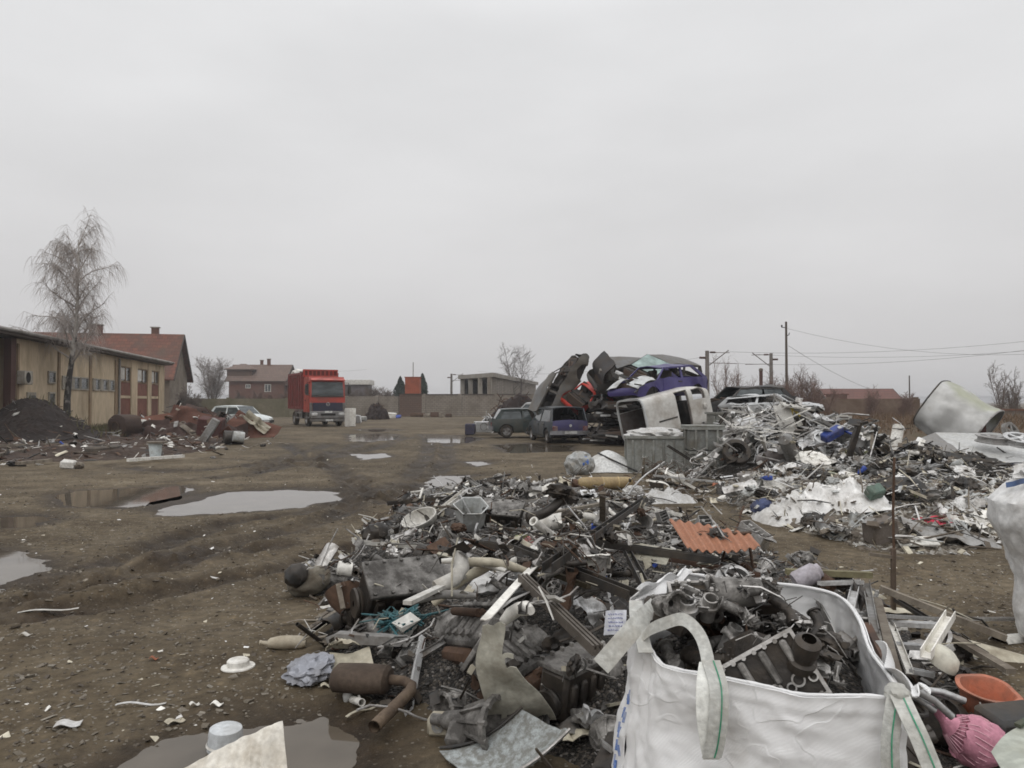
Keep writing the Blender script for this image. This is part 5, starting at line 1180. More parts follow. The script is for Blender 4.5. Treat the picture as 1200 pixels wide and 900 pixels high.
class Zone:
    def __init__(s, x0, y0, x1, y1, res, fn):
        s.x0, s.y0, s.res = x0, y0, res; s.nx, s.ny = int((x1-x0)/res)+1, int((y1-y0)/res)+1
        X, Y = np.meshgrid(x0+np.arange(s.nx)*res, y0+np.arange(s.ny)*res, indexing='ij')
        s.X, s.Y = X, Y; s.G = ground_np(X, Y)[0]; s.H = fn(X, Y, s.G); s.M = s.H.copy(); s.keep = np.zeros(X.shape, bool)
    def ij(s, x, y): return np.clip(((x-s.x0)/s.res).astype(int), 0, s.nx-1), np.clip(((y-s.y0)/s.res).astype(int), 0, s.ny-1)
    def h(s, x, y): return s.H[s.ij(np.asarray(x), np.asarray(y))]
    def hit(s, px, py):
        r = ray(px, py); t = 1.5; o = Vector((0, 0, CAMH))
        while t < 80:
            p = o+r*t
            if s.x0 <= p.x <= s.x0+s.nx*s.res and s.y0 <= p.y <= s.y0+s.ny*s.res and p.z <= float(s.h([p.x], [p.y])[0]): return p
            t += .02
        return gp(px, py, 0)
    def settle(s, pts, x, y, yaw_, R, tilt=.25, pct=14, follow=.85, sc=1.0, upd=True, keep=False, roll=None):
        """rest sampled points on the height map -> world matrix"""
        c, sn = math.cos(yaw_), math.sin(yaw_); P = pts*sc
        xy = np.stack([P[:, 0]*c-P[:, 1]*sn, P[:, 0]*sn+P[:, 1]*c], 1); hh = s.h(x+xy[:, 0], y+xy[:, 1])
        A = np.concatenate([xy, np.ones((len(xy), 1))], 1); lam = np.diag([.15*len(xy)*.02, .15*len(xy)*.02, 0])
        sl = np.linalg.solve(A.T@A+lam, A.T@hh); a, b_ = np.clip(sl[:2]*follow, -.9, .9)
        up = Vector((-a, -b_, 1)).normalized()
        Rz = Matrix.Rotation(yaw_, 3, 'Z'); q = Vector((0, 0, 1)).rotation_difference(up).to_matrix()
        T = Euler((R.gauss(0, tilt), R.gauss(0, tilt), 0)).to_matrix()
        if roll is not None: T = T @ Euler(roll).to_matrix()
        M3 = q @ Rz @ T
        W_ = P @ np.array(M3).T; W_[:, 0] += x; W_[:, 1] += y
        cl = W_[:, 2]-s.h(W_[:, 0], W_[:, 1]); z = -np.percentile(cl, pct); W_[:, 2] += z
        if upd: s.stamp(W_, keep)
        M4 = M3.to_4x4() @ Matrix.Scale(sc, 4); M4.translation = (x, y, z); return M4
    def stamp(s, W_, keep=False, fat=1):
        i, j = s.ij(W_[:, 0], W_[:, 1])
        for di in range(-fat, fat+1):
            for dj in range(-fat, fat+1):
                ii, jj = np.clip(i+di, 0, s.nx-1), np.clip(j+dj, 0, s.ny-1)
                np.maximum.at(s.H, (ii, jj), W_[:, 2]-(.01 if di or dj else 0))
                if keep: s.keep[ii, jj] = True
FLAT = ('crumpled_sheet', 'torn_panel', 'plastic_sheet', 'corrugated_sheet', 'window_profile', 'metal_strip', 'cardboard_piece', 'crumpled_bag')
FILL = []; LAND = []
KIND['thin_bar'] = (None, 'thin bar', 'bar', [], 0)
def land(name, p): LAND.append((name, Vector(p)))
def fill(zone, zname, kinds, n, poly, seed, sc=(.8, 1.3), tilt=.25, grp='', avoid=True, mats=None, landset=None):
    R = random.Random(seed); ks = [k for k, w_ in kinds for _ in range(w_)]; xs_ = [p[0] for p in poly]; ys_ = [p[1] for p in poly]; made = 0; tries = 0
    while made < n and tries < n*40:
        tries += 1; x, y = R.uniform(min(xs_), max(xs_)), R.uniform(min(ys_), max(ys_))
        if poly_sd(poly, x, y) > 0: continue
        i, j = zone.ij(np.array([x]), np.array([y]))
        if avoid and zone.keep[i, j][0]: continue
        k = R.choice(ks); b_ = KIND[k]; mk = R.choice([m_ for m_ in b_[3] if mats is None or m_ in mats] or b_[3]); v = R.randrange(b_[4]); me, pts = template(k, v, mk)
        s_ = R.uniform(*sc)
        M4 = zone.settle(pts, x, y, R.uniform(0, 2*PI), R, tilt, 32 if k in FLAT else 16, sc=s_)
        o = D.objects.new(k, me); COL.objects.link(o); o.matrix_world = M4
        o['category'] = b_[2]; o['group'] = (b_[1]+' pieces '+grp).strip()
        FILL.append((o, k, mk, s_, M4.translation.copy(), zname, landset)); made += 1
def put(zone, q, m_, name, px, py, yaw_=0, label='', cat='', group=None, tilt=.08, sc=1, roll=None, pct=14, keep=True, lm=None, seed=0, xy=None, parts=(), follow=.85):
    """rest a hand-shaped piece where the photo shows it; parts: (name, MB, material) children"""
    R = random.Random(seed+px*7+py if xy is None else seed); p = zone.hit(px, py) if xy is None else Vector((*xy, 0))
    pts = sample_pts(q, R, 160); M4 = zone.settle(pts, p.x, p.y, yaw_, R, tilt, pct, follow, sc, True, keep, roll)
    if parts:
        o = empty(name, label=label, cat=cat, group=group); o.matrix_world = M4
        q.build(parts[0][0] if parts[0][1] is None else 'body', m_, o)
        for nm, qq, mm in parts:
            if qq is not None: qq.build(nm, mm, o)
    else:
        o = q.build(name, m_); o.matrix_world = M4; tag(o, label, cat, group)
    if lm: land(lm, M4.translation)
    return o
def chips(name, zone, poly, n, seed, mats_, label, size=(.012, .06), long=.3):
    """countless shreds too small to count: one object"""
    R = random.Random(seed); xs_ = [p[0] for p in poly]; ys_ = [p[1] for p in poly]; q = MB(); mi = []; made = 0
    while made < n:
        x, y = R.uniform(min(xs_), max(xs_)), R.uniform(min(ys_), max(ys_))
        if poly_sd(poly, x, y) > 0: continue
        made += 1; z = float(zone.h([x], [y])[0]) if zone else gz(x, y)
        s_ = R.uniform(*size)*(R.random()**1.5+.4); nf = len(q.f)
        E = Euler((R.gauss(0, .5), R.gauss(0, .5), R.uniform(0, 6.28))).to_matrix()
        if R.random() < long:
            l = s_*R.uniform(2, 5); d = E @ Vector((l, 0, 0)); q.tube([Vector((x, y, z+.01))-d, Vector((x, y, z+.012+R.uniform(0, .02)))+E @ Vector((0, s_*R.uniform(-.6, .6), 0)), Vector((x, y, z+.01))+d], [s_*.12, s_*.16, s_*.1], 4)
        else:
            a, b_ = s_*R.uniform(.6, 1.5), s_*R.uniform(.4, 1); h = s_*R.uniform(.08, .45); c_ = Vector((x, y, z+h*.3))
            k = [E @ Vector((sx_*a*R.uniform(.6, 1.1), sy_*b_*R.uniform(.6, 1.1), sz_*h)) + c_ for sx_ in (-1, 1) for sy_ in (-1, 1) for sz_ in (-.5, .5)]
            q.add(k, [(0, 1, 3, 2), (4, 6, 7, 5), (0, 4, 5, 1), (2, 3, 7, 6), (0, 2, 6, 4), (1, 5, 7, 3)])
        mi += [R.randrange(len(mats_))]*(len(q.f)-nf)
    o = q.build(name, None)
    for m_ in mats_: o.data.materials.append(m_)
    o.data.polygons.foreach_set('material_index', mi); stuff(o, label); return o
def mound_mesh(name, zone, poly, m_, label, step=2, rag=.03, margin=.25):
    """the mass under the pieces, too fine to count"""
    sd = poly_sd_np(poly, zone.X, zone.Y); vid = -np.ones(zone.X.shape, int); vs = []; fs = []
    I = range(0, zone.nx, step); J = range(0, zone.ny, step)
    rg = vnoise(zone.X*14, zone.Y*14, 5)*.6+vnoise(zone.X*31, zone.Y*31, 6)*.4
    for i in I:
        for j in J:
            if sd[i, j] < margin:
                k = min(1, max(0, -sd[i, j]/.3)); vid[i, j] = len(vs); vs.append((zone.X[i, j], zone.Y[i, j], zone.M[i, j]+rag*rg[i, j]*k-.012*(1-k)))
    for i in list(I)[:-1]:
        for j in list(J)[:-1]:
            q = (vid[i, j], vid[i+step, j], vid[i+step, j+step], vid[i, j+step])
            if min(q) >= 0: fs.append(q)
    me = D.meshes.new(name); me.from_pydata(vs, [], fs); me.materials.append(m_); o = D.objects.new(name, me); COL.objects.link(o); return stuff(o, label)
M_rubble = D.materials.new('scrap_fines'); nt, N, L = nodes_of(M_rubble)
out = N.new('ShaderNodeOutputMaterial'); b = N.new('ShaderNodeBsdfPrincipled'); L.new(b.outputs[0], out.inputs[0]); tc = N.new('ShaderNodeTexCoord')
vo = N.new('ShaderNodeTexVoronoi'); vo.inputs['Scale'].default_value = 62; L.new(tc.outputs['Object'], vo.inputs['Vector'])
wn = N.new('ShaderNodeTexWhiteNoise'); L.new(vo.outputs['Color'], wn.inputs['Vector'])
r = ramp(N, [(0, (.014, .012, .010)), (.5, (.032, .027, .022)), (.76, (.07, .058, .045)), (.9, (.12, .10, .08)), (.98, (.22, .20, .18))]); L.new(wn.outputs[0], r.inputs[0]); L.new(r.outputs[0], b.inputs['Base Color'])
b.inputs['Roughness'].default_value = .7
bp = N.new('ShaderNodeBump'); bp.inputs['Strength'].default_value = 1; bp.inputs['Distance'].default_value = .03; L.new(vo.outputs['Distance'], bp.inputs['Height']); bp.invert = True; L.new(bp.outputs[0], b.inputs['Normal'])
def strap(q, pts, width, side, t=.003, n=None):
    pts = [Vector(p) for p in pts]; sd = [Vector(s) for s in side] if isinstance(side, list) else [Vector(side)]*len(pts)
    def at_(u):
        f = u*(len(pts)-1); i = min(len(pts)-2, int(f)); k = f-i
        p0, p1, p2, p3 = pts[max(0, i-1)], pts[i], pts[i+1], pts[min(len(pts)-1, i+2)]
        c = .5*((2*p1)+(p2-p0)*k+(2*p0-5*p1+4*p2-p3)*k*k+(3*p1-p0-3*p2+p3)*k**3)
        return c, sd[i].lerp(sd[i+1], k).normalized()
    def fn(u, v):
        c, s_ = at_(u); return c+s_*(v-.5)*width
    return q.sheet(fn, n or len(pts)*5, 4, t)
# ================================================================ near heap
HP = pxpoly([(340,690),(352,662),(405,652),(425,618),(470,590),(500,574),(560,568),(600,563),(660,570),(710,575),(765,592),(800,602),(900,636),(930,655),(960,664),(1010,672)])+[(3.15, 7.0), (3.0, 5.0), (2.6, 3.9), (2.3, 3.0), (2.2, 2.4), (1.6, 1.7), (.5, 1.9)]+pxpoly([(640,905),(560,885),(520,860),(490,840),(440,838),(405,825),(385,795),(352,775),(365,740),(392,720)])
def bumpfn(X, Y, c): return sum(h*np.exp(-(((X-x)/r)**2+((Y-y)/r)**2)) for x, y, r, h in c)
def main_h(X, Y, G):
    sd = poly_sd_np(HP, X, Y); k = np.clip(-sd/1.0, 0, 1); k = k*k*(3-2*k)
    low = np.clip((X-1.55)/.5, 0, 1)
    nzv = 1+.35*vnoise(X*1.7, Y*1.7, 21)+.25*vnoise(X*4, Y*4, 22)
    base = .17*(1-.6*low)*np.clip((10.5-Y)/3, .55, 1)
    return G+k*(base*nzv+bumpfn(X, Y, [(-.85, 6.2, .6, .16), (-.1, 5.4, .8, .16), (.1, 4.6, .6, .10), (-.15, 8.6, .9, .07), (.9, 7.3, .8, .09), (-1.4, 7.6, .5, .12), (.15, 3.9, .5, .05)]))
Z1 = Zone(-2.9, 1.6, 4.2, 17.0, .02, main_h)
mound_mesh('scrap_fines', Z1, HP, M_rubble, 'dark mass of small scrap and fines under the near heap', 2)
ALL = [('cast_fitting', 8), ('engine_block', 2), ('cylinder_head', 3), ('gearbox_housing', 2), ('intake_manifold', 1), ('pipe_elbow', 3), ('metal_pipe', 3), ('angle_bracket', 4), ('metal_casing', 4), ('pulley_ring', 3), ('brake_disc', 2), ('crumpled_sheet', 6), ('torn_panel', 5), ('curved_cover', 4), ('bent_tube', 4), ('metal_strip', 6), ('window_profile', 4), ('wire_tangle', 2), ('plastic_bucket', 1), ('crumpled_bag', 1)]
HPin = [(x, y) for x, y in HP]
NEAR = pxpoly([(395,800),(360,690),(430,640),(520,600),(640,600),(740,640),(760,700),(700,760),(690,900),(560,880),(420,830)])
BAGFOOT = [(.30, 2.62), (.40, 2.9), (.62, 3.42), (.80, 3.55), (1.50, 3.30), (1.32, 2.55), (1.22, 2.05), (.6, 2.2)]
Z1.keep |= poly_sd_np(BAGFOOT, Z1.X, Z1.Y) < .04
fill(Z1, 'near', ALL, 210, HPin, 101, (.45, .85), .35)
fill(Z1, 'near', ALL, 150, NEAR, 103, (.42, .8), .4)
M_st0 = mat('dirty_bits', (.12, .10, .08), .85)
# ---- shaped pieces of the near heap, placed where the photo shows them
def mk(f, *a):
    q = MB(); f(q, *a); return q
def P(name, q, m_, px, py, yaw_, label, cat, lm=None, **kw): return put(Z1, q, K.get(m_, m_) if isinstance(m_, str) else m_, name, px, py, yaw_, label, cat, lm=lm, **kw)
def engine_hero(px, py, yaw_, s_, mk_, label, lm, roll=None, seed=0):
    R = random.Random(seed); q = MB(); l, w_, h = .46*s_, .26*s_, .30*s_
    q.box((0, 0, h/2), (l, w_*.8, h), None, .02)
    for k in range(4):
        x = (k-1.5)*l*.225
        for sg in (1, -1): q.box((x, sg*w_*.42, h*.5), (l*.13, .035, h*.6), None, .012).cyl((x, sg*w_*.4, h*.25), (x, sg*w_*.53, h*.25), .026*s_, n=10)
    hd = MB(); hd.box((0, 0, h+.012), (l*1.03, w_, .03), None, .006)
    for k in range(5): hd.cyl((( k-2)*l*.23, w_*.42, h+.02), ((k-2)*l*.23, w_*.42, h+.045), .013, n=6).cyl(((k-2)*l*.23, -w_*.42, h+.02), ((k-2)*l*.23, -w_*.42, h+.045), .013, n=6)
    cyls = [MB().pipe(((k-1.5)*l*.225, 0, h+.0), ((k-1.5)*l*.225, 0, h+.04), l*.10, .012, 18).disc(((k-1.5)*l*.225, 0, h+.029), (0, 0, 1), l*.085, 14) for k in range(4)]
    bell = MB().lathe([(.05, 0), (w_*.5, .15), (w_*.66, 1), (w_*.56, 1), (w_*.42, .25)], (l/2-.004, 0, h*.5), (.13*s_, 0, 0), 20)
    for k in range(9): a = 2*PI*k/9; bell.cyl((l/2+.10*s_, w_*.63*math.cos(a), h*.5+w_*.63*math.sin(a)), (l/2+.145*s_, w_*.63*math.cos(a), h*.5+w_*.63*math.sin(a)), .016*s_, n=7)
    sump = MB().box((-.02, 0, -.05*s_), (l*.85, w_*.7, .11*s_), None, .03)
    pul = MB().lathe([(.02, 0), (.085*s_, 0), (.09*s_, .3), (.075*s_, .5), (.09*s_, .7), (.085*s_, 1), (.02, 1)], (-l/2, 0, h*.35), (-.05, 0, 0), 20)
    mf = MB().tube([(-l*.4, w_*.62, h*.7), (l*.4, w_*.66, h*.7)], .03*s_, 9)
    for k in range(4): mf.tube([((k-1.5)*l*.24, w_*.62, h*.7), ((k-1.5)*l*.24, w_*.52, h*.8), ((k-1.5)*l*.24, w_*.40, h*.8)], .024*s_, 8)
    prt = [('crankcase', None, None), ('gasket_face', hd, K['cast'])]+([('cylinder', c_, K['cast']) for c_ in cyls] if seed == 5 else [])+[('bell_housing', bell, K['cast']), ('sump', sump, K['rust']), ('crank_pulley', pul, K['iron']), ('manifold', mf, K['rust'])]
    return put(Z1, q, K[mk_], 'engine_block', px, py, yaw_, label, 'engine block', 'engine blocks on the near heap', roll=roll, lm=lm, parts=prt, seed=seed, pct=30)
engine_hero(462, 700, .5, 1.15, 'iron', 'big oily black engine block on the left shoulder of the near heap', 'the big black engine', (.9, .2, 0), 1)
engine_hero(590, 612, -.3, 1.2, 'iron', 'dark engine block at the back crest of the near heap', 'the crest engine', (.5, .1, 0), 2)
engine_hero(618, 800, 1.2, .9, 'cast', 'grey engine casting right of the cream hanging sheet', 'the engine casting', (-.9, .3, 0), 3)
engine_hero(668, 815, .9, .8, 'iron', 'oily engine block beside the big white bag', 'the oily engine by the bag', (.2, .3, 0), 4)
engine_hero(545, 770, 2.2, .85, 'cast', 'grey engine with open bores left of the cream hanging sheet', 'the open bore engine', (1.1, .4, 0), 5)
# muffler with its tail pipe
q = MB(); q.lathe([(.001, -.5), (.075, -.5), (.10, -.44), (.105, 0), (.10, .44), (.075, .5), (.001, .5)], (0, 0, .08), (.32, 0, 0), 24); q.warp(lambda p: Vector((p.x, p.y*1.15, .08+(p.z-.08)*.72)))
tp = MB().tube([(.15, 0, .08), (.24, -.01, .08), (.30, -.06, .075), (.31, -.13, .07), (.28, -.25, .055), (.25, -.40, .045), (.23, -.52, .04)], [.028]*3+[.032]*4, 14, False)
tp.tube([(.15, 0, .08), (.24, -.01, .08), (.30, -.06, .075), (.31, -.13, .07), (.28, -.25, .055), (.25, -.40, .045), (.23, -.52, .04)], [.023]*3+[.027]*4, 14, False)
o = empty('exhaust_muffler', gp(424, 812, .03), (0, 0, -.12), 'rusty oval exhaust muffler with bent tail pipe at the front of the heap', 'muffler')
q.build('muffler_box', mat('muffler_rust', (.10, .072, .052), .8, .2, .4, (.05, .035, .026), 6, bump=.3), o); tp.build('tail_pipe', mat('pipe_rust', (.15, .11, .075), .75, .25, .45, (.06, .04, .03), 6, bump=.3), o); land('the rusty muffler', o.location)
# curved aluminium sheet bottom
a_, b_, c_, d_ = gp(515, 880, .06), gp(612, 832, .22), gp(668, 862, .20), gp(560, 925, .02)
q = MB(); q.sheet(lambda u, v: a_.lerp(b_, u).lerp(d_.lerp(c_, u), v)+Vector((0, 0, -.05*math.sin(PI*u)+.02*(v > .88)+.012*nz((u*3, v*3, 2)))), 20, 12, .004)
o = q.build('aluminium_sheet', mat('speckled_alu', (.40, .43, .43), .5, .3, .55, (.17, .165, .145), 30)); tag(o, 'speckled grey curved aluminium sheet lying at the front below the cream sheet', 'sheet metal'); land('the curved aluminium sheet', (a_+c_)/2)
q = MB(); q.tube([a_.lerp(b_, t/8)+Vector((0, 0, .014-.05*math.sin(PI*t/8))) for t in range(9)], .007, 6); q.build('rolled_edge', K['black'], o)
q = MB(); q.tube([d_.lerp(c_, t/8)+Vector((0, 0, .03-.05*math.sin(PI*t/8))) for t in range(9)], .006, 6); q.build('rolled_edge', K['alu'], o)
# white cap with round emblem
q = MB(); q.box((0, 0, .05), (.125, .10, .10), None, .018); q.warp(lambda p: Vector((p.x*(1-.12*(p.z/.1)), p.y*(1-.1*(p.z/.1)), p.z)))
em = MB().lathe([(.022, 0), (.026, 0), (.026, 1), (.022, 1)], (0, -.0475, .055), (0, -.006, .0), 24, closed=True).lathe([(.001, 1), (.033, 1), (.036, 0)], (0, -.0445, .055), (0, -.004, 0), 24)
ring2 = MB().lathe([(.0135, 0), (.031, 0), (.031, 1), (.028, 1), (.028, .2), (.0135, .2)], (0, -.0475, .055), (0, -.005, 0), 24).box((0, -.052, .055), (.022, .005, .006), (0, .6, 0))
o = P('cap_moulding', q, 'cream', 516, 862, -.15, 'cream square plastic cap with round embossed emblem lying on the mud', 'plastic cap', 'the cream square cap', parts=[('cap_shell', None, None), ('emblem', ring2, K['grey'])], tilt=.02)
# cream hanging sheet
top0, top1, bot0, bot1 = gp(561, 733, .62), gp(600, 728, .66), gp(566, 842, .12), gp(618, 838, .12)
def cs(u, v):
    p = top0.lerp(top1, u).lerp(bot0.lerp(bot1, u), v); off = .05*math.sin(v*PI)*(.4+u)+.02*nz((u*3, v*4, 1)); 
    if v > .35: p.x += .10*(v-.35)*u*2
    return p+Vector((.02*math.sin(v*7+2), -off-.05*v, .015*nz((u*5, v*5, 6))))
q = MB(); q.sheet(cs, 14, 26, .004, True, lambda u, v: not (u > .78+.15*math.sin(v*9) and .30 < v < .42) and not (v > .9 and u < .3+.3*nz((u*9, 1, 1))) and not (u > .72 and v < .28))
o = q.build('cream_sheet', mat('cream_sheet', (.47, .455, .385), .65, 0, .35, (.23, .205, .16), 5)); tag(o, 'torn cream plastic sheet hanging down the front of the near heap', 'plastic sheet'); land('the cream hanging sheet', (top0+bot1)/2)
# steel beams crossing the heap
def beam(name, m_, A_, B_, w_, h, label, cat='beam', sect='U', lm=None, group=None):
    a, b_ = gp(A_[0], A_[1], A_[2]), gp(B_[0], B_[1], B_[2]); d = b_-a; q = MB(); l = d.length; t = max(.004, w_*.1)
    if sect == 'U': o_ = [(-w_/2, 0), (w_/2, 0), (w_/2, h), (w_/2-t, h), (w_/2-t, t), (-w_/2+t, t), (-w_/2+t, h), (-w_/2, h)]
    elif sect == 'T': o_ = [(-w_/2, 0), (w_/2, 0), (w_/2, h*.3), (w_*.15, h*.3), (w_*.15, h), (-w_*.15, h), (-w_*.15, h*.3), (-w_/2, h*.3)]
    elif sect == 'H': o_ = [(-w_/2, 0), (w_/2, 0), (w_/2, h), (w_*.3, h), (w_*.3, h*.5), (w_*.12, h*.5), (w_*.12, h), (-w_*.12, h), (-w_*.12, h*.5), (-w_*.3, h*.5), (-w_*.3, h), (-w_/2, h)]
    else: o_ = [(-w_/2, 0), (w_/2, 0), (w_/2, h), (-w_/2, h)]
    q.prism(o_, 0, l); bd = random.Random(int(A_[0])).gauss(0, .012)
    q.warp(lambda p: Vector((p.x+bd*math.sin(PI*p.y/l)*l, p.y, p.z)))
    y_ = d.normalized(); x_ = y_.cross(Vector((0, 0, 1))).normalized(); z_ = x_.cross(y_)
    M4 = Matrix((x_, y_, z_)).transposed().to_4x4(); M4.translation = a
    o = q.build(name, K[m_] if isinstance(m_, str) else m_); o.matrix_world = M4; tag(o, label, cat, group)
    if lm: land(lm, (a+b_)/2)
    W_ = np.array([list(a.lerp(b_, t/80)) for t in range(81)])
    for zz in (Z1,):
        if a.y < 16 and zz.x0 < a.x < 4.2: zz.stamp(W_, True)
    return o
M_bs = mat('black_steel', (.035, .033, .031), .5, .25, .35, (.09, .07, .05), 4)
beam('steel_beam', M_bs, (756, 587, .50), (641, 672, .80), .055, .05, 'long black steel channel rising across the heap towards the grey crates', lm='the long black channel')
beam('steel_beam', M_bs, (643, 632, .58), (843, 661, .46), .06, .05, 'black steel channel lying flat in front of the orange sheet', lm='the flat black channel')
beam('steel_beam', M_bs, (607, 648, .70), (742, 703, .66), .06, .05, 'black steel channel pointing at the paper tag of the bag', lm='the short black channel')
beam('steel_beam', mat('brown_steel', (.11, .095, .08), .6, .2, .35, (.05, .04, .03), 4), (612, 682, .72), (700, 768, .60), .05, .045, 'brown grooved steel rail sloping down to the white bag', sect='H', lm='the brown grooved rail')
beam('steel_beam', M_bs, (560, 640, .5), (700, 662, .55), .05, .045, 'dark steel channel behind the two crossing channels')
beam('steel_beam', 'dkrust', (690, 640, .42), (890, 677, .38), .04, .035, 'thin dark bar between the flat black channel and the bag')
beam('steel_beam', 'iron', (660, 655, .55), (612, 720, .66), .04, .04, 'dark bar crossing under the short black channel')
beam('steel_beam', M_bs, (730, 640, .42), (760, 700, .62), .05, .05, 'short dark steel piece behind the bent cream tray')
beam('wooden_rail', mat('olive_wood', (.12, .105, .065), .8, 0, .4, MUD, 4), (617, 664, .62), (690, 690, .60), .035, .03, 'olive wooden rail under the short black channel', 'rail', 'R')
beam('white_bar', 'white', (477, 709, .66), (571, 664, .60), .045, .02, 'straight white bar lying over the big black engine', 'bar', 'R', lm='the straight white bar')
q = MB(); a_, b_ = gp(569, 727, .68), gp(627, 664, .66)
q.sheet(lambda u, v: a_.lerp(b_, u)+Vector((.035*(v-.5)*1.4+.04*math.sin(PI*u), .02*(v-.5), .05*math.sin(PI*u)+.012*abs(v-.5))), 16, 5, .005); o = q.build('white_bar', K['white']); tag(o, 'slightly bowed white strip beside the brown grooved rail', 'bar'); land('the bowed white strip', (a_+b_)/2)
beam('wooden_plank', 'wood', (706, 622, .30), (706, 579, .78), .06, .025, 'grey plank standing upright behind the long black channel', 'plank', 'R', lm='the upright plank')
beam('wooden_plank', 'wood', (644, 603, .42), (704, 592, .42), .07, .03, 'grey plank lying across behind the upright plank', 'plank', 'R')
# orange corrugated sheet
A_, B_, C_, D_ = gp(784, 609, .50), gp(880, 627, .44), gp(891, 641, .42), gp(806, 643, .38)
q = MB(); q.sheet(lambda u, v: A_.lerp(B_, u).lerp(D_.lerp(C_, u), v)+Vector((.015*nz((u*2, v*2, 1)), 0, .013*math.sin(u*2*PI*8.5)+.05*math.sin(u*PI)*(.3-v))), 110, 10, .004)
o = q.build('corrugated_sheet', mat('orange_corrugated', (.46, .205, .115), .65, .0, .28, (.27, .13, .08), 5, bump=.1)); tag(o, 'faded orange corrugated sheet lying at the back right of the near heap', 'corrugated sheet'); land('the orange sheet', (A_+C_)/2)
# bent cream tray
P('bent_tray', mk(lambda q: q.sheet(lambda u, v: Vector(((u-.5)*.30, (v-.5)*.26, .02+.10*abs(v-.35)+.05*u)), 8, 9, .004)), mat('tray_cream', (.42, .40, .33), .6, 0, .35, (.2, .17, .12), 4), 757, 672, -.4, 'cream metal tray folded down the middle behind the white bag', 'tray', 'the folded cream tray', tilt=.1)
# white short pipe, corrugated white
P('white_pipe', mk(lambda q: (q.pipe((-.15, 0, .085), (.16, 0, .085), .085, .008, 24))), 'white', 644, 610, -.25, 'short wide white pipe end on the back of the near heap', 'pipe', 'the wide white pipe')
P('white_pipe', mk(lambda q: (q.pipe((-.3, 0, .04), (.35, 0, .04), .04, .006, 16))), 'white', 672, 610, .25, 'slim white pipe beside the wide white pipe', 'pipe')
P('corrugated_sheet', mk(lambda q: q.sheet(lambda u, v: Vector(((u-.5)*.32, (v-.5)*.26, .06+.012*math.sin(u*2*PI*4)-.18*(u-.4)**2)), 40, 6, .004)), 'white', 671, 616, -.35, 'small white corrugated offcut beside the wide white pipe', 'corrugated sheet')
# chair-like white tube frame
q = MB()
for y in (0, .28): q.tube([(-.28, y, .02), (-.28, y, .20), (-.26, y, .22), (.0, y, .21), (.18, y, .23), (.2, y, .21), (.26, y, .02)], .011, 7)
for x, z in ((-.28, .15), (.2, .21), (0, .21)): q.tube([(x, 0, z), (x, .28, z)], .010, 7)
P('tube_frame', q, 'white', 612, 580, .1, 'white bent tube chair frame at the back edge of the near heap', 'chair frame', 'the tube frame', tilt=.05)
q = MB()
for k in range(5): q.bar((-.35, -.06+.03*k, .02+.01*k), (.4, -.03+.03*k, .05+.01*k), .014, .014)
P('slat_bundle', q, 'galv', 642, 576, -.9, 'fan of thin aluminium slats behind the tube frame', 'slats')
# small table frame right
q = MB(); q.box((0, 0, .34), (.5, .05, .02), None, .004).tube([(-.22, 0, .33), (-.32, -.05, .0)], .014, 7).tube([(.22, 0, .33), (.24, -.05, 0)], .014, 7).tube([(.05, 0, .33), (-.05, -.02, .02)], .012, 7).box((-.27, -.02, .16), (.03, .03, .36), (0, .25, 0))
P('table_frame', q, 'rust', 850, 664, -.1, 'small rusty table frame with thin legs below the orange sheet', 'table frame', 'the rusty table frame', tilt=.04)
# white basin, tub, bags and other shapes along the left edge
q = MB(); q.lathe([(.001, .04), (.10, 0), (.16, .3), (.19, 1), (.205, 1), (.205, .93), (.17, .3), (.10, -.03), (.001, -.02)], (0, 0, .02), (0, 0, .12), 28); q.warp(lambda p: Vector((p.x*1.25, p.y*.75, p.z)))
P('white_basin', q, 'white', 498, 610, -.5, 'oval white basin lying tilted left of the milky tub', 'basin', 'the oval basin', roll=(.5, -.3, 0))
q = MB(); q.lathe([(.001, .02), (.15, 0), (.155, .02), (.185, 1), (.20, 1), (.20, .96), (.18, .96), (.15, .05), (.001, .05)], (0, 0, 0), (0, 0, .27), 6); q.warp(lambda p: p+noise.noise_vector(p*4)*.03)
P('milky_tub', q, 'clear', 551, 618, .3, 'milky square plastic tub at the back of the near heap', 'tub', 'the milky tub', roll=(.12, .2, 0))
P('dark_dome', mk(lambda q: q.blob((0, 0, .02), (.14, .12, .12), 3, lambda p: 1+.25*nz(p*2))), 'iron', 440, 634, 0, 'dark round dome leaning on the back left of the heap', 'dome', 'the dark dome')
P('khaki_sack', mk(lambda q: q.blob((0, 0, .10), (.19, .13, .11), 4, lambda p: 1+.18*nz(p*1.7)+.07*nz(p*5))), mat('khaki_cloth', (.21, .19, .15), .85, 0, .4, MUD, 6), 368, 678, .2, 'khaki cloth bundle with dark end at the left tip of the heap', 'sack', 'the khaki bundle')
P('dark_sack', mk(lambda q: q.blob((0, 0, .08), (.10, .10, .10), 3, lambda p: 1+.2*nz(p*2))), 'black', 350, 681, 0, 'dark crumpled sack touching the khaki bundle', 'sack')
P('tin_can', mk(lambda q: q.lathe([(.001, 0), (.055, 0), (.06, .03), (.057, .5), (.06, .97), (.054, 1), (.054, .9), (.001, .9)], (0, 0, .06), (.12, 0, 0), 20)), 'white', 394, 674, .3, 'short white tin can beside the khaki bundle', 'can', 'the white can')
P('lamp_bowl', mk(lambda q: q.lathe([(.06, 0), (.10, .5), (.115, 1), (.125, 1), (.11, .5), (.06, -.05)], (0, 0, .02), (0, 0, .16), 26)), 'rust', 409, 722, 0, 'brown round lamp bowl with pale rim on the left slope', 'lamp bowl', 'the brown lamp bowl', roll=(-.9, .25, 0))
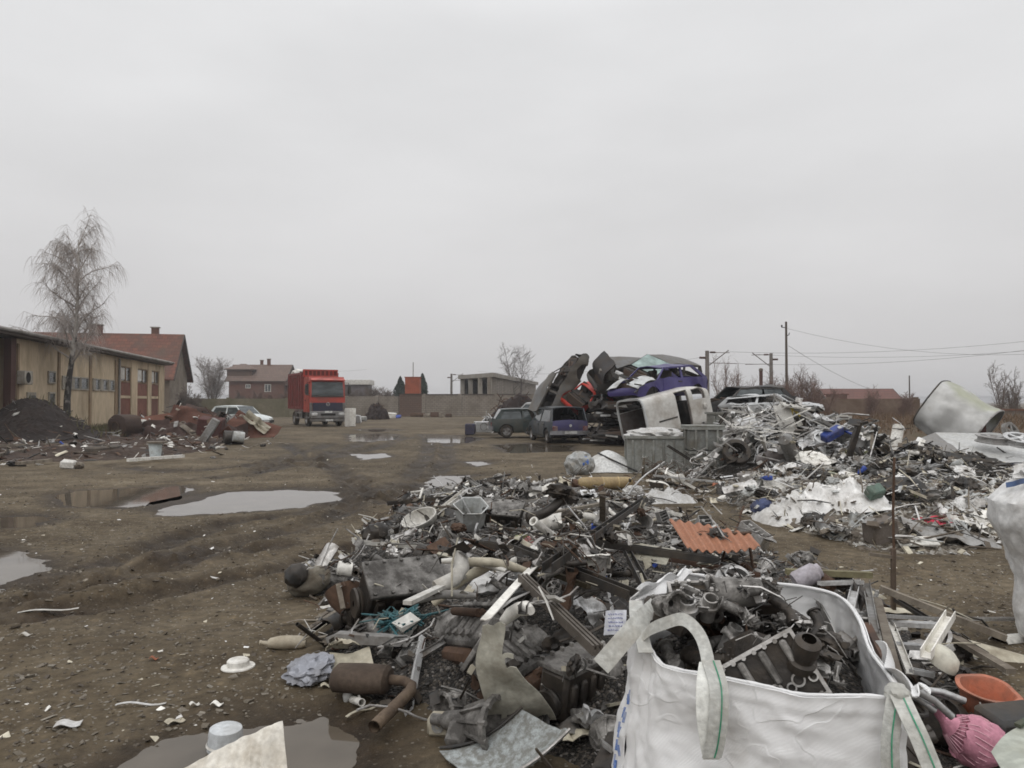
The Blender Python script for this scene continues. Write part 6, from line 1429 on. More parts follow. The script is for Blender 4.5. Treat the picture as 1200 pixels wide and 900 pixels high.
P('bent_pipe', mk(lambda q: q.tube([(0, 0, .04), (.02, -.08, .05), (.05, -.16, .07), (.06, -.25, .06), (.01, -.33, .05)], .038, 12)), 'cast', 434, 722, .4, 'thick grey bent pipe beside the brown lamp bowl', 'pipe')
P('panel_offcut', mk(lambda q: q.sheet(lambda u, v: Vector(((u-.5)*.38, (v-.5)*.22, .02+.02*math.sin(5*u)+.015*nz((u*3, v*3, 0)))), 10, 8, .004)), 'white', 383, 762, .75, 'flat dirty white panel at the left foot of the heap', 'panel', 'the flat white panel', pct=60, follow=.4)
P('trim_panel', mk(lambda q: q.prism([(-.25, 0), (.25, .02), (.27, .05), (.22, .07), (-.2, .06), (-.26, .03)], -.05, .05)), 'grey', 432, 778, -.1, 'long grey moulded trim panel above the rusty muffler', 'trim panel', 'the grey trim panel', tilt=.05)
P('folded_card', mk(lambda q: q.sheet(lambda u, v: Vector(((u-.5)*.24, (v-.5)*.18, .03+.08*abs(u-.5)+.02*v)), 8, 6, .004, False)), 'cream', 412, 764, .4, 'cream folded card lying on the trim panel', 'card', pct=50, follow=.5)
P('silver_bag', mk(lambda q: q.blob((0, 0, .045), (.115, .085, .045), 4, lambda p: 1+.34*(1-2*abs(nz(p*1.7)))+.2*(1-2*abs(nz(p*4.1))))), mat('silver_foil', (.36, .37, .41), .3, .3, .3, (.12, .11, .10), 7), 366, 796, 0, 'crumpled silver grey bag on the mud left of the muffler', 'plastic bag', 'the silver bag')
q = MB(); q.lathe([(.001, 0), (.04, 0), (.056, .1), (.06, .4), (.058, .58), (.04, .78), (.018, .84), (.017, .95), (.022, .97), (.02, 1), (.001, 1)], (-.14, 0, .04), (.30, 0, 0), 18); q.warp(lambda p: Vector((p.x, p.y*(1+.1*math.sin(p.x*20)), p.z*.75+.006*nz(p*12))))
P('plastic_bottle', q, mat('tan_bottle', (.33, .29, .22), .5, 0, .35, (.2, .16, .11), 5), 333, 760, 3.3, 'tan flattened plastic bottle lying on the mud by the white panel', 'bottle', 'the tan bottle', tilt=.02)
q = MB(); q.lathe([(.001, 1), (.058, 1), (.066, .85), (.068, .25), (.10, .18), (.102, .06), (.10, 0), (.001, 0)], (0, 0, 0), (0, 0, .05), 32)
P('plate_lid', q, 'white', 279, 783, 0, 'round white lid with wide rim lying alone on the mud', 'lid', 'the round white lid', tilt=.02)
P('netting', mk(lambda q: [q.tube([Vector((R_.gauss(0, .07), R_.gauss(0, .05), .03)), Vector((R_.gauss(0, .09), R_.gauss(0, .06), .09)), Vector((R_.gauss(0, .10), R_.gauss(0, .07), .03))], .006, 5) for R_ in [random.Random(k) for k in range(60)]]), 'teal', 468, 733, 0, 'clump of teal netting under the straight white bar', 'netting', 'the teal netting')
P('blue_stopper', mk(lambda q: q.lathe([(.001, 1), (.05, 1), (.06, .7), (.06, 0), (.052, 0), (.052, .6), (.001, .8)], (0, 0, 0), (0, 0, .07), 20)), 'blue', 501, 661, 0, 'bright blue plastic cap behind the big black engine', 'plastic cap')
P('red_cover', mk(lambda q: q.sheet(lambda u, v: Vector(((u-.5)*.35, .12*math.sin((v-.5)*2.6), .04+.10*math.cos((v-.5)*2.6)+.02*nz((u*4, v*4, 1)))), 12, 10, .005)), 'red', 627, 641, -.5, 'broken dark red cover below the crest engine', 'cover', 'the red cover')
P('red_cover', mk(lambda q: q.sheet(lambda u, v: Vector(((u-.5)*.16, .07*math.sin((v-.5)*2.6), .02+.06*math.cos((v-.5)*2.6))), 10, 8, .005)), 'red', 503, 636, .8, 'small dark red cover scrap near the oval basin', 'cover')
P('square_panel', mk(lambda q: q.box((0, 0, .02), (.20, .16, .012), None, .003)), 'white', 604, 647, .3, 'square white panel lying left of the crossing channels', 'panel', 'the square white panel', tilt=.2)
P('dark_panel_offcut', mk(lambda q: q.sheet(lambda u, v: Vector(((u-.5)*.42, (v-.5)*.25, .03+.03*math.sin(4*u))), 10, 6, .005)), 'black', 576, 633, -.4, 'dark grey flat panel below the milky tub', 'panel')
P('white_bag', mk(lambda q: q.blob((0, 0, .07), (.20, .09, .075), 4, lambda p: 1+.22*(1-2*abs(nz(p*1.9))))), 'film', 583, 690, .7, 'stuffed white bag between the straight and the bowed white bars', 'plastic bag', 'the stuffed white bag')
for i, (px, py, l, r, yw, mm, lb) in enumerate(((548, 708, .52, .045, .05, 'cream', 'long cream plastic duct lying below the straight white bar'), (555, 722, .45, .03, -.1, 'white', 'white plastic duct just under the cream duct'), (575, 735, .5, .04, .25, 'cream', 'cream curved duct in front of the white duct'), (520, 748, .42, .035, .5, 'grey', 'grey duct sloping towards the open bore engine'), (612, 716, .26, .05, -.7, 'white', 'short white looped duct near the brown grooved rail'))):
    r *= .68; l *= .85
    P('plastic_duct', mk(lambda q: q.tube([(-l/2, 0, r), (-l/4, .02, r*1.3), (0, .03, r*1.4), (l/4, .02, r*1.1), (l/2, -.02, r)], [r*.7, r, r*.95, r*1.05, r*.6], 14)), mm, px, py, yw, lb, 'duct', tilt=.08)
P('brown_plate', mk(lambda q: q.sheet(lambda u, v: Vector(((u-.5)*.40, (v-.5)*.20+.12*(u-.5)**2, .02+.16*abs(u-.5)**1.5)), 14, 7, .006)), 'rust', 575, 652, .5, 'brown bent steel plate below the dark panel', 'plate', 'the brown plate')
P('brown_plate', mk(lambda q: q.sheet(lambda u, v: Vector(((u-.5)*.26, (v-.5)*.22, .02+.2*(u-.5)**2+.05*v)), 12, 7, .006)), 'rust', 524, 645, -.6, 'rusty curved plate beside the small red scrap', 'plate')
P('white_elbow', mk(lambda q: q.tube([(-.14, 0, .05), (-.02, 0, .05), (.05, .04, .055), (.08, .12, .07)], .042, 14)), 'white', 536, 690, .6, 'white pipe elbow next to the straight white bar', 'pipe elbow')
P('head_casting', KIND['cylinder_head'][0](random.Random(5)), 'iron', 700, 870, 1.2, 'oily cylinder head standing at the left flank of the white bag', 'cylinder head', 'the flank cylinder head', roll=(.9, 0, 0))
P('gear_cover', KIND['gearbox_housing'][0](random.Random(8)), 'cast', 600, 770, 2.6, 'pale gearbox casting with round mouth right of the cream sheet', 'gearbox', 'the pale gearbox')
P('gear_cover', KIND['gearbox_housing'][0](random.Random(9)), 'cast', 508, 778, .6, 'grey gearbox casting above the cream square cap', 'gearbox', 'the grey gearbox', roll=(.6, 0, 0), sc=.62)
# third layer of small pieces between the shapes
SMALL = [('cast_fitting', 6), ('angle_bracket', 4), ('pipe_elbow', 3), ('bent_tube', 4), ('metal_strip', 4), ('pulley_ring', 2), ('wire_tangle', 2), ('crumpled_sheet', 3), ('torn_panel', 2), ('cardboard_piece', 1), ('curved_cover', 2), ('metal_pipe', 3), ('plastic_bottle', 1)]
MIDP = pxpoly([(600,700),(700,690),(745,720),(700,800),(700,900),(640,905),(590,860),(560,800)])
Z1.keep |= poly_sd_np([tuple(gp(*p)[:2]) for p in ((505, 880), (600, 826), (690, 850), (560, 930))], Z1.X, Z1.Y) < .10
Z1.keep |= np.hypot(Z1.X-gp(516, 870).x, Z1.Y-gp(516, 870).y) < .22
fill(Z1, 'near', SMALL, 90, MIDP, 109, (.35, .62), .4)
fill(Z1, 'near', SMALL, 50, pxpoly([(600,790),(700,760),(700,905),(660,905),(610,840)]), 112, (.4, .65), .4)
fill(Z1, 'near', [('metal_strip', 5), ('window_profile', 5), ('torn_panel', 4), ('crumpled_sheet', 4), ('wooden_lath', 1)], 70, HPin, 110, (.4, .85), .25, mats=('alu', 'white', 'cream', 'iron'))
fill(Z1, 'near', SMALL, 260, HPin, 105, (.35, .75), .45)
BACK = pxpoly([(470,595),(560,570),(700,578),(770,600),(890,640),(900,665),(800,660),(700,625),(600,625),(480,625)])
fill(Z1, 'near', [('window_profile', 8), ('metal_pipe', 4), ('crumpled_sheet', 2), ('metal_strip', 3)], 50, BACK, 111, (.8, 1.25), .08, mats=('iron', 'rust', 'grey', 'black'))
fill(Z1, 'near', [('window_profile', 6), ('metal_strip', 3), ('metal_pipe', 4), ('crumpled_sheet', 4), ('torn_panel', 3), ('bent_tube', 4), ('wooden_lath', 2), ('metal_casing', 2)], 70, BACK, 107, (.8, 1.3), .15)
LEFTEDGE = pxpoly([(350,730),(395,705),(420,730),(400,790),(360,780)])
fill(Z1, 'near', [('metal_strip', 2), ('wooden_lath', 2), ('cardboard_piece', 1), ('bent_tube', 1)], 16, LEFTEDGE, 108, (.35, .6), .1)
chips('metal_shreds', Z1, HPin, 7000, 201, [K['alu'], K['cast'], K['iron'], K['rust'], K['white'], K['iron'], K['cream'], K['black'], K['cast'], M_st0], 'countless small shreds of metal and plastic over the near heap', (.01, .05))
# ================================================================ big white bag of castings
def rimpts():
    L_ = [(751, 744, 2.72), (765, 764, 2.66), (779, 780, 2.6), (818, 789, 2.52), (862, 797, 2.45), (905, 806, 2.39), (940, 814, 2.36), (1000, 815, 2.31), (1052, 815, 2.27), (1040, 790, 2.42), (1019, 761, 2.62), (1006, 725, 2.9), (985, 700, 3.1), (950, 689, 3.18), (900, 683, 3.24), (855, 681, 3.3), (807, 673, 3.34), (783, 690, 3.2), (747, 704, 3.0), (748, 724, 2.85)]
    return [pd(*p) for p in L_]
RIM = rimpts()
def loop(P_, t):
    n = len(P_); f = (t % 1)*n; i = int(f) % n; k = f-int(f); p0, p1, p2, p3 = P_[i-1], P_[i], P_[(i+1) % n], P_[(i+2) % n]
    return .5*((2*p1)+(p2-p0)*k+(2*p0-5*p1+4*p2-p3)*k*k+(3*p1-p0-3*p2+p3)*k**3)
cx = sum(p.x for p in RIM)/len(RIM); cy = sum(p.y for p in RIM)/len(RIM); BC = Vector((cx, cy, 0))
def bagfn(u, v):
    r = loop(RIM, u); d = Vector((r.x-cx, r.y-cy, 0)); b = BC+d*.94; b.z = .0
    p = b.lerp(r, v); dn = d.normalized()
    bulge = .052*math.sin(PI*min(1, v*1.02))**.8+.03*math.sin(2*PI*v)
    t = u*9
    wr = .023*(1-2*abs(nz((t*.6+v*1.6, v*3.0-u*7, 1.7))))+.013*(1-2*abs(nz((t*1.1-v*3, v*4.5+u*11, 5.2))))+.004*(1-2*abs(nz((t*2.2+v*6, v*8-u*20, 8.2))))+.004*nz((t*9, v*30, 3))
    for uc in (.02, .405, .63, .83):
        du = (u-uc+.5)%1-.5; wr += .011*math.sin(du*95/(1.25-v*.9)+v*5)*math.exp(-abs(du)*22)*v
    fade = sstep(0, .1, 1-v)
    p = p+dn*(bulge+wr*(.35+.65*fade)); p.z += .010*nz((t*2, v*5, 9))*fade
    if v > .94: p += dn*.006
    return p
M_bag = D.materials.new('woven_white_bag'); nt, N, L = nodes_of(M_bag)
out = N.new('ShaderNodeOutputMaterial'); b = N.new('ShaderNodeBsdfPrincipled'); L.new(b.outputs[0], out.inputs[0]); tc = N.new('ShaderNodeTexCoord')
n1 = N.new('ShaderNodeTexNoise'); n1.inputs['Scale'].default_value = 4.5; n1.inputs['Detail'].default_value = 7; L.new(tc.outputs['Object'], n1.inputs['Vector'])
r = ramp(N, [(.36, (.82, .815, .81)), (.6, (.77, .765, .755)), (.76, (.48, .455, .42))]); L.new(n1.outputs[0], r.inputs[0]); L.new(r.outputs[0], b.inputs['Base Color'])
wv = N.new('ShaderNodeTexWave'); wv.inputs['Scale'].default_value = 90; wv.bands_direction = 'Z'; L.new(tc.outputs['Object'], wv.inputs['Vector'])
nr_ = N.new('ShaderNodeTexNoise'); nr_.inputs['Scale'].default_value = 3.2; nr_.inputs['Detail'].default_value = 2; nr_.inputs['Distortion'].default_value = .9; L.new(tc.outputs['Object'], nr_.inputs['Vector'])
ra_ = ramp(N, [(.44, (0, 0, 0)), (.5, (1, 1, 1)), (.515, (.25, .25, .25)), (.6, (0, 0, 0))]); L.new(nr_.outputs[0], ra_.inputs[0])
ad_ = N.new('ShaderNodeMath'); ad_.operation = 'MULTIPLY_ADD'; ad_.inputs[1].default_value = .5; L.new(ra_.outputs[0], ad_.inputs[0]); L.new(n1.outputs[0], ad_.inputs[2])
wa = N.new('ShaderNodeMath'); wa.operation = 'MULTIPLY_ADD'; wa.inputs[1].default_value = .12; L.new(wv.outputs[0], wa.inputs[0]); L.new(ad_.outputs[0], wa.inputs[2])
bp = N.new('ShaderNodeBump'); bp.inputs['Strength'].default_value = .45; bp.inputs['Distance'].default_value = .02; L.new(wa.outputs[0], bp.inputs['Height']); L.new(bp.outputs[0], b.inputs['Normal'])
b.inputs['Roughness'].default_value = .5; b.inputs['Specular IOR Level'].default_value = .35
M_stripe = mat('green_stripe', (.05, .30, .17), .6, 0, .25, (.2, .25, .2), 6)
M_strapw = mat('strap_white', (.60, .60, .56), .6, 0, .3, (.33, .30, .25), 8)
bag = empty('bulk_bag', (0, 0, 0), (0, 0, 0), 'big open white woven bulk bag full of castings with green striped lifting straps', 'bulk bag'); land('the big white bag', BC)
q = MB(); q.sheet(bagfn, 230, 70, .004); q.build('bag_body', M_bag, bag)
hem = MB(); hem.tube([loop(RIM, t/160)+Vector((0, 0, .0)) for t in range(161)], [.0065+.003*nz((t*.35, 1, 2)) for t in range(161)], 8, False); hem.build('hem', M_bag, bag)
# twisted ears at the back corner and the right corner
q = MB(); q.sheet(lambda u, v: pd(745, 704, 2.98).lerp(pd(806, 671, 3.36), u)+Vector((.02*math.sin(9*v+4*u), .03*math.sin(5*u+3*v), (.045-.12*v)*(1-.5*u)+.012*math.sin(14*u+3*v))), 22, 10, .004); q.build('corner_ear', M_bag, bag)
q = MB(); q.sheet(lambda u, v: pd(1019, 758, 2.6).lerp(pd(1056, 818, 2.26), u)+Vector((.02+.05*v+.02*math.sin(9*u), -.02*math.sin(7*v), .02-.17*v*(1-u)+.015*math.sin(11*u+5*v))), 20, 10, .004); q.build('corner_ear', M_bag, bag)
def strap_part(pts, w_, side, stripe=None):
    q = MB(); strap(q, pts, w_, side); s_ = q.build('lifting_strap', M_strapw, bag)
    if stripe is not None:
        sd = side if isinstance(side, list) else [side]*len(pts); q = MB()
        strap(q, [Vector(p)+Vector(s2).normalized()*w_*stripe+Vector((0, -.0045, .001)) for p, s2 in zip(pts, sd)], w_*.07, side, .002); q.build('stripe', M_stripe, s_)
X_ = Vector((1, 0, 0)); F_ = Vector((.85, -.5, 0))
# front handle: rises from the left corner, loops over the castings and hangs down the front
strap_part([pd(752, 748, 2.68), pd(762, 738, 2.64), pd(778, 731, 2.6), (pd(801, 726, 2.56)), pd(820, 744, 2.52), pd(829, 772, 2.47), pd(828, 790, 2.44)], .042, [Vector((.3, .2, .9)), Vector((.1, .2, 1)), Vector((0, .2, 1)), Vector((.2, .3, .9)), Vector((.8, .3, .5)), Vector((1, .1, .2)), Vector((1, 0, 0))])
strap_part([pd(829, 776, 2.445), pd(826, 800, 2.375), pd(826, 835, 2.34), pd(830, 868, 2.33), pd(834, 890, 2.33)], .052, [X_]*5)
strap_part([pd(833, 774, 2.435), pd(842, 805, 2.36), pd(842, 840, 2.325), pd(838, 872, 2.32), pd(834, 888, 2.32)], .058, [X_]*5, .12)
strap_part([pd(771, 708, 2.86), pd(750, 728, 2.72), pd(728, 753, 2.64), pd(704, 781, 2.60)], .066, [Vector((.72, -.1, -.68))]*4)
strap_part([pd(745, 704, 2.93), pd(746, 722, 2.78), pd(751, 742, 2.69), pd(757, 765, 2.63)], .05, [X_, X_, X_, X_])
strap_part([pd(1050, 812, 2.24), pd(1046, 840, 2.20), pd(1043, 870, 2.18), pd(1044, 910, 2.17)], .052, [X_]*4, .05)
strap_part([pd(1053, 812, 2.23), pd(1066, 840, 2.17), pd(1080, 870, 2.14), pd(1100, 920, 2.11)], .054, [Vector((1, 0, .15))]*4, .1)
q = MB(); q.blob(pd(1052, 813, 2.24), (.035, .03, .03), 3, lambda p: 1+.25*nz(p*2.5)); q.build('strap_knot', M_strapw, bag)
# faint blue print on the left face
q = MB()
for k in range(7):
    u_, v0 = (.955+.004*(k % 2)), .70-.07*k
    for s_ in range(2):
        a, b_ = bagfn(u_+.012*s_, v0), bagfn(u_+.012*s_+.006, v0-.035); n_ = Vector((a.x-cx, a.y-cy, 0)).normalized()*.006; q.bar(a+n_, b_+n_, .010, .003)
q.build('lettering', mat('print_blue', (.06, .12, .30), .6, 0, .4, (.4, .4, .42), 20), bag)
# paper note tied to the corner
A_, B_, C_, D_ = pd(710, 716, 2.70), pd(734, 714.5, 2.74), pd(733, 744, 2.71), pd(707.5, 744.5, 2.68)
tg = empty('paper_note', (A_+C_)/2, (0, 0, 0), 'small white paper note with blue handwriting tied to the bulk bag corner', 'paper note'); o_ = tg.location
q = MB(); q.sheet(lambda u, v: (A_.lerp(B_, u).lerp(D_.lerp(C_, u), v))-o_+Vector((0, .006*math.sin(4*u), 0)), 8, 8, .0015); q.build('paper', mat('paper_white', (.72, .73, .78), .7, 0, .1, (.5, .5, .52), 6), tg)
q = MB(); R = random.Random(4)
for ln in range(5):
    v = .16+.16*ln; u = .12+R.uniform(0, .1)
    while u < .82:
        w_ = R.uniform(.05, .12); pts = []
        for k in range(7): uu, vv = u+w_*k/6, v+R.uniform(-.035, .035); pts.append(A_.lerp(B_, uu).lerp(D_.lerp(C_, uu), vv)-o_+Vector((0, .006*math.sin(4*uu)-.003, 0)))
        q.tube(pts, .0007, 4); u += w_+R.uniform(.02, .05)
q.build('handwriting', mat('ink_blue', (.08, .10, .42), .6, 0, .1, bump=0), tg)
# what fills the bag
BP = [(loop(RIM, t/40).x, loop(RIM, t/40).y) for t in range(40)]
def bag_h(X, Y, G):
    sd = poly_sd_np(BP, X, Y); k = np.clip(-sd/.22, 0, 1)
    return np.where(sd < 0, .645+.06*k+(Y-2.75)*.11+.02*vnoise(X*9, Y*9, 31), -.5)
Z2 = Zone(.3, 2.1, 1.6, 3.5, .01, bag_h)
BPI = [(cx+(x-cx)*.86, cy+(y-cy)*.86) for x, y in BP]; BPI2 = [(cx+(x-cx)*.72, cy+(y-cy)*.72) for x, y in BP]
mound_mesh('scrap_fines', Z2, [(cx+(x-cx)*1.02, cy+(y-cy)*1.02) for x, y in BP], M_rubble, 'dark small scrap filling the bulk bag between the castings', 2, .02, .02)
fill(Z2, 'bag', [('cast_fitting', 5), ('angle_bracket', 3), ('pipe_elbow', 2), ('bent_tube', 1), ('metal_casing', 1), ('intake_manifold', 1)], 50, BPI2, 301, (.3, .55), .3, 'in the bulk bag', mats=('iron', 'cast', 'black', 'rust'))
def PB(name, q, m_, px, py, yaw_, label, cat, lm=None, **kw): return put(Z2, q, K.get(m_, m_) if isinstance(m_, str) else m_, name, px, py, yaw_, label, cat, lm=lm, **kw)
def head_hero(px, py, yaw_, l, w_, h, label, lm, roll=None, seed=1, m_='cast'):
    q = MB().box((0, 0, h/2), (l, w_, h), None, .006); rim_ = MB()
    for sg in (1, -1): rim_.box((0, sg*(w_/2-.006), h+.006), (l, .012, .014)).box((sg*(l/2-.006), 0, h+.006), (.012, w_-.024, .014))
    prt = [('head_body', None, None), ('gasket_rim', rim_, K['alu'])]
    for k in range(8):
        x = (k-3.5)*l*.118
        prt.append(('bolt', MB().cyl((x, w_*.44, h), (x, w_*.44, h+.022), .008, n=6), K['alu'])); prt.append(('bolt', MB().cyl((x, -w_*.44, h), (x, -w_*.44, h+.022), .008, n=6), K['alu']))
    for k in range(4):
        x = (k-1.5)*l*.235
        prt.append(('valve_seat', MB().pipe((x-.02, -w_*.15, h-.01), (x-.02, -w_*.15, h+.018), .022, .006, 16), K['alu'])); prt.append(('valve_seat', MB().pipe((x+.025, -w_*.2, h-.01), (x+.025, -w_*.2, h+.016), .016, .005, 14), K['alu']))
        prt.append(('cam_cap', MB().box((x, w_*.16, h+.012), (.024, w_*.5, .028), None, .006), K['cast']))
    return PB('cylinder_head', q, m_, px, py, yaw_, label, 'cylinder head', lm, parts=prt, roll=roll, tilt=.03, seed=seed, pct=22)
head_hero(846, 698, -.03, .40, .13, .055, 'long cylinder head with pale rim lying at the back of the bulk bag', 'the back cylinder head', (.35, 0, 0), 1, 'iron')
head_hero(898, 778, .02, .32, .22, .06, 'wide black cylinder head with silver rim at the front of the bulk bag', 'the wide cylinder head', (.62, .05, 0), 2, 'iron')
head_hero(800, 760, .9, .26, .12, .05, 'dark small cylinder head behind the handle loop of the bulk bag', 'the loop cylinder head', (.3, .3, 0), 3, 'iron')
q = MB().pipe((0, 0, 0), (0, 0, .05), .055, .006, 24).lathe([(.055, 0), (.075, 0), (.075, .006), (.055, .006)], (0, 0, 0), (0, 0, 1), 24, closed=True); PB('ring_flange', q, 'galv', 860, 689, 0, 'round pale ring with dark mouth standing at the back rim of the bulk bag', 'flange', 'the round ring', roll=(1.1, 0, 0))
for i, (px, py) in enumerate(((806, 727), (828, 735), (849, 737))):
    q = MB().pipe((0, 0, 0), (0, 0, .10), .027, .006, 20).lathe([(.027, .0), (.036, .0), (.036, .012), (.027, .012)], (0, 0, .06), (0, 0, 1), 20, closed=True)
    PB('liner_ring', q, 'alu', px, py, 0, ['first ring liner left of the row in the bulk bag', 'middle ring liner in the row of three in the bulk bag', 'last ring liner of the row beside the wide sleeve'][i], 'liner', 'the ring liners' if i == 1 else None, roll=(.25, .1*(i-1), 0), group='ring liners in the bulk bag')
q = MB().lathe([(.045, 0), (.052, .1), (.062, .9), (.068, 1), (.058, 1), (.05, .9), (.04, .05)], (0, 0, .06), (-.16, 0, 0), 22); PB('wide_sleeve', q, 'cast', 886, 730, .05, 'wide grey sleeve with dark open end lying in the bulk bag', 'sleeve', 'the wide sleeve')
q = MB().lathe([(.02, 0), (.034, .05), (.036, .6), (.044, .75), (.046, 1), (.036, 1), (.03, .7), (.026, .1)], (.05, 0, .04), (-.13, 0, .05), 20); PB('pale_fitting', q, 'cast', 924, 735, -.9, 'pale cup shaped fitting with rusty inside in the bulk bag', 'fitting', 'the pale cup fitting')
q = MB().lathe([(.06, 0), (.085, .15), (.10, .8), (.105, 1), (.093, 1), (.075, .2), (.05, .1)], (0, 0, .09), (-.18, 0, .02), 26).lathe([(.03, 0), (.06, .1), (.06, .5), (.03, 1)], (0, 0, .09), (.12, 0, 0), 20); PB('bell_casting', q, 'cast', 958, 742, .35, 'bell shaped casting with wide black mouth at the right of the bulk bag', 'bell casting', 'the bell casting', sc=.8)
q = MB().lathe([(.03, 0), (.06, 0), (.06, .25), (.045, .3), (.045, .5), (.055, .55), (.055, .9), (.03, 1)], (0, 0, 0), (0, 0, .16), 20); PB('throttle_body', q, 'iron', 938, 768, 0, 'dark stepped throttle body next to the wide cylinder head', 'throttle body', None, sc=.75, roll=(.5, 0, 0))
q = MB().box((0, 0, .05), (.12, .10, .09), None, .012)
for k in range(4): q.cyl((-.045+.03*k, -.04, .09), (-.045+.03*k, -.04, .115), .011, n=8)
q.pipe((0, -.05, .05), (0, -.075, .05), .03, .008, 14); PB('small_pump', q, 'alu', 984, 762, .5, 'boxy grey pump at the right edge of the bulk bag', 'pump', 'the boxy pump', sc=.8)
q = KIND['intake_manifold'][0](random.Random(3)); PB('intake_manifold', q, 'iron', 970, 775, 2.4, 'dark manifold in the front right corner of the bulk bag', 'manifold', None, sc=.42)
q = MB().sheet(lambda u, v: Vector(((u-.5)*.22, (v-.5)*.16, .03+.02*math.sin(9*u)+.05*v)), 12, 8, .004); PB('black_cover', q, 'black', 776, 715, .5, 'black moulded cover at the back left of the bulk bag', 'cover', None)
q = KIND['gearbox_housing'][0](random.Random(14)); PB('gearbox_housing', q, 'cast', 800, 780, 2.0, 'small dark gearbox housing at the front left inside the bulk bag', 'gearbox', None, sc=.4)
fill(Z2, 'bag', [('cast_fitting', 3), ('angle_bracket', 3), ('pipe_elbow', 2), ('pulley_ring', 1)], 46, BPI2, 302, (.22, .4), .35, 'in the bulk bag', mats=('iron', 'cast', 'alu'))
chips('metal_shreds', Z2, BPI2, 500, 303, [K['iron'], K['cast'], K['alu'], K['black']], 'small shreds between the castings in the bulk bag', (.006, .02))

# ================================================================ right of the bag: window frames and odds
def bar2(m_, A_, B_, w_, h, label, cat='profile', sect='U', lm=None): return beam('frame_bar', m_, A_, B_, w_, h, label, cat, sect, lm, None)
bar2(mat('olive_bar', (.15, .135, .075), .8, 0, .35, MUD, 5), (921, 673, .42), (1021, 677, .40), .05, .04, 'olive bar lying across behind the bulk bag', 'bar', 'R', 'the olive bar')
bar2('galv', (1004, 683, .34), (993, 730, .36), .055, .03, 'broad pale window profile leaning behind the bag corner', lm='the broad pale profile')
bar2('grey', (1015, 684, .34), (1025, 742, .30), .05, .03, 'grey window profile beside the broad pale profile')
bar2('galv', (960, 686, .40), (1010, 684, .38), .04, .025, 'short pale profile behind the bag rim')
bar2('galv', (1008, 722, .30), (1130, 729, .12), .035, .02, 'thin pale rail leading away from the bag corner')
bar2('wood', (1030, 692, .30), (1178, 751, .05), .05, .04, 'long grey weathered rail sloping away to the striped sack', 'rail', 'R', 'the long grey rail')
bar2('galv', (1045, 733, .20), (1108, 736, .20), .06, .03, 'shiny double rail under the thin pale rail', sect='H')
bar2('galv', (1045, 759, .18), (1098, 762, .18), .055, .03, 'shiny short rail below the double rail', sect='H')
bar2('white', (1114, 724, .36), (1085, 772, .34), .055, .045, 'white box profile standing slantwise on the rails', sect='U', lm='the white box profile')
bar2('wood', (1028, 705, .28), (1052, 800, .30), .05, .03, 'grey upright frame bar right beside the bag corner', sect='R')
bar2('dkrust', (1016, 735, .30), (1060, 822, .34), .04, .03, 'dark bar squeezed between the bag and the frames', sect='R')
bar2('white', (1043, 730, .2), (1066, 790, .2), .04, .025, 'white frame side joining the two shiny rails')
bar2('galv', (1066, 788, .2), (1095, 794, .2), .035, .025, 'curved pale frame end by the round white dome')
bar2('wood', (1115, 748, .12), (1185, 790, .10), .06, .03, 'greenish board lying under the white box profile', 'board', 'R')
bar2('alu', (1128, 727, .1), (1192, 727, .08), .03, .02, 'thin bar lying on the mud beyond the frames')
bar2('iron', (1050, 705, .12), (1155, 770, .10), .04, .03, 'dark angle iron lying under the long grey rail', 'angle iron')
# rebar post
pb = gp(1047, 722, 0); q = MB(); q.box((0, 0, .26), (.036, .03, .52), None, .005); o = empty('marker_post', pb, (0, .01, .2), 'thin rusty post standing alone beyond the window frames', 'post')
q.build('wooden_stake', mat('stake_brown', (.085, .06, .045), .85, 0, .35, MUD, 5), o); MB().tube([(.01, 0, .3), (.0, .0, .8), (.012, 0, 1.22)], .010, 7).build('steel_rod', K['rust'], o); MB().box((-.06, 0, .46), (.3, .02, .025), (0, .15, 0)).build('cross_lath', K['wood'], o); land('the rusty post', pb)
# dome, basin, pink net, black casting, panels
P('white_dome', mk(lambda q: q.lathe([(.001, 1), (.04, .97), (.075, .75), (.09, .35), (.092, 0), (.085, 0)], (0, 0, 0), (0, 0, .085), 26)), mat('dome_cream', (.47, .45, .38), .5, 0, .25, (.25, .22, .17), 4), 1100, 796, 0, 'round cream dome lying between the frames and the orange basin', 'dome', 'the cream dome')
q = MB(); q.lathe([(.001, .05), (.11, 0), (.118, .05), (.142, .9), (.165, .93), (.168, 1), (.14, 1), (.132, .9), (.108, .1), (.001, .1)], (0, 0, 0), (0, 0, .17), 34); q.warp(lambda p: p*.86+noise.noise_vector(p*7)*.012)
ob = q.build('orange_basin', mat('orange_basin', (.37, .125, .07), .5, 0, .4, (.2, .11, .08), 6)); ob.location = gp(1152, 838, .09); ob.rotation_euler = (.18, .08, 0); tag(ob, 'round orange plastic basin behind the pink net bag', 'basin'); land('the orange basin', ob.location)
q = MB(); q.blob((0, 0, 0), (.135, .10, .105), 4, lambda p: 1+.15*nz(p*1.8)+.05*nz(p*7)+(.0 if p.x > -.55 else -.28))
pn = empty('net_bag', gp(1142, 868, .17), (.1, .32, -.25), 'pink net bag tied at one end lying beside the orange basin', 'net bag'); q.build('net_body', K['pink'], pn)
q = MB(); 
for k in range(26):
    a = 2*PI*k/26; q.tube([(.14*math.cos(t*PI/8-PI/2)*0+(-.12+.24*t/8), .103*math.sin(PI*(.08+.84*t/8))*math.cos(a+.5*t/8), .108*math.sin(PI*(.08+.84*t/8))*math.sin(a+.5*t/8)) for t in range(9)], .0022, 4, False)
q.build('net_strings', mat('net_string', (.58, .33, .38), .7, 0, .2, (.4, .2, .24)), pn)
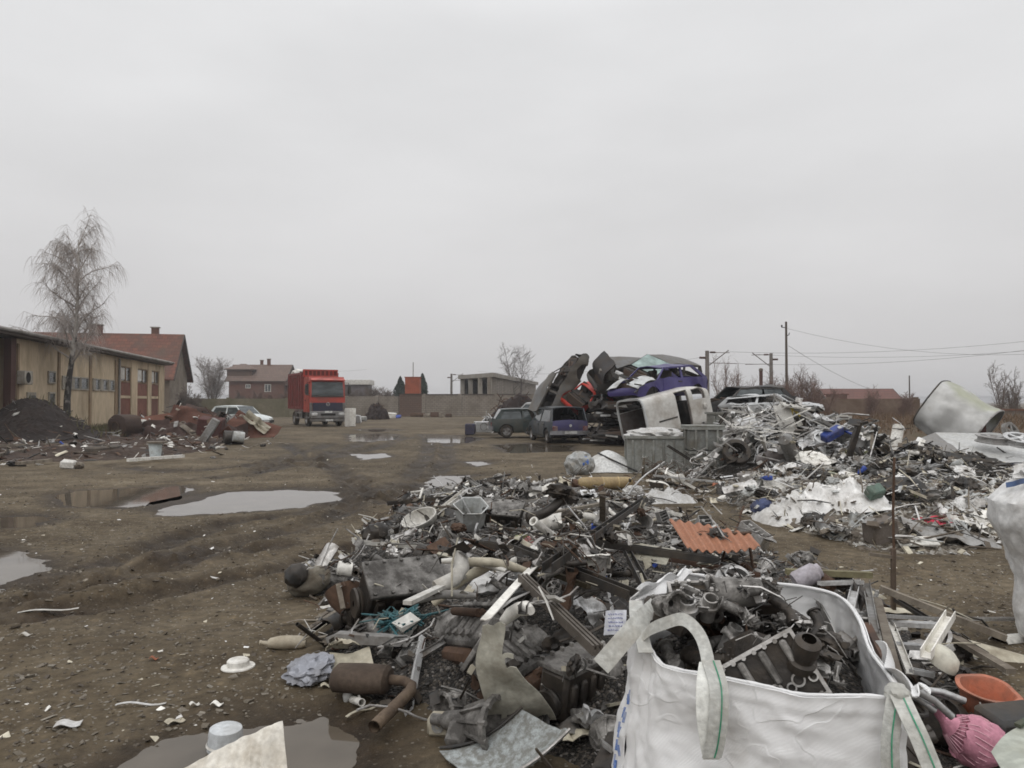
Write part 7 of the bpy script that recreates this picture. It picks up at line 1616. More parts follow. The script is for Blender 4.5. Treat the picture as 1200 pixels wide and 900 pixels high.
q = MB(); q.tube([(-.10, 0, .02), (-.145, 0, .035), (-.17, .0, .06), (-.19, .01, .085)], [.05, .018, .022, .03], 10); q.build('tied_neck', K['pink'], pn); land('the pink net bag', pn.location)
q = MB(); q.box((0, 0, .06), (.30, .24, .12), None, .02)
for k in range(10): a = 2*PI*k/10; q.cyl((.13*math.cos(a), .10*math.sin(a), .11), (.13*math.cos(a), .10*math.sin(a), .135), .011, n=7)
q.pipe((-.05, 0, .11), (-.05, 0, .15), .05, .01, 20).tube([(-.12, -.1, .12), (0, -.11, .14), (.1, -.05, .13)], .018, 8)
P('black_casting', q, 'iron', 1098, 862, .4, 'large black engine cover casting below the pink net bag', 'casting', 'the black cover casting', roll=(.25, .1, 0))
P('hose_coil', mk(lambda q: [q.tube([((.05+.008*k)*math.cos(t*.5), (.05+.008*k)*math.sin(t*.5), .02+.018*k) for t in range(14)], .010, 7) for k in range(3)]), 'cable', 1062, 870, 0, 'coil of black hose beside the bag straps', 'hose')
for i, (px, py, l) in enumerate(((1085, 815, .2), (1102, 822, .22), (1072, 828, .18), (1092, 832, .2))):
    P('shiny_tube', mk(lambda q: q.tube([(-l/2, 0, .02), (0, .015, .03), (l/2, 0, .02)], .016, 10)), 'galv', px, py, .1*i-.2, ['first shiny short tube below the cream dome', 'second shiny tube touching the pink net bag', 'shiny tube nearest the bag straps', 'shiny tube lying on the black cover casting'][i], 'tube', None, group='shiny tubes below the cream dome')
A_, B_, C_, D_ = pd(1162, 882, 2.35), pd(1200, 842, 2.5), pd(1260, 880, 2.3), pd(1190, 930, 2.15)
q = MB(); q.sheet(lambda u, v: A_.lerp(B_, u).lerp(D_.lerp(C_, u), v)+Vector((0, 0, .01*math.sin(5*u))), 8, 8, .006)
o = q.build('pale_board', mat('pale_green_board', (.50, .52, .45), .6, 0, .25, (.26, .25, .19), 4)); tag(o, 'pale greenish board corner jutting in below the orange basin', 'board'); MB().bar(A_.lerp(B_, .75)+Vector((0, -.006, .006)), A_.lerp(B_, .98)+Vector((.02, -.006, .006)), .02, .01).build('green_label', mat('label_green', (.02, .10, .06), .5), o)
q = MB(); q.box((0, 0, .06), (.28, .18, .12), None, .02).box((0, 0, -.05), (.2, .14, .1)); P('support_crate', q, 'black', 1185, 890, .2, 'black crate under the pale greenish board', 'crate')
P('cracked_tub', mk(lambda q: q.sheet(lambda u, v: Vector(((u-.5)*.34, .10*math.sin((v-.5)*2.8), .03+.10*math.cos((v-.5)*2.8)-.03*u)), 14, 12, .006, True, lambda u, v: not (v > .8 and u > .6))), 'cream', 1163, 770, -.5, 'cracked greenish white tub half lying beside the big right sack', 'tub', 'the cracked tub')
P('cracked_tub', mk(lambda q: q.sheet(lambda u, v: Vector(((u-.5)*.26, .08*math.sin((v-.5)*2.4), .02+.07*math.cos((v-.5)*2.4))), 12, 10, .006)), 'white', 1185, 752, .4, 'small white tub piece behind the cracked tub', 'tub')
fill(Z1, 'frames', [('cast_fitting', 3), ('metal_strip', 2), ('angle_bracket', 2), ('curved_cover', 2), ('metal_pipe', 2), ('crumpled_sheet', 2)], 46, [(1.5, 2.2), (2.2, 2.4), (2.6, 3.9), (3.0, 5.0), (3.1, 6.6), (2.2, 6.4), (1.6, 4.0)], 305, (.5, .9), .25)
P('white_jar', mk(lambda q: q.lathe([(.001, 0), (.06, 0), (.07, .1), (.07, .8), (.05, .9), (.05, 1), (.001, 1)], (-.1, 0, .07), (.2, 0, 0), 20)), mat('mauve_jar', (.40, .37, .40), .5, 0, .2, (.2, .17, .15)), 948, 688, .1, 'pale mauve jar behind the bag rim under the olive bar', 'jar')

# ================================================================ bottom left: cloth, tub
tip = pd(331, 846, 3.2); T0, B0, B1 = pd(196, 912, 3.0), pd(205, 985, 2.8), pd(345, 985, 2.85)
q = MB()
def clf(u, v):
    p = T0.lerp(tip, u**.9).lerp(B0.lerp(B1, u), v); f = sum(.030/o_*(1-2*abs(nz((u*2.6*o_+v*.8*o_, v*1.1*o_-u*o_, 7)))) for o_ in (1, 2.1, 4.7))
    return p+Vector((f*.3, -.07*math.sin(PI*u)*v-f, f*.5+.012*math.sin(PI*u)*(1-v)+.008*nz((u*9, v*3, 1))*(1-v)))
q.sheet(clf, 60, 40, .004); o = q.build('white_cloth', mat('cloth_cream', (.64, .61, .545), .85, 0, .38, (.36, .31, .24), 6)); tag(o, 'cream woven cloth corner standing up at the bottom edge by the muddy puddle', 'cloth'); land('the cream cloth', tip)
tb_ = empty('white_tub', gp(264, 872, 0), (.05, .05, 0), 'upturned white plastic tub half sunk in the muddy puddle', 'tub')
MB().lathe([(.001, 1), (.062, 1), (.075, .94), (.078, .8), (.083, 0), (.079, 0)], (0, 0, -.03), (0, 0, .115), 28).build('tub_body', mat('tub_clear_white', (.50, .52, .53), .35, 0, .2, (.3, .28, .25), 5), tb_)
MB().lathe([(.083, 0), (.089, .2), (.083, 1)], (0, 0, .0), (0, 0, .012), 28).build('tub_rim', K['white'], tb_); land('the upturned tub', tb_.location)
# ================================================================ trash band and silver scrap pile on the right
TB = pxpoly([(842,578),(870,564),(930,566),(1000,560),(1100,556),(1180,560),(1215,590),(1190,630),(1140,648),(1050,648),(985,634),(935,622),(868,604)])
SP = [(3.9, 17.5), (4.4, 15.6), (6, 14.6), (8.5, 13.9), (10.5, 14.0), (13.5, 14.4), (16, 17), (15.5, 21), (12.5, 23.5), (9.5, 26), (7.0, 27), (5.2, 25.5), (4.2, 21)]
def far_h(X, Y, G):
    sd = poly_sd_np(TB, X, Y); k = np.clip(-sd/.9, 0, 1); k = k*k*(3-2*k)
    a = k*(.16+.09*vnoise(X*1.1, Y*1.1, 41)+.05*vnoise(X*3, Y*3, 42))
    sd = poly_sd_np(SP, X, Y); k = np.clip(-sd/1.6, 0, 1); k = k*k*(3-2*k)
    b_ = k*(.20+.12*vnoise(X*.9, Y*.9, 43)+.08*vnoise(X*2.3, Y*2.3, 44)+bumpfn(X, Y, [(6.3, 19.4, 1.6, .52), (7.4, 20.5, 1.6, .46), (8.6, 17.6, 1.4, .30), (9.3, 20.0, 1.4, .10), (13.5, 18.5, 1.6, .10), (5.3, 18.4, .9, .10)]))
    return G+np.maximum(a, 0)+np.maximum(b_, 0)
Z3 = Zone(1.5, 8.0, 17, 28, .04, far_h)
M_fines2 = M_rubble
mound_mesh('scrap_fines', Z3, SP, M_rubble, 'dark mass of fines under the silver scrap pile', 2, .05)
M_trash = D.materials.new('trash_fines'); nt, N, L = nodes_of(M_trash)
out = N.new('ShaderNodeOutputMaterial'); b = N.new('ShaderNodeBsdfPrincipled'); L.new(b.outputs[0], out.inputs[0]); tc = N.new('ShaderNodeTexCoord')
vo = N.new('ShaderNodeTexVoronoi'); vo.inputs['Scale'].default_value = 17; L.new(tc.outputs['Object'], vo.inputs['Vector'])
wn = N.new('ShaderNodeTexWhiteNoise'); L.new(vo.outputs['Color'], wn.inputs['Vector'])
r = ramp(N, [(0, (.06, .047, .034)), (.4, (.11, .088, .062)), (.65, (.19, .165, .13)), (.85, (.30, .275, .235)), (.97, (.50, .485, .45))]); L.new(wn.outputs[0], r.inputs[0]); L.new(r.outputs[0], b.inputs['Base Color']); b.inputs['Roughness'].default_value = .75
bp = N.new('ShaderNodeBump'); bp.inputs['Strength'].default_value = 1; bp.inputs['Distance'].default_value = .05; L.new(vo.outputs['Distance'], bp.inputs['Height']); bp.invert = True; L.new(bp.outputs[0], b.inputs['Normal'])
mound_mesh('trash_litter', Z3, TB, M_trash, 'pale trodden litter in a low band before the silver scrap pile', 2, .05)
def P3(name, q, m_, px, py, yaw_, label, cat, lm=None, **kw): return put(Z3, q, K.get(m_, m_) if isinstance(m_, str) else m_, name, px, py, yaw_, label, cat, lm=lm, **kw)
# grey crates
M_crate = mat('crate_grey', (.205, .21, .195), .65, 0, .4, (.12, .105, .08), 3)
def crate(px, py, d, L_, W_, H_, yaw_, label, z=0, ribs=5, lid=False, group=None, lm=None, tilt=(0, 0)):
    c_ = at(px, d, z); o = empty('plastic_crate', c_, (tilt[0], tilt[1], yaw_), label, 'crate', group); t = .035
    q = MB(); q.box((0, 0, t/2+.02), (L_-.02, W_-.02, t)).box((0, -W_/2, H_/2), (L_, t, H_)).box((0, W_/2, H_/2), (L_, t, H_)).box((-L_/2+t/2, 0, H_/2), (t, W_-t, H_-.004)).box((L_/2-t/2, 0, H_/2), (t, W_-t, H_-.004)); q.build('crate_wall', M_crate, o)
    q = MB(); q.box((0, -W_/2-.02, H_-.03), (L_+.08, .08, .06)).box((0, W_/2+.02, H_-.03), (L_+.08, .08, .06)).box((-L_/2-.01, 0, H_-.03), (.07, W_-.04, .056)).box((L_/2+.01, 0, H_-.03), (.07, W_-.04, .056)); q.build('rim', M_crate, o)
    for k in range(ribs):
        x = -L_/2+L_*(k+.5)/ribs; q = MB(); q.box((x, -W_/2-.035, H_*.46), (.05, .05, H_*.86), None, .01); q.build('rib', M_crate, o)
    for sg in (-1, 1):
        q = MB(); q.box((sg*(L_/2+.02), 0, H_*.46), (.05, .06, H_*.86), None, .01); q.build('rib', M_crate, o)
    if lid: MB().box((0, 0, H_+.02), (L_+.1, W_+.1, .04), None, .01).build('lid', M_crate, o)
    if lm: land(lm, c_)
    return o
crate(769, 0, 18.3, 1.42, .9, .86, -.08, 'long grey ribbed plastic crate heaped with white scrap', lm='the long grey crate', ribs=6)
crate(823, 0, 17.7, .76, .65, .54, .05, 'lower grey crate carrying another crate', 0, 3, lm='the stacked grey crates')
crate(823, 0, 17.7, .74, .63, .52, .02, 'upper grey crate standing on the lower crate', .56, 3, True)
crate(867, 0, 22.5, 1.6, 1.0, 1.0, .25, 'tall dark grey bin under the pale car pillar behind the silver scrap', .35, 4, lm='the tall grey bin')
# silver and grey scrap on the pile
PILE = [('window_profile', 9), ('metal_strip', 5), ('bent_tube', 5), ('crumpled_sheet', 8), ('metal_pipe', 5), ('torn_panel', 4), ('curved_cover', 4), ('wire_tangle', 3), ('metal_casing', 4), ('corrugated_sheet', 2), ('plastic_bucket', 2), ('cast_fitting', 2)]
HOOD = [(8.6, 15.0), (10.6, 14.2), (13.5, 15.2), (15.5, 18.5), (12.6, 22), (10.2, 21), (8.6, 18.2)]
Z3.keep |= poly_sd_np(HOOD, Z3.X, Z3.Y) < 0
fill(Z3, 'pile', PILE, 120, SP, 401, (1.1, 1.8), .22, 'on the silver pile')
SILV = [(4.6, 17.4), (6, 15.6), (8.6, 15), (9.6, 18), (9, 22.5), (7.6, 25), (5.6, 24)]
fill(Z3, 'pile', [('window_profile', 8), ('metal_strip', 6), ('bent_tube', 6), ('crumpled_sheet', 4), ('metal_pipe', 3), ('wire_tangle', 2), ('metal_casing', 3)], 220, SILV, 402, (1.0, 1.9), .25, 'on the silver pile', mats=('alu', 'galv', 'white', 'iron', 'black'))
fill(Z3, 'pile', [('crumpled_sheet', 4), ('corrugated_sheet', 1), ('torn_panel', 2)], 24, SILV, 410, (2.1, 3.0), .22, 'on the silver pile', mats=('galv', 'alu', 'white'))
fill(Z3, 'pile', [('window_profile', 3), ('metal_strip', 1)], 40, SILV, 411, (1.6, 2.3), .2, 'on the silver pile', mats=('galv', 'alu', 'white'))
# fill of the long crate
q = MB(); q.blob((0, 0, .1), (.62, .38, .18), 4, lambda p: 1+.35*(1-2*abs(nz(p*2.2)))); P3('crate_load', q, 'film', 766, 518, -.08, 'crumpled white sheeting heaped in the long grey crate', 'plastic sheet', xy=(3.43, 18.3)).location.z = .72
# white sheet heap, blue white sack and gas cylinder
q = MB()
def wsh(u, v):
    x, y = (u-.5)*1.5, (v-.5)*1.2; r_ = math.hypot(x/.75, y/.6); h = .42*max(0, 1-r_**1.6)+.06*(1-2*abs(nz((u*4, v*4, 2))))*max(0, 1.2-r_)+.01
    return Vector((x+.08*nz((u*3, v*3, 5)), y, max(.01, h)))
q.sheet(wsh, 34, 28, .004); o = q.build('white_sheeting', mat('sheeting_white', (.66, .66, .64), .5, 0, .22, (.3, .27, .22), 3)); o.location = at(712, 18.4, 0); tag(o, 'white plastic sheeting spread over a mound left of the long grey crate', 'sheeting'); land('the white sheeting', o.location)
MB().tube([(-.25, -.1, .44), (0, -.35, .32), (.3, -.5, .18), (.62, -.62, .04)], .02, 6).build('black_cord', K['cable'], o)
q = MB(); q.blob((0, 0, .22), (.30, .28, .26), 4, lambda p: 1+.22*(1-2*abs(nz(p*2.1)))); o = empty('clear_sack', at(679, 17.6, 0), (0, 0, 0), 'bulging clear and blue plastic sack left of the white sheeting', 'sack'); q.build('sack_body', K['clear'], o)
MB().blob((.08, -.16, .26), (.13, .12, .16), 3, lambda p: 1+.3*nz(p*3)).build('blue_wrap', mat('blue_wrap', (.08, .17, .50), .5, 0, .3, (.4, .4, .42)), o); MB().blob((.05, .1, .46), (.2, .15, .05), 3, lambda p: 1+.3*nz(p*3)).build('dark_top', K['black'], o)
M_cyl = mat('yellow_cylinder', (.42, .31, .155), .5, .0, .35, (.19, .13, .07), 4)
o = empty('gas_cylinder', gp(709, 566, .115), (0, 0, .12), 'old yellowish gas cylinder lying in front of the white sheeting', 'gas cylinder'); MB().lathe([(.02, -.54), (.06, -.53), (.10, -.48), (.115, -.42), (.115, .42), (.10, .50), (.05, .53), (.02, .54)], (0, 0, 0), (1, 0, 0), 24).build('cylinder_body', M_cyl, o)
for x in (-.30, -.05, .25): MB().lathe([(.115, -.5), (.12, -.5), (.12, .5), (.115, .5)], (x, 0, 0), (.025, 0, 0), 24).build('band', M_cyl, o)
MB().lathe([(.08, 0), (.085, 0), (.085, 1), (.08, 1)], (-.54, 0, 0), (-.09, 0, 0), 20, closed=True).build('collar', K['rust'], o); land('the gas cylinder', o.location)
# dented silo and sheet metal
M_silo = D.materials.new('silo_steel'); nt, N, L = nodes_of(M_silo)
out = N.new('ShaderNodeOutputMaterial'); b = N.new('ShaderNodeBsdfPrincipled'); L.new(b.outputs[0], out.inputs[0]); tc = N.new('ShaderNodeTexCoord')
n = N.new('ShaderNodeTexNoise'); n.inputs['Scale'].default_value = 2.2; n.inputs['Detail'].default_value = 6; L.new(tc.outputs['Object'], n.inputs['Vector'])
r = ramp(N, [(.35, (.34, .335, .32)), (.6, (.56, .555, .54)), (.75, (.42, .40, .36))]); L.new(n.outputs[0], r.inputs[0])
sp = N.new('ShaderNodeSeparateXYZ'); L.new(tc.outputs['Object'], sp.inputs[0])
# green algae stain running along one side of the sheet
mk_ = N.new('ShaderNodeMapRange'); mk_.inputs[1].default_value = .30; mk_.inputs[2].default_value = .5; L.new(sp.outputs[1], mk_.inputs[0])
mg = N.new('ShaderNodeMath'); mg.operation = 'MULTIPLY'; L.new(mk_.outputs[0], mg.inputs[0]); rg_ = ramp(N, [(.42, (0, 0, 0)), (.55, (.7, .7, .7))]); n2 = N.new('ShaderNodeTexNoise'); n2.inputs['Scale'].default_value = 1.4; L.new(tc.outputs['Object'], n2.inputs['Vector']); L.new(n2.outputs[0], rg_.inputs[0]); L.new(rg_.outputs[0], mg.inputs[1])
mx = N.new('ShaderNodeMix'); mx.data_type = 'RGBA'; L.new(mg.outputs[0], mx.inputs[0]); L.new(r.outputs[0], mx.inputs[6]); mx.inputs[7].default_value = (.30, .31, .19, 1)
L.new(mx.outputs[2], b.inputs['Base Color']); b.inputs['Metallic'].default_value = .25; b.inputs['Roughness'].default_value = .5
sc_ = at(1120, 19.5, 1.2)
sl = empty('dented_silo', sc_, (0, 0, 0), 'big dented pale metal drum lying open on the far right of the scrap', 'drum'); land('the dented drum', sc_)
ax = Vector((.62, -.58, -.52)).normalized(); u1 = ax.cross(Vector((0, 1, .2))).normalized(); u2 = ax.cross(u1)
sl.rotation_euler = Matrix((ax, u1, u2)).transposed().to_euler(); sl.scale = (1.12, 1.12, 1.12)
def sil(u, v):
    a = u*2*PI; x = lerp(-.62, .62, v); rr_ = .66+.09*nz((math.cos(a)*1.5, math.sin(a)*1.5, v*2+4))+.035*(1-2*abs(nz((math.cos(a)*2.2+3, math.sin(a)*2.2, v*3))))
    a2 = a+.5; e = .62; y_, z_ = math.copysign(abs(math.cos(a2))**e, math.cos(a2)), math.copysign(abs(math.sin(a2))**e, math.sin(a2))
    k = 1-.2*max(0, math.cos(a-2.2))**3*(1-v)-.10*max(0, 1-abs(v-.45-.3*math.sin(a))/.12)*max(0, math.cos(a-3.6))
    return Vector((x, (y_*.9-.3*z_)*rr_*k, (z_*.85+.15*y_)*rr_*k))
q = MB(); q.sheet(sil, 60, 18, .02); q.build('drum_wall', M_silo, sl)
q = MB(); q.grid(lambda u, v: sil(u, .03).lerp(Vector((-.54, 0, 0)), v)+Vector((.05*nz((u*4, v*3, 2)), 0, 0)), 48, 6); q.build('end_plate', M_silo, sl)
q = MB(); q.tube([sil(t/48, 1.0) for t in range(49)], .022, 6, False); q.build('rim', M_alu, sl)
q = MB(); q.tube([sil(t/48, .0) for t in range(49)], .022, 6, False); q.build('rim', K['black'], sl)
M_ws = mat('white_sheet_metal', (.60, .60, .585), .45, .15, .22, (.3, .28, .23), 2.5); M_ws_shade = mat('shaded_sheet_metal', (.25, .24, .23), .5, .2, .3, (.24, .22, .19), 2.5)  # second one is the hood's white with its side's shade painted in
A_, B_, C_, D_ = pd(1096, 507, 18.3), pd(1143, 546, 15.6), pd(1222, 540, 16.2), pd(1172, 508, 18.6)
o = empty('sheet_metal_hood', A_, (0, 0, 0), 'large folded white sheet metal hood in front of the dented drum', 'sheet metal'); land('the white sheet metal', (A_+C_)/2)
q = MB(); q.sheet(lambda u, v: A_.lerp(B_, u).lerp(D_.lerp(C_, u), v)-A_+Vector((0, 0, .04*nz((u*3, v*3, 1)))), 12, 12, .012); q.build('top_sheet', M_ws, o)
E_ = pd(1060, 521, 17.6); q = MB(); q.sheet(lambda u, v: (A_+Vector((-.004, 0, 0))).lerp(E_, v).lerp((B_+Vector((-.004, 0, 0))), u)-A_+Vector((0, 0, .07*nz((u*3, v*3, 4))*math.sin(PI*u))), 12, 10, .012); q.build('side_sheet', M_ws_shade, o)
q = MB(); q.bar(B_-A_+Vector((0, -.02, -.05)), C_-A_+Vector((0, -.02, -.05)), .04, .08); q.build('dark_edge', mat('edge_navy', (.03, .03, .07), .5), o)
beam('brown_beam', mat('maroon_beam', (.12, .045, .035), .6, 0, .3, (.08, .05, .04), 4), (1113, 501, .95), (1150, 507, .90), .22, .2, 'short maroon painted beam wedged under the dented drum', 'beam', 'R', 'the maroon beam')
def rimw(px, py, d, z, r, rot, label, m_=M_alu):
    o = empty('wheel_rim', at(px, d, z), rot, label, 'wheel rim', 'wheel rims on the white sheet metal'); q = MB(); q.lathe([(r*.72, -.5), (r, -.5), (r, -.35), (r*.86, -.2), (r*.86, .25), (r, .4), (r, .5), (r*.72, .5), (r*.7, 0)], (0, 0, 0), (0, 0, r*.42), 28, closed=True); q.build('rim_ring', m_, o)
    for k in range(5): a = 2*PI*k/5+.3; MB().bar((r*.12*math.cos(a), r*.12*math.sin(a), r*.12), (r*.8*math.cos(a), r*.8*math.sin(a), r*.15), r*.2, r*.08).build('spoke', m_, o)
    MB().cyl((0, 0, r*.02), (0, 0, r*.2), r*.2, n=14).build('hub', m_, o); return o
rimw(1163, 0, 16.8, .83, .35, (.12, .05, 0), 'pale alloy wheel rim lying flat on the white sheet metal'); rimw(1194, 0, 16.5, .83, .32, (.3, -.15, .4), 'alloy rim at the photo edge leaning on the white sheet metal', K['galv'])
rimw(1184, 0, 18.2, .92, .26, (1.2, .2, .4), 'alloy rim standing upright behind the other rims', K['grey'])
P3('bumper_shell', mk(lambda q: q.sheet(lambda u, v: Vector(((u-.5)*1.7, .3*math.sin((v-.5)*2), .1+.28*math.cos((v-.5)*2)-.25*(2*u-1)**2*.4)), 16, 8, .01)), M_ws, 1188, 500, .2, 'large pale curved bumper shell behind the wheel rims', 'bumper', xy=(12.7, 19.8))
P3('shade_lump', mk(lambda q: q.blob((0, 0, .02), (1.5, .5, .12), 4, lambda p: 1+.25*nz(p*2)+.1*nz(p*6))), mat('shade_black', (.02, .019, .018), .9, 0, .3), 1160, 552, .1, 'black lump standing in for the shade below the white sheet metal', 'tarp', xy=(9.9, 16.2), pct=40)  # no real tarp: added near-black lump imitates the shade under the hood
P3('mattress', mk(lambda q: q.box((0, 0, .08), (1.2, .7, .16), (.1, 0, 0), .05)), mat('white_board', (.55, .54, .5), .6, 0, .3), 1188, 487, .1, 'white flat board lying before the red coped wall', 'board', xy=(14.5, 22.3))
# named shapes on the pile
P3('white_slab', mk(lambda q: q.sheet(lambda u, v: Vector(((u-.5)*.5, (v-.5)*1.0, .05+.12*(v-.5)**2)), 6, 10, .012)), K['white'], 921, 500, .4, 'white curved slab standing on the crest of the silver pile', 'slab', 'the white crest slab', roll=(.9, 0, 0))
P3('yellow_bracket', mk(lambda q: (q.bar((-.12, 0, 0), (0, 0, .22), .06, .05), q.bar((.12, 0, 0), (0, 0, .22), .06, .05), q.box((0, 0, .24), (.34, .1, .06)))), mat('yellow_plastic', (.55, .43, .10), .5, 0, .2), 932, 489, 0, 'yellow forked plastic piece on the crest of the silver pile', 'bracket', 'the yellow fork')
P3('white_board', mk(lambda q: q.box((0, 0, .03), (.8, .3, .05), None, .01)), K['white'], 934, 485, .1, 'white board lying over the yellow fork', 'board')
P3('grey_canister', mk(lambda q: q.lathe([(.001, 0), (.13, .02), (.15, .1), (.15, .85), (.10, .97), (.001, 1)], (-.35, 0, .15), (.75, 0, 0), 20)), mat('mauve_grey', (.23, .205, .2), .6, 0, .35, MUD, 4), 911, 540, -.9, 'mauve grey canister lying on the front of the silver pile', 'canister', 'the mauve canister')
P3('grey_canister', mk(lambda q: q.lathe([(.001, 0), (.13, .02), (.14, .1), (.14, .9), (.001, 1)], (0, 0, 0), (0, 0, .95), 18)), K['grey'], 933, 533, 0, 'upright grey column of plastic beside the mauve canister', 'canister')
P3('blue_toolbox', mk(lambda q: (q.box((0, 0, .1), (.5, .22, .2), None, .03), q.box((.3, -.2, .05), (.06, .5, .04)))), K['blue'], 976, 517, .3, 'dark blue plastic box among the scrap left of the white sheet metal', 'box', 'the dark blue box')
P3('tyre_carcass', mk(lambda q: q.lathe([(.2, -.5), (.3, -.4), (.32, 0), (.3, .4), (.2, .5)], (0, 0, .1), (0, 0, .2), 24, closed=True)), M_tyre, 862, 540, .2, 'black tyre lying at the foot of the silver pile', 'tyre', 'the black tyre', roll=(.4, 0, 0))
P3('pot', mk(lambda q: q.lathe([(.001, 0), (.12, 0), (.155, 1), (.18, 1), (.18, .88), (.155, .88), (.13, .08), (.001, .08)], (0, 0, 0), (0, 0, .28), 24)), mat('pale_pot', (.40, .375, .355), .6, 0, .25, MUD, 4), 878, 570, 0, 'pale flower pot standing before the silver pile', 'pot', 'the pale pot')
P3('dark_post', mk(lambda q: q.box((0, 0, .55), (.12, .1, 1.1), None, .02)), K['iron'], 989, 551, 0, 'dark charred post leaning in the scrap beside the dark blue box', 'post', 'the charred post', roll=(0, .1, 0))
P3('white_gutter', mk(lambda q: q.sheet(lambda u, v: Vector(((u-.5)*1.1, .12*math.sin((v-.5)*2.4), .06+.10*math.cos((v-.5)*2.4)+.2*(u-.5)**2)), 12, 8, .01)), K['white'], 1047, 525, 1.2, 'white bent gutter piece standing left of the white sheet metal', 'gutter', 'the white gutter', roll=(0, -.7, 0))
P3('yellow_helmet', mk(lambda q: q.lathe([(.001, 1), (.08, .92), (.12, .6), (.14, 0), (.17, -.1)], (0, 0, .0), (0, 0, .15), 18)), mat('pale_yellow', (.5, .46, .2), .5, 0, .2), 1073, 508, 0, 'pale yellow helmet shape on the scrap below the dented drum', 'helmet')
for i, (px, py, px2, py2, z0, z1, mm, lb) in enumerate(((838, 519, 912, 498, .55, 1.05, 'white', 'long white bar rising up the left of the silver pile'), (866, 511, 940, 484, .7, 1.15, 'galv', 'long shiny bar along the crest of the silver pile'), (892, 512, 903, 545, .95, .3, 'white', 'white bar hanging down the front of the silver pile'), (850, 512, 893, 511, .72, .72, 'white', 'straight white rail lying level on the silver pile'), (1000, 560, 1082, 540, .1, .45, 'alu', 'long bent channel under the white sheet metal'), (845, 540, 905, 520, .35, .6, 'rust', 'thin rusty bar behind the stacked grey crates'), (968, 488, 1075, 485, .55, .6, 'wood', 'long pale rail lying on the bank behind the scrap'))):
    beam('long_bar', mm, (px, py, z0), (px2, py2, z1), .06, .04, lb, 'bar', 'R')
for i, (a0, a1, c0, c1, lb) in enumerate((((840, 478, 31, 1.4), (878, 465, 30, 1.9), .06, .05, 'pale car pillar strip slanting below the dark saloon wreck'), ((878, 465, 30, 1.9), (882, 484, 29.6, 1.1), .06, .05, 'pale bent pillar end beside the flattened silver car'))):
    q = MB().bar(pd(*a0[:3]), pd(*a1[:3]), .11, .09, bev=.02); o = q.build('pillar_strip', P_silver); tag(o, lb, 'car pillar')
R = random.Random(9)
for i in range(46):
    px, py = R.gauss(900, 34), R.gauss(505, 13); p = Z3.hit(px, py); a = R.uniform(0, PI); l = R.uniform(.4, 1.0); d = Vector((math.cos(a), .4*math.sin(a), R.gauss(.05, .25)))*l/2
    o = MB().bar(p-d+Vector((0, 0, .1)), p+d+Vector((0, 0, .12)), R.uniform(.02, .05), .02).build('thin_bar', K[R.choice(['white', 'galv', 'alu'])]); FILL.append((o, 'thin_bar', 'galv', 1.0, p, 'pile', None)); o['category'] = 'bar'; o['group'] = 'thin bars sticking out of the silver pile'
chips('metal_shreds', Z3, SP, 3400, 403, [K['alu'], K['galv'], K['iron'], K['black'], K['grey'], K['iron']], 'countless small shreds of metal over the silver scrap pile', (.03, .13))
# plastic trash
def crump(u, v, e): return .75+sum(.62/o_**.6*(1-2.4*abs(nz((u*3.3*o_+e, v*2.6*o_, e)))) for o_ in (1, 2.2, 4.6, 9))
P3('white_plastic_heap', mk(lambda q: q.sheet(lambda u, v: Vector(((u-.5)*1.7+.1*nz((u*4, v*4, 8)), (v-.5)*1.1+.1*nz((u*4, v*4, 2)), max(.01, .2*(1-(2*u-1)**4)*(1-(2*v-1)**2)*crump(u, v, 3)))), 70, 50, .004)), mat('greyish_film', (.47, .46, .44), .4, 0, .32, (.2, .17, .135), 4), 952, 598, .1, 'large crumpled grey white plastic sheet in the litter band', 'plastic sheet', 'the large grey white sheet')
P3('white_plastic_heap', mk(lambda q: q.sheet(lambda u, v: Vector(((u-.5)*1.2, (v-.5)*.8, max(.01, .2*(1-(2*u-1)**4)*(1-(2*v-1)**2)*crump(u, v, 7)))), 40, 30, .004)), K['film'], 985, 585, -.2, 'crumpled whitish sheet behind the large grey white sheet', 'plastic sheet')
P3('white_plastic_heap', mk(lambda q: q.sheet(lambda u, v: Vector(((u-.5)*.9, (v-.5)*.6, max(.01, .15*(1-(2*u-1)**4)*(1-(2*v-1)**2)*crump(u, v, 9)))), 30, 24, .004)), K['film'], 770, 586, .1, 'crumpled whitish sheet on the mud in front of the gas cylinder', 'plastic sheet', xy=tuple(gp(782, 588)[:2]))
P3('red_rag', mk(lambda q: q.sheet(lambda u, v: Vector(((u-.5)*.45, (v-.5)*.3, max(.01, .06+.07*(1-2*abs(nz((u*4, v*4, 3))))))), 20, 16, .006)), mat('red_rag', (.42, .03, .06), .7, 0, .25, (.2, .06, .06)), 1097, 613, .2, 'bright red rag in the litter band', 'rag', 'the red rag')
P3('grey_tarp', mk(lambda q: q.sheet(lambda u, v: Vector(((u-.5)*1.0, (v-.5)*.55, max(.01, .12+.14*(1-2*abs(nz((u*2.6, v*2.6, 5))))))), 26, 18, .005)), K['grey'], 1105, 632, -.15, 'dark grey crumpled tarp below the red rag', 'tarp', 'the grey tarp')
P3('brown_block', mk(lambda q: q.box((0, 0, .14), (.32, .26, .28), None, .02)), mat('brown_cardboard', (.16, .135, .115), .85, 0, .3), 1033, 634, .1, 'grey brown carton standing left of the rusty post', 'carton', 'the grey brown carton')
P3('white_flat_board', mk(lambda q: q.box((0, 0, .03), (.42, .2, .02))), K['white'], 1075, 640, -.15, 'flat white board lying right of the rusty post', 'board')
P3('green_box', mk(lambda q: q.box((0, 0, .1), (.22, .16, .16), (.2, .1, 0), .02)), mat('dull_green_box', (.10, .15, .12), .6, 0, .3), 1024, 583, .3, 'dull green box in the litter band', 'box')
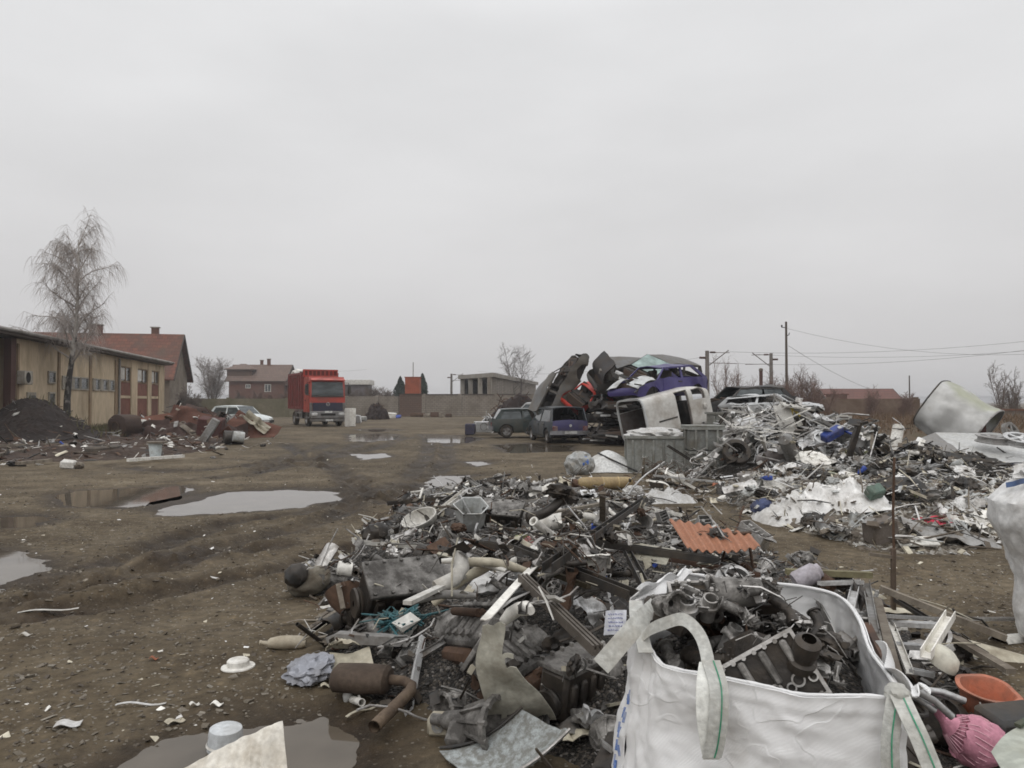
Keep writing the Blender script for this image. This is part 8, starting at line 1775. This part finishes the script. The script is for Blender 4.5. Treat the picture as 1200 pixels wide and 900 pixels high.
P3('orange_scrap', mk(lambda q: q.sheet(lambda u, v: Vector(((u-.5)*.25, (v-.5)*.16, .04+.05*math.sin(5*u))), 8, 6, .005)), K['orange'], 842, 571, 0, 'small orange plastic scrap below the stacked grey crates', 'plastic scrap')
P3('blue_bag', mk(lambda q: q.blob((0, 0, .08), (.15, .11, .10), 3, lambda p: 1+.3*nz(p*2.3))), mat('navy_bag', (.045, .06, .13), .6, 0, .3), 894, 598, 0, 'dark blue bag left of the large grey white sheet', 'plastic bag')
TRASH = [('crumpled_bag', 8), ('plastic_sheet', 11), ('plastic_bottle', 4), ('cardboard_piece', 5), ('torn_panel', 2), ('wooden_lath', 2), ('wire_tangle', 2), ('metal_strip', 2), ('curved_cover', 2), ('bent_tube', 1), ('plastic_bucket', 1)]
fill(Z3, 'litter', TRASH, 200, TB, 404, (.7, 1.35), .2, 'in the litter band')
FRONT = pxpoly([(660,560),(740,560),(850,560),(870,600),(800,606),(700,585),(640,590)])
fill(Z3, 'litter', TRASH, 16, FRONT, 405, (.5, 1.0), .2, 'in the litter band')
fill(Z3, 'litter', [('wire_tangle', 4), ('bent_tube', 4), ('window_profile', 2), ('metal_strip', 3)], 40, pxpoly([(735,570),(760,556),(850,560),(850,578),(760,585)]), 406, (.9, 1.5), .3, 'in front of the crates')
chips('litter_shreds', Z3, TB, 3200, 407, [K['film'], K['wood'], K['grey'], K['cream'], K['black'], K['clear'], M_st0, M_st0], 'countless small scraps of film and card in the litter band', (.015, .07), .25)
chips('litter_shreds', Z3, FRONT, 450, 408, [K['film'], K['wood'], K['grey'], K['black'], M_st0], 'small scraps of film and wire on the mud before the crates', (.015, .06), .4)

# ---------------------------------------------------------------- right edge: tall stuffed sack with blue strap
sk = empty('striped_sack', Vector((3.80, 5.15, 0)), (0, 0, 0), 'tall stuffed white sack with blue strap at the photo edge', 'sack'); land('the tall white sack', sk.location+Vector((0, 0, .6)))
def skf(u, v):
    a = u*2*PI; z = 1.16*v; r_ = interp([(0, .26), (.06, .335), (.2, .36), (.38, .34), (.55, .40), (.72, .47), (.85, .47), (.95, .36), (1, .18)], v)
    r_ *= 1+.05*nz((math.cos(a)*1.6, math.sin(a)*1.6, v*3))+.06*(1-2*abs(nz((math.cos(a)*3.3+5, math.sin(a)*3.3, v*3+a))))+.035*(1-2*abs(nz((math.cos(a)*7, math.sin(a)*7, v*9-a*2))))
    return Vector((math.cos(a)*r_-.04*v, math.sin(a)*r_, z))
q = MB(); q.sheet(skf, 90, 60, .004); q.build('sack_body', mat('sack_white', (.60, .595, .58), .45, 0, .25, (.33, .3, .26), 4), sk)
q = MB(); strap(q, [skf(.62+.018*k, .93-.075*k)*1.02+Vector((0, -.012, .012)) for k in range(5)], .055, Vector((1, .2, .3)))
q.build('blue_strap', mat('strap_blue', (.05, .22, .55), .5, 0, .2, (.2, .3, .4)), sk)
q = MB(); strap(q, [skf(.50+.012*k, .90+.01*k)*1.03+Vector((-.01, -.015, .02)) for k in range(9)], .035, Vector((.1, .3, 1))); q.build('blue_strap', mat('strap_navy', (.06, .10, .20), .5, 0, .3), sk)
q = MB(); q.blob((-.1, -.02, 1.16), (.24, .22, .10), 4, lambda p: 1+.45*(1-2*abs(nz(p*2.4)))); q.build('stuffing', K['film'], sk)
q = MB(); q.blob((-.38, .05, .90), (.10, .13, .14), 4, lambda p: 1+.3*(1-2*abs(nz(p*2.2)))); q.build('bulging_film', K['cream'] if False else mat('film_warm', (.52, .47, .41), .45, 0, .3, (.3, .25, .2), 4), sk)

# ================================================================ left side: dark earth pile, rusty scrap, odds
LP = [(-25, 24), (-16.5, 20.8), (-11.4, 21.5), (-10.2, 26), (-11, 31.5), (-12.2, 36), (-13.8, 44), (-15.4, 47), (-20, 46), (-23, 40), (-24, 34)]
def left_h(X, Y, G):
    sd = poly_sd_np(LP, X, Y); k = np.clip(-sd/1.8, 0, 1); k = k*k*(3-2*k)
    return G+k*(.12+.10*vnoise(X*.6, Y*.6, 51)+.06*vnoise(X*1.9, Y*1.9, 52)+np.clip(bumpfn(X, Y, [(-19.2, 31.0, 1.7, 1.45), (-20.6, 31.6, 1.3, .55), (-16.9, 36.0, 1.3, .45), (-15.6, 38.5, 1.8, .68), (-14.8, 41.5, 1.8, .3), (-17.6, 40, 1.6, .5), (-13.4, 36.2, 1.0, .25)]), 0, 3))
Z4 = Zone(-26, 20, -9, 48, .08, left_h)
M_earth = mat('dark_earth', (.02, .015, .013), .95, 0, .35, (.04, .028, .022), 1.5, bump=.5)
EP = [(-21.9, 29.4), (-20, 28.6), (-18, 28.8), (-16.9, 30.2), (-16.9, 32), (-18, 33.6), (-21, 34), (-22.6, 32)]
def earth(X_, Y_): pass
mound_mesh('earth_pile', Z4, EP, M_earth, 'dark heap of earth and cinders before the workshop', 1, .10, .3)
LPm = M_dirt = mat('red_brown_dirt', (.045, .030, .023), .9, 0, .4, (.085, .058, .042), 1.2, bump=.5)
mound_mesh('dirt_mound', Z4, LP, M_dirt, 'low red brown dirt under the rusty scrap', 2, .09, .4)
for o in (D.objects['earth_pile'], ): o['kind'] = 'structure'
for v in D.objects['earth_pile'].data.vertices: v.co.z += .05
def P4(name, q, m_, px, py, yaw_, label, cat, lm=None, **kw): return put(Z4, q, K.get(m_, m_) if isinstance(m_, str) else m_, name, px, py, yaw_, label, cat, lm=lm, **kw)
land('the earth pile', Vector((-19.2, 31, 1)))
RS = [(-17.6, 33.5), (-13, 33), (-12.3, 36), (-13.6, 43), (-15.2, 45.5), (-18.6, 44), (-19, 38)]
fill(Z4, 'rust', [('crumpled_sheet', 5), ('torn_panel', 5), ('window_profile', 3), ('metal_strip', 4), ('corrugated_sheet', 4), ('curved_cover', 3), ('metal_pipe', 2), ('metal_casing', 3)], 90, RS, 501, (1.5, 2.7), .3, 'in the rusty heap', mats=('rust', 'dkrust', 'iron', 'black', 'grey', 'wood'))
M_rs1 = mat('rust_sheet_red', (.125, .052, .034), .8, .1, .35, (.10, .05, .035), 2); M_rs2 = mat('rust_sheet_dark', (.055, .033, .027), .85, .1, .35, (.05, .032, .025), 2)
def bigsheet(a, b_, bend, f, R=random.Random(1)):
    g = ridges(random.Random(f), 6, .22); q = MB(); q.sheet(lambda u, v: Vector(((u-.5)*a, (v-.5)*b_, .1+g(u-.5, v-.5)+bend*(u-.5)**2)), 18, 12, .015, False); return q
for i, (px, py, a, b_, yw, roll, mm, lb) in enumerate(((196, 497, 2.6, 1.2, .2, (.5, -.1, 0), M_rs1, 'long orange rusty sheet on the crest of the rusty heap'), (225, 492, 2.2, 1.0, -.1, (.6, .1, 0), M_rs1, 'rust red sheet behind the maroon steel box'), (296, 505, 2.3, 1.3, -.15, (.6, .15, 0), M_rs1, 'wide orange brown sheet at the right tip of the rusty heap'), (212, 508, 1.9, 1.0, -.5, (.8, 0, 0), M_rs2, 'dark rusty sheet leaning under the long orange sheet'), (172, 505, 1.8, 1.1, .4, (.5, .2, 0), M_rs2, 'dark sheet between the dark roll and the rusty heap'), (270, 512, 1.5, .9, .2, (.7, 0, 0), M_rs2, 'dark sheet before the white car'), (300, 497, 1.3, .5, -.3, (.3, .3, 0), K['cream'], 'white bent sheet hanging over the right tip of the rusty heap'), (240, 483, 2.2, .9, .1, (.5, 0, 0), M_rs2, 'brown sheet behind the crest of the rusty heap'))):
    P4('rusty_sheet', bigsheet(a, b_, .25, i+3), mm, px, py, yw, lb, 'sheet metal', 'the long orange rusty sheet' if i == 0 else ('the orange brown sheet' if i == 2 else None), roll=roll, keep=False)
P4('pale_sheet', bigsheet(1.6, .8, .5, 21), mat('pale_curved', (.46, .45, .40), .6, 0, .3, (.2, .17, .13), 2), 172, 486, .1, 'pale curved sheet on top of the heap beside the dark roll', 'sheet metal', 'the pale curved sheet', roll=(.3, 0, 0))
P4('pale_strip', mk(lambda q: q.sheet(lambda u, v: Vector(((u-.5)*1.9, (v-.5)*.22, .1-.5*(u-.5)**2+.3*u*0)), 16, 4, .02)), 'wood', 217, 503, -.75, 'pale curved strip sweeping down the middle of the rusty heap', 'strip', roll=(.3, 0, 0))
P4('pale_strip', mk(lambda q: q.sheet(lambda u, v: Vector(((u-.5)*1.5, (v-.5)*.2, .1-.5*(u-.5)**2)), 16, 4, .02)), 'white', 166, 493, -.7, 'pale curved strip beside the dark roll', 'strip', roll=(.3, 0, 0))
o = P4('steel_box', mk(lambda q: q.box((0, 0, .5), (1.0, .8, .95), None, .04)), mat('maroon_box', (.085, .034, .030), .8, .1, .35, (.05, .03, .025), 2), 246, 503, .15, 'maroon rusty steel box in the middle of the rusty heap', 'box', 'the maroon steel box', pct=30)
P4('red_plate', mk(lambda q: q.box((0, 0, .4), (.45, .05, .8), (.15, .2, 0), .01)), M_rs1, 262, 497, -.2, 'orange red upright plate beside the maroon steel box', 'plate')
P4('dark_beam', mk(lambda q: q.box((0, 0, .5), (.3, .25, 1.15), (0, .45, 0), .03)), 'grey', 243, 518, .1, 'grey leaning block before the maroon steel box', 'block')
P4('dark_drum', mk(lambda q: q.lathe([(.001, 0), (.26, 0), (.28, .05), (.27, .35), (.285, .37), (.27, .4), (.27, .95), (.001, 1)], (0, 0, .27), (.75, 0, 0), 22)), 'iron', 262, 519, .5, 'dark steel drum lying at the foot of the maroon box', 'drum')
P4('white_drum', mk(lambda q: q.lathe([(.001, 0), (.2, 0), (.21, .5), (.2, 1), (.001, 1)], (0, 0, .2), (.4, 0, 0), 20)), 'clear', 272, 515, .4, 'pale small drum beside the dark steel drum', 'drum')
# dark roll, tyre, bucket, beams, white lump
o = empty('dark_roll', at(147, 33.6, .56), (0, 0, 0), 'big dark rusty drum on its side at the end of the earth pile', 'drum'); land('the dark roll', o.location); o.rotation_euler = (0, 0, 1.2)
MB().lathe([(.001, -.5), (.50, -.5), (.55, -.46), (.56, 0), (.55, .46), (.50, .5), (.001, .5)], (0, 0, 0), (.95, 0, 0), 28).warp(lambda p: p+noise.noise_vector(p*2.5)*.05).build('drum_body', mat('roll_dark', (.04, .026, .021), .9, 0, .4, (.075, .05, .036), 2), o)
MB().lathe([(.2, 0), (.24, 0), (.24, 1), (.2, 1)], (-.5, 0, 0), (-.04, 0, 0), 20, closed=True).build('hub_ring', K['rust'], o)
o = empty('truck_tyre', gp(120, 527, .14), (.05, -.03, 0), 'large truck tyre lying flat before the earth pile', 'tyre'); land('the truck tyre', o.location)
MB().lathe([(.30, -.5), (.44, -.46), (.5, -.3), (.5, .3), (.44, .46), (.30, .5), (.27, .2), (.27, -.2)], (0, 0, 0), (0, 0, .28), 30, closed=True).build('tyre_body', mat('grey_tyre', (.075, .066, .058), .85, 0, .45, (.13, .105, .08), 4), o)
o = empty('white_bucket', gp(182, 538, 0), (0, 0, 0), 'pale blue white bucket standing before the rusty heap', 'bucket'); land('the pale bucket', o.location)
MB().lathe([(.001, .02), (.14, 0), (.185, 1), (.20, 1), (.2, .93), (.185, .93), (.13, .06), (.001, .06)], (0, 0, 0), (0, 0, .45), 24).build('bucket_body', mat('bucket_bluewhite', (.48, .53, .54), .5, 0, .2, (.25, .23, .2)), o); MB().lathe([(.001, 0), (.28, .0), (.28, 1), (.001, 1)], (.05, 0, .46), (0, 0, .05), 20).build('lid_board', K['wood'], o)
for i, (p0, p1, mm, lb) in enumerate((((-20, 524, .18), (72, 522, .12), 'wood', 'long pale pole lying left of the truck tyre'), ((-10, 536, .1), (45, 526, .1), 'wood', 'weathered pole crossing the long pale pole'), ((150, 541, .05), (215, 536, .05), 'white', 'thin pale lath beside the pale bucket'), ((20, 545, .05), (60, 541, .05), 'wood', 'short lath on the mud at the far left'))):
    beam('wooden_pole', mm, p0, p1, .12, .08, lb, 'pole', 'R')
o = empty('white_lump', gp(80, 549, 0), (0, 0, .3), 'broken white box with dark side lying alone at the edge of the mud', 'box'); land('the broken white box', o.location)
MB().box((0, 0, .10), (.34, .26, .2), (.1, .15, 0), .04).warp(lambda p: p+noise.noise_vector(p*6)*.03).build('box_shell', K['white'], o); MB().blob((.22, .0, .07), (.14, .12, .09), 3, lambda p: 1+.3*nz(p*3)).build('stuffing', K['wood'], o)
LD = pxpoly([(-30,525),(100,522),(170,528),(330,512),(340,520),(230,540),(130,546),(-30,552)])
fill(Z4, 'dirt', [('torn_panel', 3), ('wooden_lath', 4), ('crumpled_bag', 1), ('cardboard_piece', 3), ('metal_strip', 3), ('cast_fitting', 2), ('plastic_bottle', 1)], 60, LD, 502, (.6, 1.2), .2, 'on the left dirt')
chips('litter_shreds', Z4, LP, 1500, 503, [K['rust'], K['dkrust'], K['wood'], K['white'], K['black'], K['grey']], 'small rusty shreds and litter on the dirt by the workshop', (.05, .16))
# grass along the workshop wall
q = MB(); R = random.Random(5)
for k in range(5200):
    s_ = R.uniform(S(36), S(190)); off = abs(R.gauss(0, .9))+.1; p = W0+wd*s_-wn_*off
    if R.random() < .08: p = Vector((R.uniform(-20.5, -16.5), R.uniform(30.8, 36), 0)); p.z = left_h(np.array([p.x]), np.array([p.y]), np.array([0.0]))[0]
    h = R.uniform(.10, .38)*(1.3 if off < .5 else 1); a = R.uniform(0, 6.3); w_ = Vector((math.cos(a), math.sin(a), 0))*.03; ln = Vector((R.gauss(0, .12), R.gauss(0, .12), 0))
    q.add([p-w_, p+w_, p+ln+Vector((0, 0, h))], [(0, 1, 2)])
stuff(q.build('dry_grass', mat('dry_grass', (.12, .105, .055), .9, 0, .3, (.07, .08, .035), 2, bump=0)), 'dry olive grass along the foot of the workshop wall')

# ================================================================ clutter at the far end of the yard
fr = empty('white_fridge', at(412, 51, 0), (0, 0, .5), 'white fridge standing open beside the red truck', 'fridge'); MB().box((0, .25, .62), (.6, .5, 1.2), None, .02).build('cabinet', K['white'], fr); MB().box((-.36, -.25, .62), (.06, .6, 1.2), (0, 0, .2), .01).build('door', M_white, fr); land('the white fridge', fr.location)
wm_ = empty('washing_machine', at(566, 38.5, 0), (0, 0, .2), 'grey white washing machine lying beside the dark green hatchback', 'washing machine'); MB().box((0, 0, .4), (.85, .6, .55), None, .03).build('cabinet', K['galv'], wm_); MB().lathe([(.17, 0), (.2, 0), (.2, 1), (.17, 1)], (0, -.3, .42), (0, -.03, 0), 20, closed=True).build('porthole', K['grey'], wm_); land('the washing machine', wm_.location)
MB().box((.1, -.3, .05), (1.3, .6, .06)).build('pallet_board', K['wood'], wm_)
o = MB().box((0, 0, .3), (.5, .4, .55), None, .04).warp(lambda p: p+noise.noise_vector(p*4)*.03).build('navy_crate', mat('navy_crate', (.035, .035, .07), .6, 0, .3)); o.location = at(551, 38, 0); tag(o, 'dark navy crate beside the washing machine', 'crate')
def heap(name, px, d, w_, h, m_, label, seed, wires=40, wm=None):
    o = empty(name, at(px, d, 0), (0, 0, 0), label, 'scrap heap'); R = random.Random(seed)
    f = lambda p: 1+.28*noise.noise(p*1.7+Vector((seed, 0, 0)))+.14*noise.noise(p*4.5+Vector((0, seed, 0)))+.06*noise.noise(p*11)
    MB().blob((0, 0, 0), (w_/2, w_*.4, h), 5, f, False).build('heap_mass', m_, o)
    q = MB()
    for k in range(wires):
        a, t = R.uniform(0, PI*2), R.uniform(.1, 1.4); p = Vector((math.cos(a)*math.cos(t)*w_/2, -abs(math.sin(a))*math.cos(t)*w_*.4, math.sin(t)*h)); d_ = Vector((R.gauss(0, 1), R.gauss(0, 1), R.gauss(.2, .6))).normalized()*R.uniform(.2, .6)
        q.tube([p-d_*.3, p+d_*.4+Vector((0, 0, .05)), p+d_], R.uniform(.012, .035), 5)
    q.build('loose_bars', wm or K['iron'], o); return o
heap('scrap_heap', 604, 46, 3.3, 1.95, mat('heap_darkbrown', (.028, .02, .018), .9, 0, .3, (.05, .034, .028), 3, bump=.5), 'dark brown heap of tangled turnings before the concrete building', 3, 60, K['dkrust'])
heap('scrap_heap', 441, 72, 2.0, 1.35, mat('heap_darkbrown', (.03, .02, .02), .9), 'dark heap at the foot of the pale block wall', 4, 30, K['dkrust'])
heap('scrap_heap', 592, 41.5, 1.6, .55, mat('heap_grey', (.07, .065, .06), .8, .2, .4, OIL, 3), 'low heap of grey car parts behind the washing machine', 5, 50, K['alu'])
heap('scrap_heap', 575, 43, 1.5, .75, mat('heap_grey', (.07, .065, .06), .8, .2, .4, OIL, 3), 'taller heap of car parts behind the navy crate', 6, 50, K['galv'])
for i, (px, d, x, y, z, mm, lb, ct_) in enumerate(((459, 78, .9, .6, .55, 'white', 'white boxy freezer lying by the far wall', 'freezer'), (467, 77, .5, .5, .35, 'blue', 'small blue box beside the white freezer', 'box'), (490, 84, 1.6, .6, .45, 'rust', 'rusty junk at the foot of the orange container', 'junk'), (510, 84, 1.0, .6, .5, 'dkrust', 'brown junk along the yard wall right of the orange container', 'junk'), (517, 82, .5, .5, .5, 'wood', 'stack of boards along the yard wall', 'boards'), (452, 80, .6, .5, .35, 'cream', 'pale box left of the white freezer', 'box'), (426, 66, .5, .5, .4, 'clear', 'pale bag heap right of the white fridge', 'sack'), (500, 83, .7, .5, .35, 'wood', 'wood scraps along the yard wall', 'wood scraps'), (526, 83, .7, .5, .4, 'rust', 'rust brown lump along the yard wall', 'junk'), (420, 60, .5, .4, .6, 'galv', 'pale green box just right of the white fridge', 'box'), (396, 62, .8, .6, .9, 'black', 'dark machine part behind the white fridge', 'machine part'))):
    o = MB().box((0, 0, z/2), (x, y, z), None, .06).warp(lambda p: p+noise.noise_vector(p*3+Vector((i*3, 0, 0)))*.12).build({'freezer': 'chest_freezer', 'box': 'storage_box', 'junk': 'junk_lump', 'boards': 'board_stack', 'sack': 'plastic_sack', 'wood scraps': 'wood_scrap', 'machine part': 'machine_part'}[ct_], K[mm]); o.location = at(px, d, 0); tag(o, lb, ct_)
# rust-brown soil bank and brush behind the silver pile
q = MB()
def bank(u, v):
    x = lerp(10.5, 36, u); y = lerp(33, 46, v); h = .95*math.sin(PI*v)**.7*(.7+.35*nz((u*7, v*2, 1))+.2*nz((u*20, v*6, 2)))*min(1, u*7)*min(1, (1-u)*6)
    return Vector((x, y, max(-.05, h)))
q.grid(bank, 120, 24); struct(q.build('soil_bank', mat('bank_soil', (.115, .075, .05), .95, 0, .5, (.075, .06, .035), .8, bump=.6)))
q = MB(); R = random.Random(15)
for k in range(7000):
    u, v = R.uniform(.02, .98), R.uniform(.05, .75); p = bank(u, v); h = R.uniform(.1, .55)*(1.5 if R.random() < .12 else 1); a = R.uniform(0, 6.3); w_ = Vector((math.cos(a), math.sin(a), 0))*.022; ln = Vector((R.gauss(0, .2), R.gauss(0, .2), 0)); q.add([p-w_, p+w_, p+ln+Vector((0, 0, h))], [(0, 1, 2)])
stuff(q.build('dead_weeds', mat('dead_weeds', (.14, .088, .055), .95, 0, .4, (.09, .07, .04), 2, bump=0)), 'brown dead weeds covering the soil bank')

# ================================================================ loose litter and stones on the mud
YARD = pxpoly([(-60,905),(-60,560),(200,545),(420,520),(560,515),(640,550),(600,565),(470,580),(420,610),(350,660),(340,720),(350,800),(410,860),(420,905)])
def scatter(name, poly, n, seed, mats_, size, label, avoidw=True, flat=.5):
    R = random.Random(seed); xs_ = [p[0] for p in poly]; ys_ = [p[1] for p in poly]; q = MB(); mi = []; X = []; 
    while len(X) < n:
        # denser near the camera, as the eye sees it
        y = min(ys_)*(max(ys_)/min(ys_))**(R.random()**1.3); x = R.uniform(min(xs_), max(xs_))
        if poly_sd(poly, x, y) > 0: continue
        if any(poly_sd(pp, x, y) < .08 for _, pp in PUD): continue
        X.append((x, y))
    A = np.array(X); Z = ground_np(A[:, 0], A[:, 1])[0]
    for (x, y), z in zip(X, Z):
        s_ = R.uniform(*size)*(R.random()**2+.35); nf = len(q.f); E = Euler((R.gauss(0, .3), R.gauss(0, .3), R.uniform(0, 6.3))).to_matrix(); a, b_, h = s_*R.uniform(.7, 1.5), s_*R.uniform(.5, 1), s_*R.uniform(.25, 1)*flat
        c_ = Vector((x, y, z+h*.25)); k = [E @ Vector((sx_*a*R.uniform(.5, 1.1), sy_*b_*R.uniform(.5, 1.1), sz_*h*R.uniform(.6, 1)))+c_ for sx_ in (-1, 1) for sy_ in (-1, 1) for sz_ in (-.7, .7)]
        q.add(k, [(0, 1, 3, 2), (4, 6, 7, 5), (0, 4, 5, 1), (2, 3, 7, 6), (0, 2, 6, 4), (1, 5, 7, 3)]); mi += [R.randrange(len(mats_))]*(len(q.f)-nf)
    o = q.build(name, None)
    for m_ in mats_: o.data.materials.append(m_)
    o.data.polygons.foreach_set('material_index', mi); return stuff(o, label)
M_st = [mat('stone_a', (.17, .145, .11), .9, 0, .4, (.09, .07, .05), 20), mat('stone_b', (.25, .225, .185), .9, 0, .4, (.12, .095, .07), 20), mat('stone_c', (.11, .09, .07), .9, 0, .4, (.07, .055, .04), 20)]
scatter('gravel', YARD, 9000, 601, M_st, (.006, .022), 'small stones trodden into the mud')
scatter('ground_litter', YARD, 520, 602, [K['white'], K['cream'], K['film'], K['wood'], M_st[1]], (.008, .032), 'tiny pale scraps scattered on the mud', True, .25)
R_YARD = pxpoly([(900,900),(930,660),(1000,650),(1200,655),(1260,700),(1260,905)])
scatter('gravel', R_YARD, 2600, 603, M_st, (.006, .022), 'small stones on the mud beside the window frames')
scatter('ground_litter', R_YARD, 180, 604, [K['white'], K['cream'], K['wood']], (.008, .03), 'tiny pale scraps beside the window frames', True, .25)
for i, (px, py, l, yw, mm, lb) in enumerate(((57, 716, .42, .35, 'white', 'thin white stick lying across the wet ruts'), (165, 828, .26, .12, 'film', 'frayed white strip on the mud left of the cream cloth'), (228, 829, .05, .6, 'white', 'small white chip near the upturned tub'), (254, 829, .06, 0, 'white', 'round white scrap near the upturned tub'), (180, 776, .05, .2, 'orange', 'tiny orange yellow scrap alone on the mud'), (30, 747, .07, .1, 'white', 'small pale scrap below the wet ruts'), (80, 853, .12, .3, 'film', 'dirty film scrap at the bottom left'), (205, 846, .09, .8, 'cream', 'pale splinter by the puddle edge'), (383, 808, .07, .3, 'cream', 'pale bent splinter below the silver bag'), (425, 835, .22, .9, 'cream', 'thin pale splinter beside the muffler'), (360, 730, .30, .5, 'wood', 'thin twig like splinter at the left foot of the heap'))):
    q = MB(); q.sheet(lambda u, v: Vector(((u-.5)*l, (v-.5)*max(.008, l*.08 if l > .15 else l*.6), .012+.01*math.sin(6*u))), 8, 3, .003); o = q.build('loose_scrap', K[mm]); p = gp(px, py, 0); o.location = (p.x, p.y, gz(p.x, p.y)+.004); o.rotation_euler = (0, 0, yw); tag(o, lb, 'scrap')

# ================================================================ damp winter air
q = MB(); q.box((0, 2200, 5.5), (9600, 5200, 14.0)); hz = q.build('haze', None); stuff(hz, 'thin grey winter haze over the yard')
m = D.materials.new('winter_haze'); nt, N, L = nodes_of(m); out = N.new('ShaderNodeOutputMaterial'); pv = N.new('ShaderNodeVolumePrincipled'); pv.inputs['Color'].default_value = (.93, .93, .95, 1); pv.inputs['Density'].default_value = .0008; pv.inputs['Anisotropy'].default_value = .2; L.new(pv.outputs[0], out.inputs['Volume']); hz.data.materials.append(m)
# ================================================================ labels of the scrap pieces: look first, then what lies beside them
def size_word(s_): return 'small' if s_ < .9 else ('large' if s_ > 1.2 else '')
def finish_labels():
    used = {}
    for o in D.objects:
        if o.parent is None and o.get('label'): used[o['label']] = 1
    for o, k, mk, s_, p, zn, ls in FILL:
        L_ = [(n_, q) for n_, q in LAND if (q-p).length < 30]; L_.sort(key=lambda a: (a[1]-p).length); base = ' '.join(w_ for w_ in (WORD[mk], KIND[k][1]) if w_)
        def rel(q):
            d = p-q; ax = d.x; ay = d.y
            if abs(ax) > abs(ay): return 'to the right of' if ax > 0 else 'to the left of'
            return 'behind' if ay > 0 else 'in front of'
        sw = size_word(s_); opts = []
        for n_, q in L_[:3]:
            opts.append('%s %s %s' % (base, rel(q), n_))
            if sw: opts.append('%s %s %s %s' % (sw, base, rel(q), n_))
        for i in range(4):
            for j in range(i+1, 7):
                if j < len(L_) and i < len(L_): opts.append('%s between %s and %s' % (base, L_[i][0], L_[j][0]))
        if sw: opts += ['%s %s' % (sw, x) for x in opts if x.startswith(base+' between')]
        opts = [x for x in opts if len(x.split()) <= 16]
        for t in opts:
            if t not in used: break
        else: t = opts[0] if opts else base+' on the scrap'
        used[t] = 1; o['label'] = t
finish_labels()
